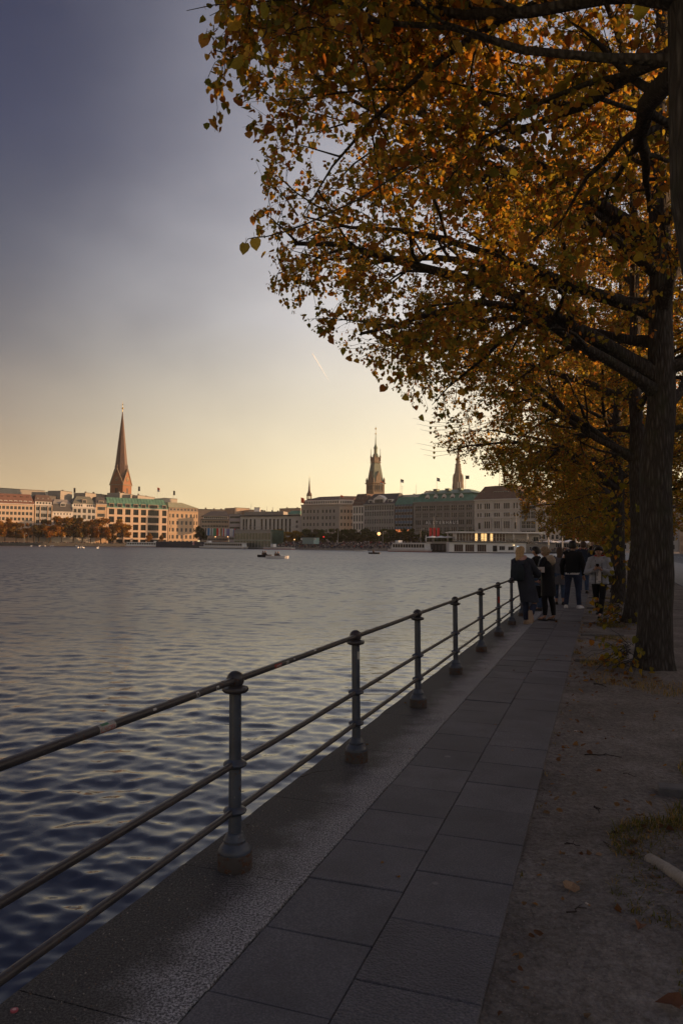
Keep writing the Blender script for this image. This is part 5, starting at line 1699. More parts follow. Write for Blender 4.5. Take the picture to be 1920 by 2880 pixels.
for k, u in enumerate((36.2, 42.6, 49.0, 55.5, 62.0, 68.5, 75.0, 88.0)):
    lab = ["linden sixth in the row, its crown merging with the one before", "linden seventh in the row, low brown crown above the walkers",
           "linden eighth in the row with its outer twigs over the water", "linden ninth in the row, small and brown behind the walkers",
           "linden tenth in the row, only rusty crown edge showing", "linden eleventh in the row, rusty crown before the cream building",
           "linden twelfth in the row, crown just over the white parasols", "farthest linden of the row beside the red banners"][k]
    copy_thing(t5, UN(u, .6 + random.uniform(-.15, .15)), UANG + (math.pi if k % 2 else 0) + random.uniform(-.3, .3), lab, random.uniform(.93, 1.05))
GS = "lindens of the second row across the pavement"
for k, (u, n) in enumerate(((9.5, 9.6), (26.5, 9.5), (41.0, 9.6), (50.0, 9.7))):
    o = copy_thing(t5, UN(u, n), UANG + 1.1 * k, ["nearest", "second", "third", "farthest"][k] + " linden of the row across the pavement, sunlit through the near leaves", random.uniform(1.0, 1.1))
    o['group'] = GS


def extra_twigs():
    """single twigs that reach out past the crown's edge, children of the nearest lindens"""
    def twig(tree, pts, leaves, r0=.006, size=.085):
        base = tree.matrix_basis.translation
        Ri = Matrix.Rotation(-UANG, 3, 'Z')
        P = np.array([tuple(Ri @ (Vector(p) - base)) for p in pts])
        link("twig", tubes_mesh("twig", [(P, np.linspace(r0, .002, len(P)), 5)], M_BARK), tree)
        for (p, ax, s) in leaves:
            q = Ri @ (Vector(p) - base)
            a = (Ri @ Vector(ax)).normalized()
            x = a.cross(Ri @ Vector((.25, 1, .1))).cross(a).cross(a).normalized()
            z = x.cross(a)
            lo = link("leaf", leaf_single()[1], tree, q, Matrix((x, a, z)).transposed().to_euler(), (s,) * 3)
    a = lambda x, y, Y: at(x, y, Y)
    twig(t1, [a(1150, 470, 4.3), a(1010, 560, 4.2), a(860, 630, 4.1), a(800, 652, 4.05), a(750, 665, 4.0), a(715, 668, 4.0), a(697, 672, 4.0), a(690, 685, 4.0)],
         [(a(690, 682, 4.0), (-.25, 0, -1), .064), (a(716, 668, 4.0), (.1, 0, -1), .068)])
    twig(t1, [a(980, -60, 4.6), a(860, -10, 4.6), a(760, 2, 4.6), a(690, 10, 4.6), a(600, 14, 4.6), a(525, 30, 4.6)], [], .009)
    twig(t1, [a(690, 8, 4.6), a(705, 18, 4.6), a(712, 30, 4.6)], [(a(712, 30, 4.6), (.1, 0, -1), .04)], .004)
    r = np.random.default_rng(5)
    for x, y, Y in ((1190, 1190, 16), (1250, 1205, 17), (1275, 1255, 18), (1200, 1260, 17)):
        for k in range(3):
            p = [a(x + 130, y - 20 + 12 * k, Y), a(x + 70, y + 8 * k, Y), a(x + 20, y - 4 + 14 * k, Y), a(x - 30 + 10 * k, y - 14 + 16 * k, Y)]
            twig(t3, p, [(p[2], (0, 0, -1), .06)], .006)


extra_twigs()


def shoots(u, n, seed, label, z0=.5, z1=3.0, cnt=260, spread_=.55, size=.105, side=1.0):
    """leafy shoots sprouting from a trunk's burr"""
    r = np.random.default_rng(seed)
    root = thing("trunk_shoots", UN(u, n, 0), label, "shoots")
    br, pos = [], []
    for k in range(46):
        z = z0 + (z1 - z0) * r.random()
        az = W_ * side + r.normal(0, .95)
        p = np.array([math.cos(az) * .16, math.sin(az) * .16, z])
        d = np.array([math.cos(az), math.sin(az), r.normal(.1, .5)])
        L = spread_ * (.35 + .65 * r.random())
        C = np.array([p + d * L * t + np.array([0, 0, -.35 * L * t * t]) + r.normal(0, .015, 3) for t in np.linspace(0, 1, 6)])
        br.append((C, np.linspace(.005, .0015, 6), 4))
        for j in range(int(cnt / 46) + 1):
            t = r.random() ** .6 * 4.99
            i = int(t)
            pos.append(C[i] + (C[i + 1] - C[i]) * (t - i))
    o = link("stems", tubes_mesh("stems", br, M_BARK), root); o['kind'] = 'stuff'
    pos = np.array(pos)
    out = norm(pos * np.array([1, 1, 0]))
    fx = leaf_frames(pos, out, r, .9)
    ms = leaf_single()
    order = r.permutation(len(pos))
    sz = size * (.55 + .6 * r.random(len(pos)))
    for j, i in enumerate(order[:300]):
        M = Matrix((fx[0][i], fx[1][i], fx[2][i])).transposed()
        link("leaf", MS[j % 3], root, pos[i], M.to_euler(), (sz[i],) * 3)
    root.rotation_euler = (0, 0, UANG)
    return root


M_LEAFY = mat_leaf("shoot_leaf", [(0, (.20, .19, .03)), (.3, (.36, .27, .04)), (.55, (.16, .17, .035)), (.7, (.40, .25, .035)), (.85, (.34, .15, .03))])
MS = []
for m0 in leaf_single():
    c = m0.copy(); c.materials.clear(); c.materials.append(M_LEAFY); MS.append(c)
shoots(23.43, .50, 3, "curtain of yellow and green leaves hanging down the fourth trunk beside the boy", .25, 3.6, 300, .80, .125)
shoots(17.44, .68, 5, "few yellow leaves sprouting low on the half-hidden trunk", .9, 3.4, 60, .55, .12)
shoots(17.3, .55, 9, "reddish leaf clump at the foot of the half-hidden trunk", .02, .45, 120, .8, .10)
shoots(10.9, .50, 8, "brown weeds and yellow leaves at the foot of the large furrowed trunk", .02, .40, 90, .8, .085)


def shade_houses():
    """houses added along the road on the land side: they keep the low sun off the quay"""
    u = -30.0
    specs = [(26, 9.0, M_WHITEF), (22, 8.6, M_CREAM), (30, 8.8, M_WHITEF), (24, 8.4, M_SAND), (30, 9.5, M_WHITEF), (34, 9.0, M_CREAM), (40, 9.4, M_BUFF), (44, 9.0, M_WHITEF), (60, 9.5, M_SAND)]  # houses added as sun blockers, low enough to leave the upper leaves lit
    for k, (w, h, m_) in enumerate(specs):
        B, A = UN(u, 26), UN(u + w - .02, 26)
        root = thing("shade_house", ((A + B) / 2).to_tuple(), ["white", "cream", "second white", "sandstone", "third white", "second cream", "buff", "fourth white", "second sandstone"][k] + " house added behind the tree rows to shade the quay", "building", "houses added along the road to shade the quay")
        fl = h / 3
        facade(root, A, B, -.16, h, rows(spread(.5, w - .5, int(w / 3)), [fl * i + .8 for i in range(3)], 1.2, fl * .6), m_)
        shell(root, A, B, 14, -.16, h, m_)
        ledge(root, A, B, h, .4, .5, m_)
        hip(root, A, B, 14, h + .4, h + 2.4, M_RDARK, 5, (2, 2))
        u += w


shade_houses()

# ================================================================== THE FAR SHORE: TREES, BOATS, PEOPLE
def mat_crown(name, cols):
    m = bpy.data.materials.new(name); m.use_nodes = True
    g = NG(m.node_tree)
    at_ = g.n('ShaderNodeAttribute', attribute_name='leaf_colour')
    oi = g.n('ShaderNodeObjectInfo')
    c = g.mix(1.0, at_.outputs['Color'], g.ramp(oi.outputs['Random'], [(i / len(cols), c_) for i, c_ in enumerate(cols)], 'CONSTANT'), 'MULTIPLY')
    df = g.n('ShaderNodeBsdfDiffuse', {'Color': c})
    tr = g.n('ShaderNodeBsdfTranslucent', {'Color': c})
    mx = g.n('ShaderNodeMixShader', {0: .35, 1: df.outputs[0], 2: tr.outputs[0]})
    o = g.n('ShaderNodeOutputMaterial'); g.t.links.new(mx.outputs[0], o.inputs[0])
    return m


def far_tree_proto(seed, mat_, n=2600, h=1.0):
    """unit-height tree: trunk, a few limbs and a clumped crown of leaf sprays"""
    r = np.random.default_rng(seed)
    clumps = []
    for k in range(16):
        a = r.random() * 6.283; z = .38 + .58 * r.random()
        w = .30 * math.sqrt(max(.05, 1 - ((z - .62) / .42) ** 2))
        q = w * math.sqrt(r.random())
        clumps.append((q * math.cos(a), q * math.sin(a), z, .075 + .07 * r.random()))
    per = n // len(clumps)
    pos = []
    for x, y, z, s in clumps:
        d = norm(r.normal(0, 1, (per, 3))) * (r.random((per, 1)) ** .45) * s * np.array([1.15, 1.15, .85])
        pos.append(d + np.array([x, y, z]))
    pos = np.concatenate(pos)
    fx = leaf_frames(pos, norm(pos - np.array([0, 0, .6])), r, .2)
    cols = (.65 + .7 * r.random((len(pos), 1))) * np.array([[1, 1, 1]]) * (1 + r.normal(0, .12, (len(pos), 3)))
    crown = leaves_mesh("crown", pos, fx, .050 * (.6 + .8 * r.random(len(pos))), np.clip(cols, .2, 2), mat_, True, r)
    polys = [(np.array([(0, 0, -.01), (.003, 0, .2), (.0, .004, .42), (.01, 0, .7)]), np.array([.024, .019, .014, .005]), 7)]
    for x, y, z, s in clumps[:9]:
        polys.append((np.array([(0, 0, .24 + .1 * r.random()), (x * .5, y * .5, z * .78), (x, y, z)]), np.array([.011, .007, .002]), 4))
    return crown, tubes_mesh("trunk", polys, M_BARK)


M_CR_A = mat_crown("crown_rust", [(.30, .135, .03), (.22, .115, .03), (.155, .10, .03), (.34, .17, .035)])
M_CR_G = mat_crown("crown_green", [(.075, .085, .03), (.09, .10, .032), (.065, .075, .03), (.085, .08, .03)])
M_CR_Y = mat_crown("crown_yellow", [(.42, .26, .04), (.48, .28, .04), (.38, .25, .045), (.45, .24, .04)])
PRO_A = [far_tree_proto(100 + i, M_CR_A) for i in range(3)]
PRO_G = [far_tree_proto(200 + i, M_CR_G) for i in range(3)]
PRO_Y = [far_tree_proto(300 + i, M_CR_Y) for i in range(2)]


def far_tree(kind, px, top, line_off, label, grp, w=1.0, Y=None, line=None):
    if Y is None:
        p = line.hit(px, line_off); Y = p.y
    p = at(px, 1525, Y)
    h = zat(px, top, Y) + .1
    root = thing("far_tree", (p.x, p.y, -.1), label, "tree", grp)
    cr, tr = random.choice(kind)
    sc = (h * w, h * w, h)
    rz = random.random() * 6.28
    link("crown", cr, root, rot=(0, 0, rz), scale=sc); link("trunk", tr, root, rot=(0, 0, rz), scale=(h, h, h))
    return root


GL = "autumn trees on the promenade before the left house row"
for px, top, w, lab in ((-12, 1462, 1.0, "rust-coloured tree at the picture's left edge before the hotel"), (14, 1460, 1.05, "tall orange-brown tree before the hotel's left windows"),
                        (46, 1470, 1.15, "round rust tree before the middle of the hotel"), (77, 1473, .65, "narrow red-brown tree at the hotel's right corner"),
                        (110, 1462, 1.05, "orange-topped tree before the brown-roofed narrow house"), (142, 1466, 1.0, "dark tree between the brown-roofed house and the low white house"),
                        (174, 1452, 1.15, "tallest dark tree, before the low white ornate house"), (207, 1455, 1.05, "dark brown tree before the gabled grey-green house's left side"),
                        (232, 1459, 1.05, "brown tree before the gabled house's tall central bay"), (256, 1462, .9, "slim tree before the gabled house's right side"),
                        (284, 1457, 1.05, "rust tree left of the green-roofed office block"), (314, 1490, .85, "small tree at the green-roofed block's left bay"), (345, 1463, 1.15, "single round tree before the green-roofed block's second bay")):
    far_tree(PRO_A, px, top, 13 + random.uniform(-2, 2), lab, GL, w, line=BAL)
for px, top, w in ((418, 1500, .8), (455, 1503, .7)):
    far_tree(PRO_A, px, top, 9, "thin young tree before the green-roofed block's %s" % ("wide window" if px < 430 else "right corner"), "young trees before the green-roofed block", w, line=BAL)
far_tree(PRO_G, 564, 1482, 0, "dark tree beside the lit corner house and the first flag", None, .9, Y=520)
GY = "yellow-topped trees beside the glass kiosk"
for px, top, lab in ((776, 1490, "yellow tree just right of the glass kiosk"), (795, 1489, "middle golden tree before the buff block"), (818, 1492, "golden tree below the light green roof"), (839, 1489, "golden tree at the brown corner block's left edge")):
    far_tree(PRO_Y, px, top, 0, lab, GY, 1.15, Y=440 - (px - 776) * .25)
GG = "dark green trees lining the terrace before the far right fronts"
names = ["left end of the brown corner block", "brown corner block's second window column", "brown corner block's middle", "brown corner block's bay windows", "brown corner block's corner",
         "right face of the brown corner block", "slim white pillared front", "left ribs of the grey stone block", "gabled middle of the ribbed stone block", "right ribs of the grey stone block", "blue-panelled modern block",
         "gap between modern block and department store", "left end of the department store", "second bay of the department store", "white letters' first character", "third bay of the department store", "right half of the letters", "department store's right end"]
for k, px in enumerate(np.linspace(862, 1318, 18)):
    Y = 425 - (px - 845) * .19
    far_tree(PRO_G, px + random.uniform(-4, 4), 1489 + random.uniform(-3, 5), 0, "dark green terrace tree before the " + names[k], GG, 1.25, Y=Y)
for px, top, lab in ((1598, 1490, "grey-green tree left of the right-hand red banners"), (1672, 1478, "large grey-green tree right of the right-hand red banners"), (1700, 1484, "grey-green tree behind the closed parasols at the walk's end")):
    far_tree(PRO_G, px, top, 0, lab, "grey-green trees behind the parasol terrace", 1.2, Y=345)


# ---------------------------------------------------------------- promenade edge, steps, walls
def promenade():
    # low quay wall along the left shore
    for (a, b_, h, lab) in ((BAL.hit(-200, 22.5), BAL.hit(468, 22.5), 1.35, "long grey quay wall along the left promenade"),):
        root = thing("promenade_wall", ((a + b_) / 2).to_tuple(), lab, "wall")
        d = (b_ - a).normalized(); n = Vector((d.y, -d.x, 0))
        MB().prism([(p.x, p.y) for p in (a + n, b_ + n, b_, a)], -.9, h).build("wall", M_QWALL, root)
        MB().prism([(p.x, p.y) for p in (a + n * 1.3, b_ + n * 1.3, b_ + n * 1.02, a + n * 1.02)], -.9, -.25).build("fender_beam", M_SANDG, root)
    # dark event barrier
    a, b_ = at(440, 1525, 500), at(662, 1525, 444)
    root = thing("barrier_wall", (a.x, a.y, 0), "dark navy hoarding along the landing below the flags, with a red and white sign", "wall")
    d = Vector((b_.x - a.x, b_.y - a.y, 0)).normalized(); n = Vector((d.y, -d.x, 0))
    MB().prism([(p.x, p.y) for p in (a + n * .3, b_ + n * .3, b_, a)], -.9, 2.9).build("hoarding", mat("navy_hoarding", (.05, .056, .08), .6), root)
    c = at(548, 1525, 472)
    def board(w0, w1, z0, z1, m_, o):
        p = c + d * w0 + n * o; q = c + d * w1 + n * o
        MB().quad((p.x, p.y, z0), (q.x, q.y, z0), (q.x, q.y, z1), (p.x, p.y, z1)).build("sign_panel", m_, root)
    board(-1.1, 1.1, .9, 3.1, M_WHITE, 1.0); board(.1, 1.0, 1.0, 3.0, M_RED, 1.02); board(-.9, -.2, 1.2, 2.2, M_RED, 1.02); board(.35, .75, 1.5, 2.3, M_WHITE, 1.04)
    # terrace steps on the far right shore
    p0, p1 = shore[4], shore[6]
    d = (p1 - p0).normalized(); q = Vector((-d.y, d.x, 0))
    if q.y < 0: q = -q
    st = setp(bpy.data.objects.new("terrace_steps", None), kind='structure'); COL.objects.link(st)
    L = (p1 - p0).length
    mm = mat("terrace_stone", (.33, .30, .27), .85, 0, .15, .5)
    b = MB().prism([(p.x, p.y) for p in (p0 - q * .6, p1 - q * .6, p1 + q * 4, p0 + q * 4)], -1.2, -.10)
    for k in range(6):
        o0 = 4 + 1.1 * k
        a_, b_ = p0 + q * o0, p1 + q * o0
        e, f = p1 + q * (o0 + 1.1), p0 + q * (o0 + 1.1)
        s_ = MB().prism([(p.x, p.y) for p in (a_, b_, e, f)], -.2, .25 + .38 * k)
        link("step", s_.mesh("step", mm), st)
    link("landing", b.mesh("landing", mm), st)
    e = MB().prism([(p.x, p.y) for p in (p0 + q * 10.6, p1 + q * 10.6, p1 + q * 30, p0 + q * 30)], -.2, 2.10)
    link("terrace", e.mesh("terrace", mm), st)
    return p0, d, q, L


P0, SDIR, SINW, SLEN = promenade()


def crowd():
    r = np.random.default_rng(77)
    pal = [(.03, .03, .04), (.05, .05, .07), (.02, .02, .025), (.12, .10, .09), (.25, .22, .20), (.5, .48, .45), (.30, .05, .04), (.08, .10, .18), (.18, .11, .07), (.45, .30, .12)]
    mats = [mat("crowd_cloth_%d" % i, c, .8) for i, c in enumerate(pal)] + [mat("crowd_skin", (.42, .25, .18), .6), mat("crowd_hair", (.06, .04, .03), .7), mat("crowd_trousers", (.04, .045, .07), .8)]
    def figure(b, x, y, z, sit):
        h = r.normal(1.72, .09); a = r.random() * 6.28
        ci = int(r.choice(10, p=[.17, .15, .17, .12, .09, .08, .06, .07, .05, .04]))
        hip = z + (.45 if sit else .88)
        if sit:
            b.box((x, y - .2, hip), (.34, .5, .18), 12)
            b.box((x, y - .4, z + .22), (.3, .14, .44), 12)
        else:
            st = r.uniform(.05, .16)
            b.prism([(x - st - .07, y - .08), (x - st + .07, y - .08), (x - st + .07, y + .08), (x - st - .07, y + .08)], z, hip, 12)
            b.prism([(x + st - .07, y - .08), (x + st + .07, y - .08), (x + st + .07, y + .08), (x + st - .07, y + .08)], z, hip, 12)
        b.lathe([(.14, hip - .06), (.17, hip + .1), (.21, hip + .42), (.20, hip + .52), (.07, hip + .60)], (x, y, 0), 6, ci, 1.15, .7)
        for s in (-1, 1):
            b.bar((x + s * .24, y, hip + .48), (x + s * .27, y - .12, hip + .02), .1, .1, ci)
        b.ball((x, y, hip + .73), .115, 6, 4, 10, 1, 1, 1.15)
        b.ball((x, y + .02, hip + .78), .118, 6, 3, 11, 1, 1, .9)
    b = MB()
    for _ in range(430):
        k = int(r.integers(0, 7)); t = r.random() * .80
        o = 4.45 + 1.1 * k if k < 6 else 10.8 + r.random() * 5
        p = P0 + SDIR * (SLEN * t) + SINW * o
        z = (.25 + .38 * k) if k < 6 else 2.10
        figure(b, p.x, p.y, z, k < 6 and r.random() < .7)
    for _ in range(60):
        p = P0 + SDIR * (SLEN * r.random() * .8) + SINW * r.uniform(.3, 3.6)
        figure(b, p.x, p.y, -.10, r.random() < .3)
    o = setp(b.build("terrace_crowd", mats), "crowd of people sitting and standing on the stone terrace steps", kind='stuff')
    b = MB()
    for _ in range(330):
        px = r.uniform(-10, 470); off = r.uniform(10, 21.5)
        p = BAL.hit(px, off)
        figure(b, p.x, p.y, -.1 + (.6 if off < 20 else 0), False)
    for _ in range(110):
        p = at(r.uniform(450, 665), 1525, 1) ; px = r.uniform(450, 668); Y = 500 - (px - 440) * .25 + r.uniform(2, 9)
        p = at(px, 1525, Y)
        figure(b, p.x, p.y, 1.6, False)
    for _ in range(25):
        p = BAL.hit(r.uniform(0, 300), 23.2)
        figure(b, p.x, p.y, -.2, True)
    setp(b.build("promenade_crowd", mats), "crowd of people strolling along the left promenade", kind='stuff')
    b = MB()
    for _ in range(130):
        px = r.uniform(1490, 1690); Y = r.uniform(300, 318)
        p = at(px, 1525, Y)
        figure(b, p.x, p.y, -.1, r.random() < .6)
    setp(b.build("cafe_crowd", mats), "crowd of guests under the white parasols at the end of the walk", kind='stuff')
    return figure, mats


FIGURE, CROWD_MATS = crowd()


# ---------------------------------------------------------------- glass kiosk, kiosk, pavilion
def pavilions():
    a, b_ = at(659, 1525, 440), at(761, 1525, 418)
    A, B = Vector((a.x, a.y, 0)), Vector((b_.x, b_.y, 0))
    root = thing("glass_kiosk", ((A + B) / 2).to_tuple(), "green-tinted glass cube on the landing between flags and golden trees", "pavilion")
    z1 = zat(700, 1491, 430)
    gm = mat("green_glass", (.055, .085, .07), .12, 0, .5, .25, spec=.7)
    W = (B - A).length
    facade(root, A, B, -.5, z1, [(x, z, W / 12 * .94, 4.0, {'nx': 1, 'pane': gm, 'frame': M_METAL}) for x in spread(0, W, 12) for z in (-.2, 4.25)], M_METAL, .15)
    shell(root, A, B, 10, -.5, z1, gm, name="glass_side")
    ledge(root, A, B, 3.85, .25, .2, mat("green_edge", (.22, .36, .30), .4), "floor_edge"); ledge(root, A, B, z1, .3, .3, M_METAL, "roof_edge")
    # teal kiosk
    a, b_ = at(850, 1525, 396), at(882, 1525, 390)
    root = thing("kiosk", (a.x, a.y, 2.1), "small pale teal kiosk with white corner signs behind the terrace crowd", "kiosk")
    d = Vector((b_.x - a.x, b_.y - a.y, 0)); q = Vector((-d.y, d.x, 0)).normalized() * 4
    tm = mat("teal_panel", (.30, .44, .42), .5)
    A = Vector((a.x, a.y, 0)); B = A + d
    MB().prism([(p.x, p.y) for p in (A, B, B + q, A + q)], 2.1, 5.5).build("cabin", tm, root)
    for k in range(9):
        c = A + d * ((k + .5) / 9) - q * .02
        MB().box((c.x, c.y, 3.8), (.10, .08, 3.3), 0, math.atan2(d.y, d.x)).build("rib", M_METAL, root)
    for s, px in ((-.12, 0), (1.02, 0)):
        c = A + d * s - q * .03
        MB().box((c.x + .5, c.y, 4.7), (1.5, .1, 1.2), 0, math.atan2(d.y, d.x)).build("sign_panel", M_WHITE, root)
    MB().prism([(p.x, p.y) for p in (A - d * .05 - q * .1, B + d * .05 - q * .1, B + d * .05 + q * 1.1, A - d * .05 + q * 1.1)], 5.52, 5.8).build("roof", M_BLACK, root)
    # café pavilion on the water
    Y = 303
    def AT(px): p = at(px, 1525, Y); return Vector((p.x, p.y, 0))
    root = thing("cafe_pavilion", tuple(AT(1400)), "white two-storey lakeside pavilion with curved flat roof and glazed upper floor", "pavilion")
    Z = lambda py, px=1350: zat(px, py, Y)
    A, B = AT(1262), AT(1478)
    W = (B - A).length
    def X(px): return (AT(px) - A).length
    wins = [(X(px), -.6, X(1302) - X(1276), Z(1530) + .45, {'nx': 4, 'pane': mat("warm_dark_glass", (.06, .035, .03), .15)}) for px in (1289, 1320, 1354)]
    wins += [(X(1391), -.5, 2.0, 2.6, {'nx': 1}), (X(1411), .1, 2.4, 1.8, {'nx': 3}), (X(1436), .1, 2.4, 1.6, {'nx': 3}), (X(1458), -.2, 1.7, 2.3, {'nx': 2, 'pane': mat("cool_lit_glass", (.6, .7, .7), .3, emit=(.7, .9, 1.0, .5))})]
    z1 = Z(1525)
    facade(root, A, B, -.9, z1, wins, M_WHITE, .35)
    C = AT(1562)
    facade(root, B, C, -.9, z1 - .5, [(X(1500) - W, .1, 3.6, 1.7, {'nx': 4})], M_RGREY, .3, name="side_wing")
    shell(root, A, B, 12, -.9, z1, M_WHITE)
    ledge(root, A, C, z1, .3, .9, M_BLACK, "balcony_edge"); ledge(root, A, C, -.95, .25, 1.2, M_QWALL, "plinth")
    # planters along the balcony
    b = MB(); r = np.random.default_rng(3)
    for _ in range(500):
        p = onfront(A, C, r.random() * (C - A).length, .4 + .3 * r.random())
        s = .22 * r.random() + .12
        z = z1 + .35 + r.random() * .8
        v = Vector(r.normal(0, 1, 3)).normalized() * s; w = Vector(r.normal(0, 1, 3)).normalized() * s
        b.quad(Vector((p.x, p.y, z)), Vector((p.x, p.y, z)) + v, Vector((p.x, p.y, z)) + v + w, Vector((p.x, p.y, z)) + w)
    o = b.build("balcony_planting", mat("hedge_leaf", (.05, .06, .03), .8), root); o['kind'] = 'stuff'
    a2, b2 = onfront(A, C, X(1284), -2.5), onfront(A, C, X(1425), -2.5)
    z2, z3 = z1 + .32, Z(1499)
    W2 = (b2 - a2).length
    lit = M_LITY
    wins = []
    for k, x in enumerate(spread(.2, W2 - .2, 16)):
        wins.append((x, z2 + .1, W2 / 16 * .9, z3 - z2 - .2, {'nx': 1, 'ny': 2, 'pane': lit if k in (6, 8, 9, 11) else mat("brown_glass", (.10, .06, .05), .25)}))
    facade(root, a2, b2, z2, z3, wins, M_WHITE, .12, name="glazed_wall")
    shell(root, a2, b2, 9, z2, z3, M_WHITE, name="upper_side")
    c2 = onfront(A, C, X(1500), -2.5)
    facade(root, b2, c2, z2, z3, [], mat("render_grey", (.34, .32, .30), .8), .2, name="upper_wall")
    d2 = onfront(A, C, X(1520), -2.5)
    facade(root, c2, d2, z2, z3, [(1.5, z2 + .2, 2.4, 2.0, {'nx': 2})], mat("render_grey", (.34, .32, .30), .8), .2, name="upper_wall")
    rp = [onfront(A, C, X(px), o_) for px, o_ in ((1260, -1.5), (1290, .2), (1400, 1.0), (1480, .8), (1545, -1.0))] + [onfront(A, C, X(1545), -13), onfront(A, C, X(1260), -13)]
    MB().prism([(p.x, p.y) for p in rp], z3 + .02, z3 + .5).build("flat_roof", M_WHITE, root)
    MB().prism([(p.x, p.y) for p in [(v * .985 + rp[5] * .015) for v in rp]], z3 + .5, z3 + .62).build("roof_cover", M_RGREY, root)
    for px in (1443, 1482):
        pz = AT(px)
        parasol("closed cream parasol on the pavilion balcony, %s of two" % ("left" if px < 1460 else "right"), px, Y - .4, z1 + .3, True, 3.9)
    MB().ball((AT(1443).x, AT(1443).y - .7, z1 - 1.1), .22, 8, 6).build("globe_lamp", mat("globe_lit", (1, .8, .5), .4, emit=(1, .72, .35, 1.6)), root)
    # dark pier beside it
    A, B = at(1200, 1525, 322), at(1261, 1525, 310)
    A, B = Vector((A.x, A.y, 0)), Vector((B.x, B.y, 0))
    root = thing("pier_building", tuple((A + B) / 2), "dark low landing building under the parasols, left of the white pavilion", "pavilion")
    z1 = 2.6
    d = (B - A).normalized(); q = Vector((-d.y, d.x, 0))
    MB().prism([(p.x, p.y) for p in (A, B, B + q * 8, A + q * 8)], -.9, z1).build("wall", M_BLACK, root)
    for k in range(6):
        c = onfront(A, B, (B - A).length * (k + .5) / 6, .06)
        MB().box((c.x, c.y, .9), (1.2, .1, 2.2), 0, math.atan2(d.y, d.x)).build("panel", mat("grey_panel", (.10, .10, .11), .5), root)
    ledge(root, A, B, z1, .9, .3, M_METAL, "parapet")


def parasol(label, px, Y, z0, closed, h, w=3.4, m_=None, grp=None):
    p = at(px, 1525, Y)
    root = thing("parasol", (p.x, p.y, z0), label, "parasol", grp)
    MB().tube([(p.x, p.y, z0), (p.x, p.y, z0 + h)], .05, 6).build("pole", M_METAL, root)
    if closed:
        MB().lathe([(.10, z0 + h * .18), (.30, z0 + h * .30), (.34, z0 + h * .5), (.22, z0 + h * .85), (.04, z0 + h * 1.02)], (p.x, p.y, 0), 8).build("canopy", m_ or M_CANVAS, root)
    else:
        b = MB(); n = 8
        rim = [(p.x + w * math.cos(a), p.y + w * math.sin(a), z0 + h * .80) for a in np.linspace(0, 2 * math.pi, n, endpoint=False)]
        low = [(x, y, z - .22) for x, y, z in rim]
        b.add(rim + [(p.x, p.y, z0 + h)], [(i, (i + 1) % n, n) for i in range(n)])
        b.add(low + rim, [(i, (i + 1) % n, n + (i + 1) % n, n + i) for i in range(n)])
        b.build("canopy", m_ or M_WHITE, root)
        MB().ball((p.x, p.y, z0 + h + .05), .09, 6, 4).build("finial", M_METAL, root)
    return root


pavilions()
GP = "white parasols over the terrace at the end of the walk"
for k, (px, Y, h) in enumerate(((1512, 309, 4.4), (1546, 306, 4.7), (1572, 311, 4.5), (1600, 305, 4.8), (1630, 309, 4.5), (1655, 306, 4.5), (1684, 303, 4.6), (1706, 306, 4.4))):
    parasol("open white parasol over the cafe terrace " + ["at the pavilion's right end", "right of the pavilion's closed parasols", "left of the red banners", "just left of the red banners, widest", "under the red banners", "right of the red banners", "before the grey-green tree", "last before the linden trunks"][k], px, Y, -.1, False, h, 4.3, None, GP)
for k, px in enumerate((1541, 1580, 1618, 1658)):
    parasol("closed cream parasol on the cafe terrace, " + ["leftmost", "second", "third, behind the man in black", "rightmost"][k] + " of four", px, 300, -.1, True, 6.2, grp="closed parasols on the cafe terrace")
for k, (px, Y) in enumerate(((1215, 318), (1240, 314), (1262, 311))):
    parasol("open white parasol on the dark landing, " + ["left", "middle", "right"][k] + " of three", px, Y, 2.7, False, 3.3, 3.0, None, "white parasols on the landing")
for k, px in enumerate((1197, 1258)):
    parasol("closed cream parasol on the landing, " + ["left of the red banners", "between red banners and pavilion"][k], px, 312, 2.7, True, 3.6 + 1.2 * k, grp="closed parasols on the landing")


# ---------------------------------------------------------------- boats
def hull(b, L, w, h, z0, mi=0, bow=.22, stern=.9):
    """hull along x, bow at +x"""
    st = [(-.5, stern * .8), (-.47, stern), (-.2, 1.0), (.15, 1.0), (.35, .72), (.45, .38), (.5, .03)]
    rings = []
    for f, k in st:
        x = f * L; y = w / 2 * k
        rise = h * (.30 * max(0, f) ** 2)
        rings.append([Vector((x * .96, 0, z0 - .25)), Vector((x * .97, -y * .8, z0)), Vector((x, -y, z0 + h + rise)), Vector((x, y, z0 + h + rise)), Vector((x * .97, y * .8, z0))])
    b.loft(rings, mi)


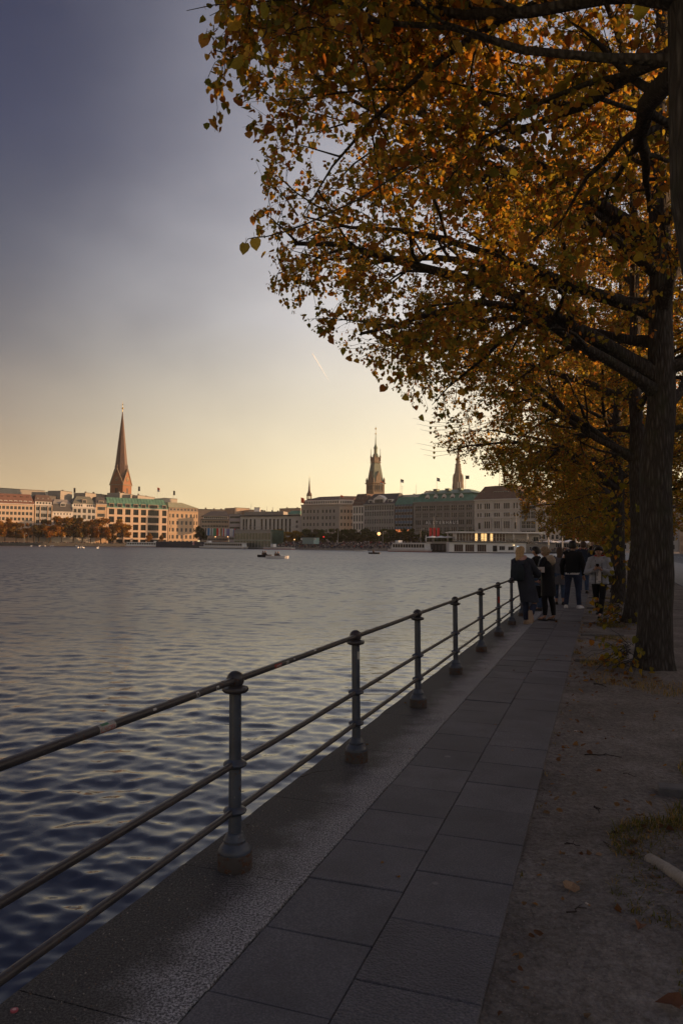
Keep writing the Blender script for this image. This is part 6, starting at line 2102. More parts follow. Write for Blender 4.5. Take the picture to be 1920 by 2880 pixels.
def excursion_boat(label, px0, px1, Y0, Y1, h_cab, flip=False, stripe=None, open_=False, cab=(.0, .9), grp="excursion boats along the far shore"):
    a, c = at(px0, 1525, Y0), at(px1, 1525, Y1)
    a, c = Vector((a.x, a.y, WATER_Z)), Vector((c.x, c.y, WATER_Z))
    if flip: a, c = c, a
    L = (c - a).length
    d = (c - a).normalized()
    root = thing("excursion_boat", tuple((a + c) / 2), label, "boat", grp, math.atan2(d.y, d.x))
    def part(b, name, m_, parent=root): return link(name, b.mesh(name, m_), parent)
    w = 4.2
    b = MB(); hull(b, L, w, 1.1, 0); part(b, "hull", [M_WHITE])
    if stripe: 
        b = MB(); hull(b, L * 1.002, w * 1.02, .25, -.02); part(b, "waterline_stripe", [stripe])
    if not open_:
        x0, x1 = -L * .46 + L * cab[0] * .9, -L * .46 + L * .9 * cab[1]
        b = MB().prism([(x0, -w * .42), (x1, -w * .42), (x1, w * .42), (x0, w * .42)], 1.1, 1.1 + h_cab, zt=[(x0 + .3, -w * .40), (x1 - .9, -w * .40), (x1 - .9, w * .40), (x0 + .3, w * .40)])
        cb = part(b, "cabin", M_WHITE)
        n = max(6, int((x1 - x0) / 1.7))
        wm = MB().quad((-.62, 0, 0), (.62, 0, 0), (.62, 0, h_cab * .55), (-.62, 0, h_cab * .55)).mesh("window", M_GLASS)
        for s in (-1, 1):
            for x in spread(x0 + .4, x1 - 1.1, n):
                link("window", wm, root, (x, s * (w * .42 + .02), 1.1 + h_cab * .28), (0, 0, 0 if s < 0 else math.pi), ((x1 - x0 - 1.5) / n / 1.55, 1, 1))
        b = MB().prism([(x0 - .3, -w * .44), (x1 - .5, -w * .44), (x1 - .5, w * .44), (x0 - .3, w * .44)], 1.12 + h_cab, 1.32 + h_cab); part(b, "roof", M_WHITE)
        b = MB().prism([(x1 - 4.2, -1.2), (x1 - 2.2, -1.2), (x1 - 2.2, 1.2), (x1 - 4.2, 1.2)], 1.33 + h_cab, 2.3 + h_cab); part(b, "wheelhouse", M_WHITE)
    else:
        b = MB()
        for x in spread(-L * .4, L * .25, 7): b.box((x, 0, 1.15), (.5, w * .7, .35))
        part(b, "benches", M_SANDG)
        b = MB().prism([(L * .1, -1), (L * .2, -1), (L * .2, 1), (L * .1, 1)], 1.15, 3.0); part(b, "wheelhouse", M_WHITE)
    b = MB(); b.bar((L * .44, 0, 1.3), (L * .47, 0, 3.0), .08, .08); part(b, "mast", M_METAL)
    b = MB()
    for s in (-1, 1):
        b.bar((L * .25, s * w * .42, 2.0), (L * .47, s * .4, 2.3), .05, .05)
        for f in (.25, .32, .39, .46): b.bar((L * f, s * w * .42 * (1.9 * (.5 - f) * 2 + .02) ** .5, 1.2), (L * f, s * w * .40 * (1.9 * (.5 - f) * 2 + .02) ** .5, 2.1), .05, .05)
    part(b, "bow_railing", M_METAL)
    return root


excursion_boat("long white glazed excursion boat moored below the green-roofed block", 352, 466, 548, 556, 2.1, stripe=mat("boat_orange", (.45, .16, .08), .6))
excursion_boat("long white glazed boat moored along the dark hoarding below the flags", 560, 694, 452, 424, 2.2, flip=True, stripe=M_RGREY)
excursion_boat("low open white launch with red waterline beside the glass kiosk", 740, 826, 410, 392, 1.0, flip=True, stripe=M_RED, open_=True)
excursion_boat("white passenger boat with dark windows and red waterline below the department store", 1090, 1208, 332, 312, 2.6, flip=True, stripe=M_RED)


def small_boat(label, px, py, L, col, people, grp=None, canopy=None, name="rowing_boat", rz=.1):
    r_ = ray(px, py); t = (WATER_Z - EYE) / r_.z
    p = Vector((0, 0, EYE)) + r_ * t
    root = thing(name, tuple(p), label, "boat", grp, rz)
    b = MB(); hull(b, L, L * .38, .5, 0, 0); link("hull", b.mesh("hull", col), root)
    b = MB().box((-L * .1, 0, .35), (.5, L * .3, .1)).box((L * .15, 0, .35), (.5, L * .3, .1)); link("thwarts", b.mesh("thwarts", M_SANDG), root)
    for k in range(people):
        x = (-.32 + .45 * k)
        pr = thing("person", tuple(p + Vector((x, 0, .1))), "seated boater, " + ["left", "right"][k % 2] + " one in the " + " ".join(label.split()[:4]), "person")
        fb = MB(); ci = [8, 0, 9, 1][k % 4]
        fb.lathe([(.16, .30), (.22, .45), (.25, .72), (.20, .86), (.07, .92)], (0, 0, 0), 8, 0, 1.1, .8)
        fb.bar((0, -.14, .38), (.45, -.14, .42), .15, .15, 2); fb.bar((0, .14, .38), (.45, .14, .42), .15, .15, 2); fb.bar((.45, .14, .42), (.5, .14, .05), .12, .12, 2); fb.bar((.45, -.14, .42), (.5, -.14, .05), .12, .12, 2)
        fb.bar((0, -.27, .78), (.35, -.2, .5), .1, .1, 0); fb.bar((0, .27, .78), (.35, .2, .5), .1, .1, 0)
        fb.ball((0.02, 0, 1.06), .12, 8, 6, 1, 1, 1, 1.15); fb.ball((-.02, 0, 1.10), .122, 8, 5, 3, 1, 1, .95)
        link("body", fb.mesh("body", [CROWD_MATS[ci], CROWD_MATS[10], CROWD_MATS[12], CROWD_MATS[11]]), pr)
    return root


small_boat("small dark boat with two people in orange light, left of the white boat", 744, 1567, 3.0, M_BLACK, 2, rz=.12)
small_boat("small white motor boat trailing a wake at mid-lake", 780, 1571, 4.3, M_WHITE, 2, rz=-.06)
small_boat("tiny dark canoe with one person in orange near the far terrace", 1052, 1558, 3.6, M_BLACK, 1, rz=-.1)
small_boat("empty white dinghy lying off the terrace wall", 1015, 1550.5, 6.0, M_WHITE, 0, rz=-.5)
small_boat("low white dinghy moored left of the glazed boat", 290, 1535.5, 9.0, M_WHITE, 0, rz=.5)


def gulls():
    b0 = MB().ball((0, 0, .12), .22, 8, 5, 0, 1.5, .8, .7); b0.ball((.28, 0, .32), .10, 6, 4, 0); b0.bar((.36, 0, .31), (.48, 0, .29), .04, .04, 1)
    me = b0.mesh("body", [M_WHITE, M_SANDG])
    for k, (px, py) in enumerate(((88, 1537), (111, 1537), (128, 1537), (143, 1537.5), (150, 1537), (216, 1537), (220, 1542), (226, 1542), (235, 1542), (274, 1543))):
        r_ = ray(px, py); t = (WATER_Z - EYE) / r_.z
        p = Vector((0, 0, EYE)) + r_ * t
        o = thing("gull", tuple(p), "white gull floating off the left promenade", "gull", "gulls on the water off the left promenade", random.random() * 6)
        link("body", me, o, scale=(2.2,) * 3)


gulls()


# ---------------------------------------------------------------- flags, banners, lamps, masts
def flag(label, px, Y, z0, z1, cols, w=1.6, h=None, hang=False, grp=None, cat="flag", pole=.07, wave=1.0, sign=1):
    p = at(px, 1525, Y)
    root = thing("flagpole", (p.x, p.y, z0), label, cat, grp)
    MB().tube([(p.x, p.y, z0), (p.x, p.y, z1)], pole, 6).build("pole", M_METAL, root)
    MB().ball((p.x, p.y, z1 + .06), pole * 1.7, 6, 4).build("finial", M_GOLD, root)
    h = h or w * .65
    n = 8
    for k, c in enumerate(cols):
        b = MB(); vs = []
        f0, f1 = k / len(cols), (k + 1) / len(cols)
        if hang:
            for i in range(n + 1):
                t = i / n
                for f in (f0, f1):
                    vs.append((p.x + sign * (pole + w * f), p.y + .18 * math.sin(3 * t + 4 * f) * wave, z1 - .1 - h * t))
        else:
            for i in range(n + 1):
                t = i / n
                for f in (f0, f1):
                    vs.append((p.x + sign * (pole + w * t * .9), p.y + .22 * w * math.sin(5.5 * t) * wave, z1 - .1 - h * f - .30 * w * t * t))
        b.add(vs, [(2 * i, 2 * i + 1, 2 * i + 3, 2 * i + 2) for i in range(n)])
        b.build("cloth", c, root)
    return root


C_ = lambda n, c: mat("flag_" + n, c, .75)
FC = {'w': C_("white", (.70, .68, .66)), 'r': C_("red", (.60, .04, .03)), 'b': C_("blue", (.05, .22, .48)), 'n': C_("navy", (.04, .06, .16)), 'g': C_("green", (.08, .30, .16)), 'o': C_("orange", (.75, .14, .04)), 'k': C_("dark", (.06, .05, .05)), 'y': C_("yellow", (.75, .5, .1)), 'l': C_("lilac", (.25, .22, .42))}
row = ["kw", "b", "wk", "wg", "g", "r", "wy", "kw", "rw", "wl", "l", "w", "wb", "rn"]
desc = ["black and white", "plain blue", "white and black", "white and green", "plain green", "plain red", "white and yellow", "second black and white", "red and white", "white and lilac", "plain lilac", "plain white", "white and blue", "red and navy"]
for k in range(14):
    px = 577 + k * 6.2
    flag(desc[k] + " flag hanging from its pole in the flag row on the landing", px, 470 - k * 2.3, 1.5, zat(px, 1484 + k * .4, 465), [FC[c] for c in row[k]], 1.5, 4.6, True, "flags in a row on the landing", pole=.06)
for px, zt_, zb, cols, lab in ((386, 1368, 1394, "k", "dark drooping flag on the grey roofs right of the church tower"), (440, 1371, 1400, "ow", "red flag with a white emblem above the green copper roof"), (485, 1380, 1404, "k", "dark drooping flag above the corner house"),
                               (204, 1372, 1396, "k", "dark flag beside the pale roof block"), (845, 1399, 1415, "o", "tiny orange flag left of the ridge turret")):
    p = BAL.hit(px, -12)
    Y = p.y if px < 800 else 480
    flag(lab, px, Y, zat(px, zb, Y), zat(px, zt_, Y), [FC[c] for c in cols], 1.5 if cols[0] == 'k' else 2.3, 3.8 if cols[0] == 'k' else 3.4, cols[0] == 'k', pole=.09)
for px, zt_, zb, cols, lab, sg in ((956, 1392, 1412, "o", "small red flag on the brown corner block's roof", 1), (1068, 1353, 1388, "ow", "red flag with white emblem before the town hall tower", 1), (1125, 1347, 1388, "kw", "dark and white flag on the slate roof's end", 1), (1227, 1343, 1377, "kwk", "dark striped flag above the copper roof", 1), (1308, 1337, 1374, "k", "dark drooping flag beside the gothic spire", 1)):
    Y = JUN.hit(px, -8).y
    flag(lab, px, Y, zat(px, zb, Y) - 1, zat(px, zt_, Y), [FC[c] for c in cols], 2.0, 1.5 if cols[0] != 'k' else 2.0, lab.endswith("gothic spire"), pole=.09, sign=sg)


def mast(label, px, Y, py0, py1, r=.08, name="roof_mast", cat="mast", z0=None, lamp=None, arms=0):
    p = at(px, 1525, Y)
    zb = zat(px, py0, Y) if z0 is None else z0
    zt_ = zat(px, py1, Y)
    root = thing(name, (p.x, p.y, zb), label, cat)
    MB().tube([(p.x, p.y, zb), (p.x, p.y, (zb + zt_) / 2), (p.x, p.y, zt_)], [r * 1.4, r, r * .7], 6).build("pole", M_METAL, root)
    MB().lathe([(r * 2.4, zb), (r * 2.2, zb + .35), (r * 1.4, zb + .6)], (p.x, p.y, 0), 8).build("base", M_METAL, root)
    for k in range(arms):
        z = zt_ - .5 - 1.1 * k
        MB().bar((p.x - .9, p.y, z), (p.x + .9, p.y, z), .08, .08).build("arm", M_METAL, root)
    if lamp:
        MB().bar((p.x - .05, p.y, zt_), (p.x + 1.1, p.y, zt_ + .2), .12, .12).build("arm", M_METAL, root)
        MB().ball((p.x + 1.2, p.y, zt_ + .1), .32, 8, 5, 0, 1.4, 1, .6).build("lamp_head", lamp, root)
    return root


mast("plain mast on the pale roof between slate and copper roofs", 1169, JUN.hit(1169, -10).y, 1394, 1362)
mast("thin mast on the brown mansard roof, left of two", 1404, JUN.hit(1404, -12).y, 1366, 1330, .1)
mast("thin mast on the brown mansard roof, right of two", 1432, JUN.hit(1432, -12).y, 1366, 1322, .1)
mast("antenna with cross arms beside the dark and white flag", 1129, JUN.hit(1129, -8).y, 1388, 1366, .06, arms=2)
mast("antenna on the low brown roofs left of the bright white box", 705, 650, 1434, 1416, .12, arms=1)
mast("second antenna on the low brown roofs right of the bright white box", 749, 645, 1440, 1424, .12, arms=1)
mast("antenna with a round drum on the low roofs near the green roof", 766, 640, 1440, 1426, .14, arms=2)
wl = mat("lamp_white", (.75, .7, .62), .5)
lit = mat("lamp_lit", (1, .7, .4), .5, emit=(1, .5, .18, 1.4))
mast("pale lamp post on the left promenade before the hotel", 69, BAL.hit(69, 21).y, 0, 1500, .14, "lamp_post", "lamp post", -.1, wl)
mast("pale lamp post on the left promenade before the gabled house", 250, BAL.hit(250, 21).y, 0, 1505, .14, "lamp_post", "lamp post", -.1, wl)
mast("dark lamp post before the sandstone corner house", 512, 540, 0, 1468, .12, "lamp_post", "lamp post", -.1, M_METAL)
mast("pale post at the landing's left end", 515, 530, 0, 1503, .2, "lamp_post", "lamp post", -.1, wl)
mast("white and orange post at the glass kiosk's right edge", 763, 415, 0, 1496, .18, "lamp_post", "lamp post", -.1, None)
mast("tall grey lamp post before the brown corner block", 950, 376, 0, 1490, .13, "lamp_post", "lamp post", 2.1, M_METAL)
mast("grey lamp post before the ribbed stone block", 1076, 352, 0, 1495, .12, "lamp_post", "lamp post", 2.1, M_METAL)
mast("grey lamp post left of the red banners", 1182, 330, 0, 1488, .12, "lamp_post", "lamp post", 2.1, M_METAL)
mast("tall black lamp post before the department store letters", 1219, 330, 0, 1453, .12, "lamp_post", "lamp post", 2.1, M_BLACK)
mast("black lamp post before the classical front's right windows", 1451, 330, 0, 1440, .1, "lamp_post", "lamp post", 2.1, M_BLACK)
for k, px in enumerate((1210, 1220.5, 1231.5)):
    Y = 326
    flag("tall red banner before the department store, " + ["left", "middle", "right"][k] + " of three", px - 4, Y, 2.1, zat(px, 1484, Y), [M_RED], 1.15, 3.9, True, "red banners before the department store", "banner", .05, .4)
for k, px in enumerate((1611, 1622, 1633)):
    Y = 318
    flag("tall red banner behind the cafe terrace, " + ["left", "middle", "right"][k] + " of three", px - 3, Y, -.1, zat(px, 1487, Y), [M_RED], 1.0, 4.2, True, "red banners behind the cafe terrace", "banner", .05, .4)
mast("bare pale pole right of the right-hand red banners", 1643, 318, 0, 1491, .08, "banner_pole", "pole", -.1)


def glints():
    for k, (px, py, Y, lab) in enumerate(((606, 1511, 470, "warm lit lamp among the flag poles"), (641, 1511, 455, "warm lit lamp at the end of the flag row"), (1065, 1503, 352, "bright orange-lit street lantern among the dark terrace trees"), (828, 1519, 400, "orange lamp left of the teal kiosk"))):
        p = at(px, py, Y)
        zb = -.1 if px < 700 else 2.1
        root = thing("lantern", (p.x, p.y, zb), lab, "lantern")
        MB().tube([(p.x, p.y, zb), (p.x, p.y, p.z)], .07, 6).build("post", M_METAL, root)
        MB().ball((p.x, p.y, p.z + .3), .34 if px != 1065 else .8, 8, 6).build("lamp_head", lit, root)
    p = at(910, 1510, 372)
    root = thing("traffic_light", (p.x, p.y, 2.1), "traffic light showing red before the dark terrace trees", "traffic light")
    MB().tube([(p.x, p.y, 2.1), (p.x, p.y, p.z + 1.4)], .07, 6).build("pole", M_BLACK, root)
    MB().box((p.x, p.y, p.z + .2), (.5, .35, 1.5)).build("housing", M_BLACK, root)
    MB().ball((p.x, p.y - .2, p.z), .26, 8, 6).build("lamp", mat("signal_red", (1, .02, .02), .4, emit=(1, .02, .02, 1.6)), root)
    p, q = at(878, 994, 7000), at(925, 1072, 7600)
    root = thing("contrail", tuple(p), "short thin white contrail high in the sky over the town", "contrail")
    MB().tube([p, p.lerp(q, .5), q], [3.6, 3.0, .8], 6).build("vapour", mat("vapour", (.95, .95, .95), 1.0, emit=(1.0, .92, .82, .2)), root)  # faint glow added to the vapour in place of sunlight


glints()

# ================================================================== PEOPLE ON THE WALK
M_SKIN = mat("skin", (.46, .27, .19), .5, 0, .08, 8)
SKINNED = []


def skin_body(root, J, edges, rad, name="body"):
    """one continuous body grown round a skeleton of joints"""
    keys = list(J)
    idx = {k: i for i, k in enumerate(keys)}
    me = bpy.data.meshes.new(name)
    me.from_pydata([J[k] for k in keys], [(idx[a], idx[b]) for a, b in edges], [])
    o = link(name, me, root)
    md = o.modifiers.new("skin", 'SKIN'); md.use_smooth_shade = True
    sv = me.skin_vertices[0].data
    for k in keys:
        r_ = rad[k]
        sv[idx[k]].radius = r_ if isinstance(r_, tuple) else (r_, r_)
        sv[idx[k]].use_root = (k == 'pelvis')
    ss = o.modifiers.new("smooth", 'SUBSURF'); ss.levels = 1; ss.render_levels = 1
    me.materials.append(M_SKIN)
    SKINNED.append(o)
    return o


def ell(c, rx, ry, n=14, ax=None, tilt=0.0):
    """ring of an ellipse round c, rx sideways, ry front to back"""
    return [Vector((c[0] + rx * math.cos(a), c[1] + ry * math.sin(a), c[2] + tilt * math.sin(a))) for a in np.linspace(0, 2 * math.pi, n, endpoint=False)]


def wrinkle(b, amt, sc, seed=0.0):
    b.v = [tuple(Vector(v) + Vector(mnoise.noise_vector((v[0] * sc + seed, v[1] * sc, v[2] * sc * 1.6))) * amt) for v in b.v]
    return b


def make_person(label, u, n, face, h=1.70, lean=(0, 0), arms=None, legs=None, coat=None, trousers=None, shoes=None, hair=None, hairlen=0.0,
                coat_len=.80, coat_w=1.0, puff=0, head=(0, 0), bun=False, short_hair=False, cuff=None, sandals=False, shoe_col=None, extra=None, z=0.0, face_parts=False):
    """face: heading in degrees clockwise from the walk's far direction. Local axes: x right, y forward."""
    ang = UANG - math.pi / 2 - R(face)
    p = UN(u, n, z)
    root = thing("person", tuple(p), label, "person", None, ang)
    s = h / 1.70
    lx, ly = lean
    def S(x, y, z_):   # body points shift with the lean, more so higher up
        t = max(0, (z_ - .5)) / 1.1
        return Vector((x + lx * t, y + ly * t, z_)) * s
    hx, hy = head
    J, E_, Rr = {}, [], {}
    def add(k, v, r_, par=None):
        J[k] = tuple(v); Rr[k] = r_
        if par: E_.append((par, k))
    add('pelvis', S(0, 0, .93), (.125 * s, .09 * s))
    add('belly', S(0, .01, 1.10), (.115 * s, .085 * s), 'pelvis')
    add('chest', S(0, .0, 1.28), (.135 * s, .10 * s), 'belly')
    add('neck', S(0, .0, 1.44), .055 * s, 'chest')
    add('throat', S(hx * .3, .02 + hy * .3, 1.50), .050 * s, 'neck')
    add('jaw', S(hx * .8, .035 + hy * .8, 1.545), .064 * s, 'throat')
    add('skull', S(hx, .03 + hy, 1.61), .086 * s, 'jaw')
    add('crown', S(hx, .02 + hy, 1.655), .048 * s, 'skull')
    add('nose', S(hx * .9, .125 + hy, 1.585), .012 * s, 'skull')
    for sd, nm in ((-1, 'l'), (1, 'r')):
        add('ear_' + nm, S(hx + sd * .088, .02 + hy, 1.595), .016 * s, 'skull')
        a = (arms or {}).get(nm, {})
        sh = S(sd * .175, 0, 1.385)
        el_ = Vector(a.get('elbow', (sd * .235, -.03, 1.10))); wr_ = Vector(a.get('wrist', (sd * .24, .05, .86)))
        el_, wr_ = S(*el_), S(*wr_)
        hd = Vector(a['hand']) if 'hand' in a else (wr_ - el_).normalized()
        hd.normalize()
        add('shoulder_' + nm, sh, .055 * s, 'chest')
        add('elbow_' + nm, el_, .040 * s, 'shoulder_' + nm)
        add('wrist_' + nm, wr_, .026 * s, 'elbow_' + nm)
        palm = wr_ + hd * .07 * s
        add('palm_' + nm, palm, (.036 * s, .017 * s), 'wrist_' + nm)
        side = hd.cross(Vector(a.get('up', (0, 1, .2)))).normalized()
        upv = side.cross(hd).normalized()
        curl = a.get('curl', .55)
        for fi, (o, ln) in enumerate(((-.027, .070), (-.009, .080), (.009, .076), (.026, .060))):
            b0 = palm + side * o * s + hd * .030 * s
            d1 = (hd + upv * curl * .5).normalized(); d2 = (hd * (1 - curl * .7) + upv * curl * 1.3).normalized()
            add('knuckle%d_%s' % (fi, nm), b0 + d1 * ln * .5 * s, .0095 * s, 'palm_' + nm)
            add('fingertip%d_%s' % (fi, nm), b0 + d1 * ln * .5 * s + d2 * ln * .55 * s, .0080 * s, 'knuckle%d_%s' % (fi, nm))
        th = wr_ + hd * .035 * s + side * (-sd) * .03 * s
        add('thumb_' + nm, th + (hd * .5 + side * -sd * .6 + upv * .4).normalized() * .045 * s, .0105 * s, 'palm_' + nm)
        g = (legs or {}).get(nm, {})
        hip = S(sd * .095, 0, .90)
        kn = Vector(g.get('knee', (sd * .105, .025, .49))) * s; an = Vector(g.get('ankle', (sd * .11, -.02, .085))) * s
        toe = Vector(g.get('toe', (sd * .125, .17, .03))) * s
        add('hip_' + nm, hip, .085 * s, 'pelvis')
        add('knee_' + nm, kn, .055 * s, 'hip_' + nm)
        add('calf_' + nm, kn.lerp(an, .35) + Vector((0, -.015, 0)), .053 * s, 'knee_' + nm)
        add('ankle_' + nm, an, .034 * s, 'calf_' + nm)
        add('toe_' + nm, toe, .030 * s, 'ankle_' + nm)
    skin_body(root, J, E_, Rr)
    V = {k: Vector(v) for k, v in J.items()}

    def put(b, name, m_, smooth=True):
        return link(name, b.mesh(name, m_, (0, 0, 0), smooth, 50 if smooth else None), root)
    # trousers
    tm, ankle_z = trousers
    b = MB()
    b.loft([ell(S(0, -.005, 1.02), .152 * s, .105 * s), ell(S(0, -.015, .93), .178 * s, .128 * s), ell(S(0, -.012, .84), .180 * s, .125 * s), ell(S(0, 0, .78), .12 * s, .09 * s)])
    for nm, sd in (('l', -1), ('r', 1)):
        hip, kn, an = V['hip_' + nm], V['knee_' + nm], V['ankle_' + nm]
        end = an.lerp(kn, ankle_z)
        w = .058 * s if ankle_z < .1 else .050 * s
        b.tube([hip + Vector((0, 0, -.02)), hip.lerp(kn, .45), kn, kn.lerp(end, .4) + Vector((0, -.012, 0)), end], [.098 * s, .088 * s, .067 * s, .066 * s, w], 12)
    wrinkle(b, .010, 9, u)
    put(b, "trousers", tm)
    # shoes
    for nm, sd in (('l', -1), ('r', 1)):
        an, toe = V['ankle_' + nm], V['toe_' + nm]
        d = toe - an
        down = Vector((0, 0, -1)) if abs(d.normalized().z) < .7 else Vector((0, -1, 0))
        f = (d - down * d.dot(down)).normalized(); sidev = f.cross(down).normalized()
        sole = an + down * (.083 * s)
        b = MB(); rings = []
        prof = ((-.075, .030, .055), (-.06, .040, .080), (.02, .043, .085), (.09, .046, .060), (.15, .044, .045), (.195, .030, .030), (.205, .010, .018))
        if sandals: prof = ((-.07, .030, .022), (-.05, .038, .024), (.05, .040, .022), (.12, .044, .022), (.18, .034, .02), (.19, .012, .018))
        for y, w, hh in prof:
            c = sole + f * y * s
            rings.append([c + sidev * w * s * cx_ + (-down) * hh * s * cz for cx_, cz in ((-1, 0), (1, 0), (1.05, .35), (.75, .9), (0, 1.05), (-.75, .9), (-1.05, .35))])
        b.loft(rings)
        so = put(b, "shoe", shoe_col)
        if sandals:
            sb = MB()
            for y in (.02, .12):
                c = sole + f * y * s
                sb.tube([c + sidev * .046 * s * math.cos(t) - down * (.02 + .05 * math.sin(t)) * s for t in np.linspace(0, math.pi, 7)], .007, 5)
            put(sb, "strap", shoe_col)
        else:
            c2 = MB()
            rr_ = [[c + down * -.0 for c in ring] for ring in ()]
            base_ = []
            for y, w, hh in prof:
                c = sole + f * y * s
                base_.append([c + sidev * (w + .005) * s * cx_ + (-down) * zz_ * s for cx_, zz_ in ((-1, -.004), (1, -.004), (1, .016), (-1, .016))])
            c2.loft(base_); put(c2, "shoe_sole", extra.get('sole', M_BLACK) if extra else M_BLACK, False)
    # coat
    cm = coat
    hem = .93 - (coat_len - .62)
    kw = coat_w
    b = MB()
    ring = []
    prof = [(hem, .190, .140), (hem + .10, .185, .138), (.98, .172, .130), (1.10, .162, .125), (1.22, .178, .132), (1.33, .190, .128), (1.40, .165, .105), (1.445, .085, .075), (1.475, .070, .066)]
    prof = [q_ for i_, q_ in enumerate(prof) if i_ < 1 or q_[0] > hem + .02]
    prof.sort()
    if puff:
        fine = []
        zs_ = np.linspace(prof[0][0], 1.40, 40)
        for z_ in zs_:
            w = np.interp(z_, [q_[0] for q_ in prof], [q_[1] for q_ in prof]); d_ = np.interp(z_, [q_[0] for q_ in prof], [q_[2] for q_ in prof])
            k = 1 + .055 * abs(math.sin((z_ - hem) * math.pi / puff))
            fine.append((z_, w * k, d_ * k))
        prof = fine + prof[-2:]
    for z_, w, d_ in prof:
        ring.append(ell(S(0, -.005, z_), w * s * kw, d_ * s * kw, 18))
    b.loft(ring, cap=False)
    for nm, sd in (('l', -1), ('r', 1)):
        sh, e2, w2 = V['shoulder_' + nm], V['elbow_' + nm], V['wrist_' + nm]
        pts = [sh + Vector((-sd * .06 * s, 0, .01)), sh + Vector((0, 0, .0)), sh.lerp(e2, .5), e2, e2.lerp(w2, .5), w2 + (w2 - e2).normalized() * .005]
        rad_ = [.082 * s * kw, .080 * s * kw, .070 * s * kw, .064 * s * kw, .056 * s * kw, .046 * s * kw]
        if puff:
            P_, R_ = [], []
            for i in range(len(pts) - 1):
                for k in range(6):
                    t = k / 6
                    P_.append(pts[i].lerp(pts[i + 1], t)); R_.append((rad_[i] + (rad_[i + 1] - rad_[i]) * t) * (1 + .06 * abs(math.sin((i * 6 + k) * .78))))
            pts, rad_ = P_, R_
        b.tube(pts, rad_, 12)
    wrinkle(b, .012, 8, n * 3 + u)
    put(b, "jacket", cm)
    # hair
    if hair:
        c = V['skull']
        b = MB()
        rr_ = []
        for z_, k, y_, dy in ((.122, .32, -.005, .035), (.108, .74, -.006, .078), (.070, 1.0, -.004, .106), (.036, 1.04, -.012, .100), (.002, 1.05, -.042, .072), (-.045, 1.0, -.055, .060), (-.085, .78, -.062, .042)):
            rr_.append(ell(c + Vector((0, y_, z_)) * s, .097 * k * s, dy * s, 14))
        b.loft(rr_[::-1])
        # keep the face clear
        if hairlen:
            rl = []
            for t in np.linspace(0, 1, 6):
                wv = .012 * math.sin(t * 7)
                rl.append(ell(c + Vector((wv, -.055 - .03 * math.sin(t * 3), -.04 - hairlen * t)) * s, (.098 - .025 * t) * s, (.060 - .022 * t) * s, 12))
            b.loft(rl)
        if bun:
            b.ball(tuple(c + Vector((0, -.115, .01)) * s), .05 * s, 10, 7)
        b.v = [tuple(Vector(v) + Vector(mnoise.noise_vector((v[0] * 28, v[1] * 28, v[2] * (7 if hairlen else 28)))) * .007) for v in b.v]
        put(b, "hair", hair)
    if face_parts:
        c = V['skull']
        for sd in (-1, 1):
            b = MB().ball(tuple(c + Vector((sd * .032, .080, -.018)) * s), .011 * s, 8, 6); put(b, "eye", mat("eye_dark", (.02, .015, .012), .3))
            b = MB().bar(c + Vector((sd * .016, .088, .004)) * s, c + Vector((sd * .050, .080, .006)) * s, .008, .006); put(b, "eyebrow", hair)
        b = MB().bar(c + Vector((-.022, .083, -.066)) * s, c + Vector((.022, .083, -.066)) * s, .006, .008); put(b, "mouth", mat("lips", (.30, .12, .10), .5))
    return root, V, s, put


def cloth(n_, c, var=.25, rough=.85, bump=.003, spec=.25, sc=6):
    return mat("cloth_" + n_, c, rough, 0, var, sc, bump, 120, spec)


K_NAVY, K_BLACK, K_JEAN, K_JEAND = cloth("navy_parka", (.040, .046, .065)), cloth("black_jacket", (.018, .018, .020)), cloth("jeans", (.055, .085, .15), .35), cloth("dark_jeans", (.035, .045, .085), .3)
K_SHINY = cloth("shiny_black", (.012, .012, .017), .3, .45, .004, .2)
K_TROU, K_GREYJ, K_GREYC, K_DNAVY = cloth("black_trousers", (.016, .016, .019)), cloth("grey_puffer", (.36, .38, .43), .10), cloth("grey_coat", (.13, .13, .15)), cloth("navy_jacket", (.035, .045, .075))
K_PINK, K_BEIGE, K_WHITE, K_RED = cloth("pink_scarf", (.55, .33, .30)), cloth("beige_fleece", (.48, .40, .31)), cloth("white_cotton", (.72, .70, .70), .06), cloth("red_lining", (.50, .035, .04))
H_BLOND, H_BROWN, H_DARK, H_ASH = mat("hair_blond", (.55, .37, .19), .45, 0, .35, 40), mat("hair_brown", (.085, .05, .032), .45, 0, .35, 40), mat("hair_dark", (.022, .017, .015), .4, 0, .35, 40), mat("hair_ash", (.33, .24, .15), .45, 0, .35, 40)
SH_TAN, SH_WHITE, SH_BLACK, SOLE_TAN = mat("suede_tan", (.42, .30, .20), .8), mat("white_leather", (.76, .76, .77), .45, 0, .05), mat("black_leather", (.02, .02, .02), .5), mat("crepe_sole", (.45, .34, .25), .8)


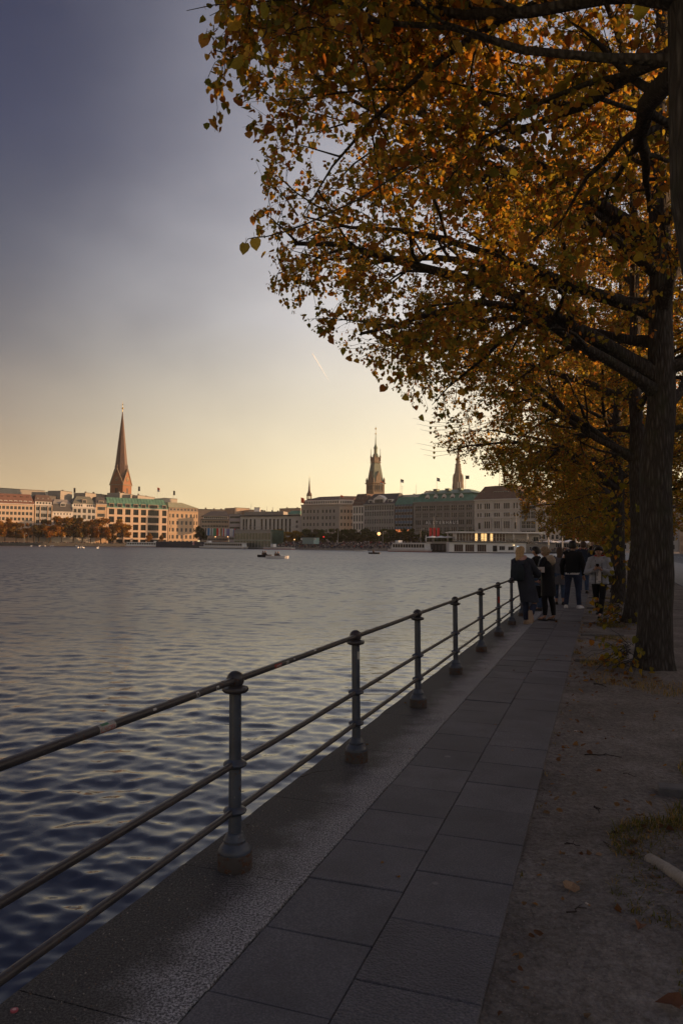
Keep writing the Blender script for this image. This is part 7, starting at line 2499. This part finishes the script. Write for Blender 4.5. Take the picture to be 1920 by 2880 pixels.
def people():
    # woman in the long navy parka, leaning on the railing, one foot tucked back
    r, V, s, put = make_person("woman in long navy parka and pink scarf leaning on the railing, one tan shoe raised", 16.63, -1.45, 12, 1.66, (-.22, .02),
        arms={'l': {'elbow': (-.27, .10, 1.10), 'wrist': (-.20, .30, 1.02), 'hand': (.3, 1, -.1)}, 'r': {'elbow': (.27, .12, 1.12), 'wrist': (.22, .36, 1.16), 'hand': (.2, 1, .1), 'curl': .9}},
        legs={'l': {'knee': (-.10, .02, .49), 'ankle': (-.075, -.03, .085), 'toe': (-.075, .16, .03)}, 'r': {'knee': (.10, .08, .50), 'ankle': (.10, -.20, .25), 'toe': (.115, -.12, .06)}},
        coat=K_NAVY, trousers=(K_JEAND, .02), shoe_col=SH_TAN, hair=H_BLOND, hairlen=.22, coat_len=1.06, coat_w=1.12, head=(.0, -.01), extra={'sole': SOLE_TAN})
    b = MB(); c = V['neck']
    b.loft([ell(c + Vector((0, 0, -.05)) * s, .11 * s, .10 * s), ell(c + Vector((0, .0, 0)) * s, .125 * s, .115 * s), ell(c + Vector((0, .01, .055)) * s, .115 * s, .105 * s), ell(c + Vector((0, .02, .085)) * s, .085 * s, .08 * s)])
    wrinkle(b, .018, 14); put(b, "scarf", K_PINK)
    b = MB(); c = V['chest'] + Vector((-.06, -.21, -.12))
    b.loft([ell(c + Vector((0, 0, z_)), w, d) for z_, w, d in ((-.20, .10, .05), (-.17, .15, .085), (.02, .155, .09), (.14, .13, .07), (.19, .06, .03))]); wrinkle(b, .01, 9)
    b.tube([c + Vector((-.09, .04, .16)), V['shoulder_l'] + Vector((.05, .0, .085)), V['shoulder_l'] + Vector((.05, .13, -.05))], .016, 6)
    b.tube([c + Vector((.12, .04, .16)), V['shoulder_r'] + Vector((-.05, .0, .085)), V['shoulder_r'] + Vector((-.05, .13, -.05))], .016, 6)
    put(b, "backpack", cloth("backpack", (.03, .04, .05)))
    b = MB(); w = V['palm_r'] + Vector((.0, .07, .03)); b.box(w, (.16, .02, .12), 0, .3); wrinkle(b, .008, 20); put(b, "paper_sheet", K_WHITE, False)
    # fair woman in shiny black coat, in profile
    r, V, s, put = make_person("fair-haired woman in shiny black hooded coat and sandals, in profile with a handbag", 17.62, -1.12, -66, 1.66, (0, .05),
        arms={'l': {'elbow': (-.25, .10, 1.10), 'wrist': (-.18, .36, 1.10), 'hand': (.2, 1, .05), 'curl': .8}, 'r': {'elbow': (.25, .06, 1.08), 'wrist': (.20, .30, .90), 'hand': (0, 1, -.3), 'curl': .9}},
        legs={'l': {'knee': (-.095, .05, .49), 'ankle': (-.09, .04, .085), 'toe': (-.10, .22, .02)}, 'r': {'knee': (.095, -.02, .49), 'ankle': (.10, -.09, .085), 'toe': (.11, .09, .02)}},
        coat=K_SHINY, trousers=(K_TROU, .10), shoe_col=SH_BLACK, sandals=True, hair=H_ASH, bun=True, coat_len=.98, coat_w=1.13, head=(0, .02), face_parts=True)
    b = MB(); c = V['neck']
    b.loft([ell(c + Vector((0, -.02, -.05)) * s, .135 * s, .12 * s), ell(c + Vector((0, -.04, .0)) * s, .15 * s, .135 * s), ell(c + Vector((0, -.05, .05)) * s, .12 * s, .11 * s, tilt=-.03), ell(c + Vector((0, -.04, .07)) * s, .09 * s, .085 * s, tilt=-.03)])
    b.ball(tuple(c + Vector((0, -.14, -.04)) * s), .10 * s, 10, 7, 0, 1.1, .7, 1.1)
    wrinkle(b, .015, 14); put(b, "hood", K_BEIGE)
    b = MB()
    for x in (-.06, .08): b.tube([c + Vector((x, .10, -.03)), c + Vector((x * 1.3, .15, -.16)), c + Vector((x * 1.4, .16, -.30))], .006, 5)
    put(b, "drawstring", K_BEIGE)
    b = MB(); w = V['palm_r'] + Vector((.02, .05, -.20))
    b.loft([ell(w + Vector((0, 0, z_)), q, d) for z_, q, d in ((-.17, .05, .13), (-.14, .07, .17), (.06, .06, .15), (.11, .03, .12))]); wrinkle(b, .012, 10)
    b.tube([w + Vector((.0, .12, .10)), w + Vector((0, .03, .24)), w + Vector((0, -.04, .24)), w + Vector((0, -.12, .10))], .010, 6)
    put(b, "handbag", K_SHINY)
    b = MB()
    for k in range(4):
        cc = w + Vector((.075, -.09 + .06 * k, -.06))
        b.tube([cc + Vector((0, .022 * math.cos(t), .022 * math.sin(t))) for t in np.linspace(0, 2 * math.pi, 10)], .004, 4)
    put(b, "bag_rings", K_WHITE)
    b = MB(); wv = V['wrist_r']; b.tube([wv - (V['wrist_r'] - V['elbow_r']).normalized() * .03, wv + (V['wrist_r'] - V['elbow_r']).normalized() * .05], [.055, .048], 10); put(b, "pink_cuff", K_PINK)
    # dark-haired woman behind
    make_person("woman with long brown hair and grey coat walking away behind the fair woman", 22.63, -1.12, -8, 1.65, (0, 0),
        legs={'l': {'knee': (-.09, .06, .49), 'ankle': (-.09, .06, .085), 'toe': (-.10, .24, .03)}, 'r': {'knee': (.09, .0, .49), 'ankle': (.09, -.12, .10), 'toe': (.10, .05, .03)}},
        coat=K_GREYC, trousers=(K_JEAN, .25), shoe_col=SH_BLACK, hair=H_BROWN, hairlen=.26, coat_len=.95, coat_w=1.0)
    # someone leaning on the railing between the two women
    make_person("person in dark jacket and blue jeans leaning at the railing beyond the two women", 20.2, -1.50, -75, 1.66, (0, .10), arms={'l': {'elbow': (-.24, .2, 1.12), 'wrist': (-.15, .36, 1.02)}, 'r': {'elbow': (.24, .2, 1.12), 'wrist': (.15, .36, 1.02)}},
        coat=K_BLACK, trousers=(K_JEAN, .02), shoe_col=SH_BLACK, hair=H_DARK, coat_len=.72)
    # man with white shoes
    r, V, s, put = make_person("man in black jacket and jeans with bright white shoes standing with his back to us", 21.5, -.72, 8, 1.83, (0, 0),
        arms={'l': {'elbow': (-.26, -.03, 1.10), 'wrist': (-.27, .06, .86)}, 'r': {'elbow': (.26, -.03, 1.10), 'wrist': (.27, .04, .86)}},
        legs={'l': {'knee': (-.13, .02, .49), 'ankle': (-.165, -.02, .085), 'toe': (-.20, .15, .03)}, 'r': {'knee': (.13, .03, .49), 'ankle': (.165, -.02, .085), 'toe': (.22, .15, .03)}},
        coat=K_BLACK, trousers=(K_JEAND, .01), shoe_col=SH_WHITE, hair=H_DARK, coat_len=.64, coat_w=1.08, extra={'sole': SH_WHITE})
    b = MB(); b.loft([ell(Vector((0, -.005, .86)) * s, .186 * s, .136 * s, 18), ell(Vector((0, -.005, .93)) * s, .184 * s, .134 * s, 18)], cap=False); put(b, "shirt_hem", K_WHITE)
    # man in navy jacket
    make_person("broad man in navy jacket and blue jeans farther along the walk, back to us", 28.65, -.58, 5, 1.86, (0, 0),
        arms={'l': {'elbow': (-.34, .02, 1.14), 'wrist': (-.20, .20, 1.10)}, 'r': {'elbow': (.30, .06, 1.14), 'wrist': (.22, .22, 1.24)}},
        coat=K_DNAVY, trousers=(K_JEAN, .02), shoe_col=SH_BLACK, hair=H_BROWN, coat_len=.70, coat_w=1.18)
    make_person("person in black raising one arm, mostly hidden behind the boy with the phone", 30.5, -.12, 0, 1.74, (0, 0), arms={'l': {'elbow': (-.30, .10, 1.42), 'wrist': (-.18, .16, 1.68), 'hand': (.2, 0, 1)}},
        coat=K_BLACK, trousers=(K_TROU, .02), shoe_col=SH_BLACK, hair=H_DARK, coat_len=.75)
    make_person("far walker in black beyond the navy-jacketed man", 41.0, -.25, 0, 1.76, coat=K_BLACK, trousers=(K_JEAND, .02), shoe_col=SH_BLACK, hair=H_BROWN, coat_len=.8)
    # boy with phone
    r, V, s, put = make_person("boy in pale grey puffer jacket with red-lined hood walking towards us, eyes on phone", 19.05, -.02, 186, 1.68, (0, .02),
        arms={'l': {'elbow': (-.29, .04, 1.08), 'wrist': (-.075, .25, 1.16), 'hand': (.55, .6, .45), 'curl': .9}, 'r': {'elbow': (.29, .04, 1.08), 'wrist': (.075, .25, 1.16), 'hand': (-.55, .6, .45), 'curl': .9}},
        legs={'l': {'knee': (-.075, .10, .50), 'ankle': (-.03, .16, .085), 'toe': (-.03, .34, .05)}, 'r': {'knee': (.075, .02, .48), 'ankle': (.04, -.20, .14), 'toe': (.05, -.05, .03)}},
        coat=K_GREYJ, trousers=(K_TROU, .02), shoe_col=SH_BLACK, hair=H_DARK, coat_len=.74, coat_w=1.16, puff=.085, head=(0, .05), face_parts=True)
    b = MB()
    f = [(-.055, .84), (.055, .84), (.06, 1.2), (.05, 1.40), (-.05, 1.40), (-.06, 1.2)]
    fr = [Vector((x, .165 if z_ < 1.3 else .11, z_)) * s for x, z_ in f]; bk = [p - Vector((0, .06, 0)) for p in fr]
    b.loft([bk, fr]); wrinkle(b, .006, 14); put(b, "hoodie", K_WHITE)
    b = MB(); c = V['neck']
    b.loft([ell(c + Vector((0, -.02, -.04)) * s, .13 * s, .115 * s), ell(c + Vector((0, -.035, .015)) * s, .145 * s, .125 * s, tilt=-.02), ell(c + Vector((0, -.04, .06)) * s, .13 * s, .11 * s, tilt=-.03)], cap=False); wrinkle(b, .010, 14); put(b, "hood", K_GREYJ)
    b = MB(); b.loft([ell(c + Vector((0, -.02, -.03)) * s, .10 * s, .10 * s), ell(c + Vector((0, -.035, .055)) * s, .122 * s, .102 * s, tilt=-.03)], cap=False); put(b, "hood_lining", K_RED)
    b = MB(); b.box((V['palm_l'] + V['palm_r']) / 2 + Vector((0, .05, .05)), (.072, .012, .145), 0, M=Matrix.Rotation(-.6, 3, 'X')); put(b, "phone", SH_BLACK, False)
    b = MB()
    for x in (-.075, .075): b.tube([Vector((x, .172, .80)) * s, Vector((x * 1.05, .165, 1.1)) * s, Vector((x, .14, 1.38)) * s], .008, 5)
    put(b, "zip", SH_BLACK)


people()


# ================================================================== ON THE GROUND
def ground_clutter():
    # kerb stones set across the soil
    def kerb(label, u, n0, n1, w=.10, z=.045, skew=0.0, dz=0.0):
        root = thing("kerb_stone", tuple(UN(u, (n0 + n1) / 2)), label, "kerb stone", "kerb stones set across the soil strip")
        b = MB(); m = 10; rings = []
        for i in range(m + 1):
            f = i / m; n_ = n0 + (n1 - n0) * f; uu = u + skew * f
            zz_ = z + dz * f + .006 * mnoise.noise((n_ * 3, u, 0))
            rings.append([UN(uu - w / 2, n_, -.12), UN(uu + w / 2, n_, -.12), UN(uu + w / 2, n_, zz_ - .008), UN(uu + w / 2 - .01, n_, zz_), UN(uu - w / 2 + .01, n_, zz_), UN(uu - w / 2, n_, zz_ - .008)])
        b.loft(rings); b.build("stone", M_KERB, root)
    kerb("granite kerb end poking out of the soil at the right edge", 5.63, .37, 1.6, .13, .048)
    kerb("low kerb line across the soil by the large furrowed trunk", 11.6, -.36, .48, .07, .028, .15)
    kerb("second kerb line across the soil, before the boy", 15.0, -.36, .42, .07, .030, .15)
    kerb("kerb line across the soil at the grass patch", 17.3, -.36, .45, .08, .035, .05)
    kerb("kerb line across the soil behind the boy's feet", 21.6, -.36, .40, .08, .035, .05)
    kerb("farther kerb line across the soil beside the shoots", 26.0, -.36, .40, .08, .035, .05)
    # ribbed drain pipe
    a, b_ = UN(4.30, .235, .035), UN(3.78, .47, .045)
    root = thing("drain_pipe", tuple(a), "pale ribbed flexible drain pipe half buried in grass at the right edge", "pipe")
    d = (b_ - a); L = d.length; m = 220
    pts, rad = [], []
    for i in range(m + 1):
        t = i / m
        pts.append(a + d * t + ND * (.03 * math.sin(t * 2.6)) + Vector((0, 0, .012 * math.sin(t * 3))))
        rad.append(.029 + .006 * math.sin(t * L / .019 * 2 * math.pi / 1.0))
    MB().tube(pts, rad, 16).build("ribbed_hose", mat("pipe_plastic", (.38, .34, .28), .6, 0, .35, 9), root, smooth=True)
    # grass
    r = np.random.default_rng(41)
    V_, F_, Cc = [], [], []
    def tuft(u, n, rad_, cnt, hgt, dry):
        for _ in range(cnt):
            q = rad_ * math.sqrt(r.random()); t = r.random() * 6.283
            p = UN(u + q * math.cos(t), n + q * math.sin(t) * .8, -.015)
            if p.x * CS - p.y * SN < -.40: continue
            h_ = hgt * (.4 + .8 * r.random()); az = r.random() * 6.283; bend = h_ * (.3 + .9 * r.random())
            w = .0022 + .002 * r.random()
            sd_ = Vector((-math.sin(az), math.cos(az), 0)) * w; fw = Vector((math.cos(az), math.sin(az), 0))
            i = len(V_)
            m1 = p + fw * bend * .35 + Vector((0, 0, h_ * .65)); tp = p + fw * bend + Vector((0, 0, h_ * (.95 - .4 * r.random())))
            V_.extend([p - sd_, p + sd_, m1 + sd_ * .7, m1 - sd_ * .7, tp])
            F_.extend([(i, i + 1, i + 2, i + 3), (i + 3, i + 2, i + 4)])
            c = np.array((.11, .135, .035)) if r.random() > dry else np.array((.32, .24, .12))
            Cc.extend([c * (.6 + .8 * r.random())] * 5)
    tuft(4.55, .45, .52, 3600, .08, .4); tuft(3.2, .55, .35, 800, .05, .4); tuft(6.2, .95, .5, 900, .08, .6); tuft(3.95, .30, .33, 1300, .055, .3); tuft(5.1, .75, .45, 1500, .09, .4); tuft(4.08, .27, .16, 420, .07, .4); tuft(3.6, .65, .4, 1100, .06, .35)
    tuft(11.5, -.02, .35, 420, .09, .8); tuft(10.2, .3, .55, 700, .07, .85); tuft(9.75, .75, .5, 500, .07, .8); tuft(17.0, .25, .42, 900, .10, .25); tuft(20.8, .25, .4, 500, .10, .4)
    tuft(14.6, .2, .4, 300, .08, .6); tuft(23.3, .1, .5, 600, .11, .4); tuft(26, .2, .4, 400, .1, .4); tuft(12.5, -.36, .12, 90, .05, .6); tuft(14, -.37, .15, 90, .05, .6)
    for k in range(26): tuft(2.4 + .9 * k + r.random(), -.395, .05, 10, .035, .6)
    me = bpy.data.meshes.new("grass"); me.from_pydata([tuple(v) for v in V_], [], F_)
    ca = me.color_attributes.new('leaf_colour', 'FLOAT_COLOR', 'POINT')
    ca.data.foreach_set('color', np.concatenate([np.array(Cc), np.ones((len(Cc), 1))], 1).astype(np.float32).ravel())
    me.materials.append(M_LEAF)
    setp(link("grass", me), "sparse dry and green grass tufts in the soil strip", kind='stuff')
    # fallen leaves and twigs: each lies on the ground by itself
    ML = mat_leaf("fallen_leaf", [(0, (.30, .19, .11)), (.25, (.22, .10, .05)), (.5, (.36, .19, .08)), (.7, (.26, .17, .09)), (.85, (.18, .08, .04))], .1)
    ms = []
    for m0 in leaf_single()[:3]:
        c = m0.copy(); c.materials.clear(); c.materials.append(ML); ms.append(c)
    def fallen(u, n, size, label=None, z=None):
        zz_ = .012 if z is None else z
        o = link("fallen_leaf", ms[int(r.integers(0, 3))], None, UN(u, n, zz_), (r.normal(0, .25), r.normal(0, .25), r.random() * 6.28), (size,) * 3)
        setp(o, label or "small dry brown leaf lying on the walk or soil", "leaf", "dry leaves scattered over soil and walk")
    fallen(3.84, -.15, .085, "crumpled tan leaf alone on the bare soil, halfway to the slabs")
    fallen(3.02, .27, .09, "dry tan leaf low at the picture's lower right edge")
    fallen(4.35, .02, .06, "small reddish leaf at the grass edge, above the ribbed pipe")
    fallen(4.16, .05, .06, "brown leaf at the left rim of the grass by the pipe")
    fallen(3.62, .16, .05, "pale brown leaf below the end of the ribbed pipe")
    lp = []
    for k in range(120): lp.append((2.3 + 16 * r.random(), -.38 + abs(r.normal(0, .10)), r.uniform(.02, .045), .006))
    for k in range(110): lp.append((3.2 + abs(r.normal(0, 1)) * 6, r.uniform(-.3, 1.0), r.uniform(.025, .055), .012))
    for k in range(200):
        t = (10.96, 17.44, 23.4)[k % 3]
        lp.append((t - .3 + r.normal(0, .6), .35 + r.normal(0, .38), r.uniform(.05, .08), .03))
    for k in range(22): lp.append((r.uniform(3, 18), r.uniform(-2.0, -.5), r.uniform(.018, .035), .006))
    for k in range(90): lp.append((4.4 + r.normal(0, .42), .45 + r.normal(0, .22), r.uniform(.035, .065), .03))
    pos = np.array([tuple(UN(u, n, z)) for u, n, s_, z in lp])
    nz = norm(r.normal(0, .3, (len(lp), 3)) + np.array([0, 0, 1.0]))
    ax = norm(np.cross(nz, r.normal(0, 1, (len(lp), 3)))); xx = np.cross(ax, nz)
    pal = np.array([(.24, .14, .075), (.17, .09, .05), (.28, .17, .085), (.22, .15, .09), (.14, .07, .04)])
    me = leaves_mesh("leaf_litter", pos, (xx, ax, nz), np.array([q[2] for q in lp]), pal[r.integers(0, 5, len(lp))], M_LEAF, False, r)
    setp(link("leaf_litter", me), "small dry leaves scattered over the soil, grass and walk", kind='stuff')
    tw = mat("twig_bark", (.045, .035, .03), .9)
    def twig(u0, n0, u1, n1, rad_, label):
        root = thing("fallen_twig", tuple(UN((u0 + u1) / 2, (n0 + n1) / 2)), label, "twig")
        pts = []
        for i in range(7):
            f = i / 6
            pts.append(UN(u0 + (u1 - u0) * f + r.normal(0, .008), n0 + (n1 - n0) * f + r.normal(0, .008), .012 + .008 * math.sin(f * 3)))
        MB().tube(pts, [rad_ * (1 - .5 * i / 6) for i in range(7)], 6).build("stem", tw, root)
        m = pts[3]; e = m + UD * .03 + ND * r.normal(0, .03) + Vector((0, 0, .01))
        MB().tube([m, m.lerp(e, .5) + Vector((0, 0, .004)), e], [rad_ * .5, rad_ * .4, rad_ * .2], 5).build("side_shoot", tw, root)
    def gpx(x, y):
        q = ray(x, y); t = -EYE / q.z; P = q * t
        return P.x * SN + P.y * CS, P.x * CS - P.y * SN
    for (x0, y0, x1, y1, rr_, lab) in ((1648, 2127, 1745, 2134, .006, "longest dark twig lying across the upper soil"), (1586, 2378, 1628, 2388, .004, "short straight twig near the slab edge"), (1708, 2354, 1742, 2346, .006, "curved dark twig left of the grass"),
                                       (1594, 2572, 1640, 2562, .004, "thin twig below the crumpled tan leaf"), (1670, 2275, 1684, 2290, .006, "stubby greenish twig in mid soil"), (1700, 2376, 1735, 2408, .0025, "thin straw lying at the left of the grass"), (1730, 2452, 1835, 2496, .002, "long thin straw reaching to the ribbed pipe"),
                                       (1755, 2180, 1785, 2190, .003, "faint twig near the kerb end"), (1668, 1926, 1702, 1934, .010, "forked dark root piece by the large trunk"), (842, 2190, 935, 2170, .0025, "thin dry stem lying on the quay edge by the second post"), (694, 2325, 705, 2345, .002, "tiny curled white thread beside the first post")):
        u0, n0 = gpx(x0, y0); u1, n1 = gpx(x1, y1)
        twig(u0, n0, u1, n1, rr_, lab)
    but = mat("cigarette_paper", (.62, .56, .50), .8)
    for (x0, y0, x1, y1, lab) in ((1694, 2432, 1708, 2442, "white cigarette stub on the soil left of the pipe"), (1613, 2056, 1622, 2058, "cigarette stub far up the soil strip"), (1646, 2543, 1654, 2548, "pale cigarette stub below the crumpled leaf")):
        u0, n0 = gpx(x0, y0); u1, n1 = gpx(x1, y1)
        root = thing("cigarette_stub", tuple(UN(u0, n0)), lab, "litter")
        MB().tube([UN(u0, n0, .006), UN(u1, n1, .006)], .004, 8).build("paper", but, root)
        v = UN(u1, n1, .006) + (UN(u1, n1, .006) - UN(u0, n0, .006)) * .4
        MB().tube([UN(u1, n1, .006), v], .0042, 8).build("filter", mat("filter_tan", (.40, .22, .10), .8), root)
    u0, n0 = gpx(41, 2844)
    root = thing("bottle_cap", tuple(UN(u0, n0)), "pink-red bottle cap on the quay edge at the lower left corner", "litter")
    c = UN(u0, n0)
    MB().lathe([(.014, .001), (.0135, .006), (.011, .007)], tuple(c), 14).build("cap", mat("cap_red", (.45, .10, .12), .5), root)
    MB().lathe([(.007, .0072), (.006, .008)], tuple(c), 12).build("emblem", mat("cap_pink", (.6, .35, .33), .5), root)
    # grit and pebbles: too many to count
    b = MB()
    for k in range(2600):
        if k < 700:
            u, n, sz = 2.2 + abs(r.normal(0, 2.2)), r.uniform(-2.05, -1.72), r.uniform(.0015, .005)
            z = .002
        else:
            u, n, sz = 2.3 + abs(r.normal(0, 3.2)), r.uniform(-.40, 1.6), .0018 + .0045 * r.random() ** 3
            z = .004
        p = UN(u, n, z + (-.010 if n > -.45 else 0))
        m_ = Matrix.Rotation(r.random() * 6.28, 3, Vector(r.normal(0, 1, 3)).normalized())
        b.add([p + Vector((0, 0, sz * .5)) + m_ @ (Vector(q_) * sz) for q_ in ((1.1, .2, 0), (-.9, .1, .1), (0, .9, .1), (.1, -.8, -.1), (.1, 0, .7), (0, .1, -.7))], [(0, 2, 4), (2, 1, 4), (1, 3, 4), (3, 0, 4), (2, 0, 5), (1, 2, 5), (3, 1, 5), (0, 3, 5)], int(r.integers(0, 3)))
    setp(b.build("gravel", [mat("grit_grey", (.22, .20, .19), .9), mat("grit_pale", (.33, .30, .275), .9), mat("grit_brown", (.20, .15, .12), .9)]), "loose grit and pebbles on soil and quay edge", kind='stuff')


ground_clutter()

# thin evening haze over the lake
def build_haze():
    m = bpy.data.materials.new("haze_air"); m.use_nodes = True
    g = NG(m.node_tree)
    v = g.n('ShaderNodeVolumePrincipled', {'Color': (.90, .86, .80), 'Density': HAZE, 'Anisotropy': 0.35})
    o = g.n('ShaderNodeOutputMaterial')
    g.t.links.new(v.outputs[0], o.inputs['Volume'])
    b = MB().prism([(-1400, -300), (1400, -300), (1400, 1500), (-1400, 1500)], -5.0, 220.0)
    setp(b.build("haze", m), "thin evening haze over the lake and town", kind='stuff')


HAZE = 0.00009
build_haze()


# bodies become plain meshes
bpy.context.view_layer.update()
dg = bpy.context.evaluated_depsgraph_get()
for o in SKINNED:
    me = bpy.data.meshes.new_from_object(o.evaluated_get(dg))
    o.modifiers.clear()
    o.data = me
    me.name = "body"
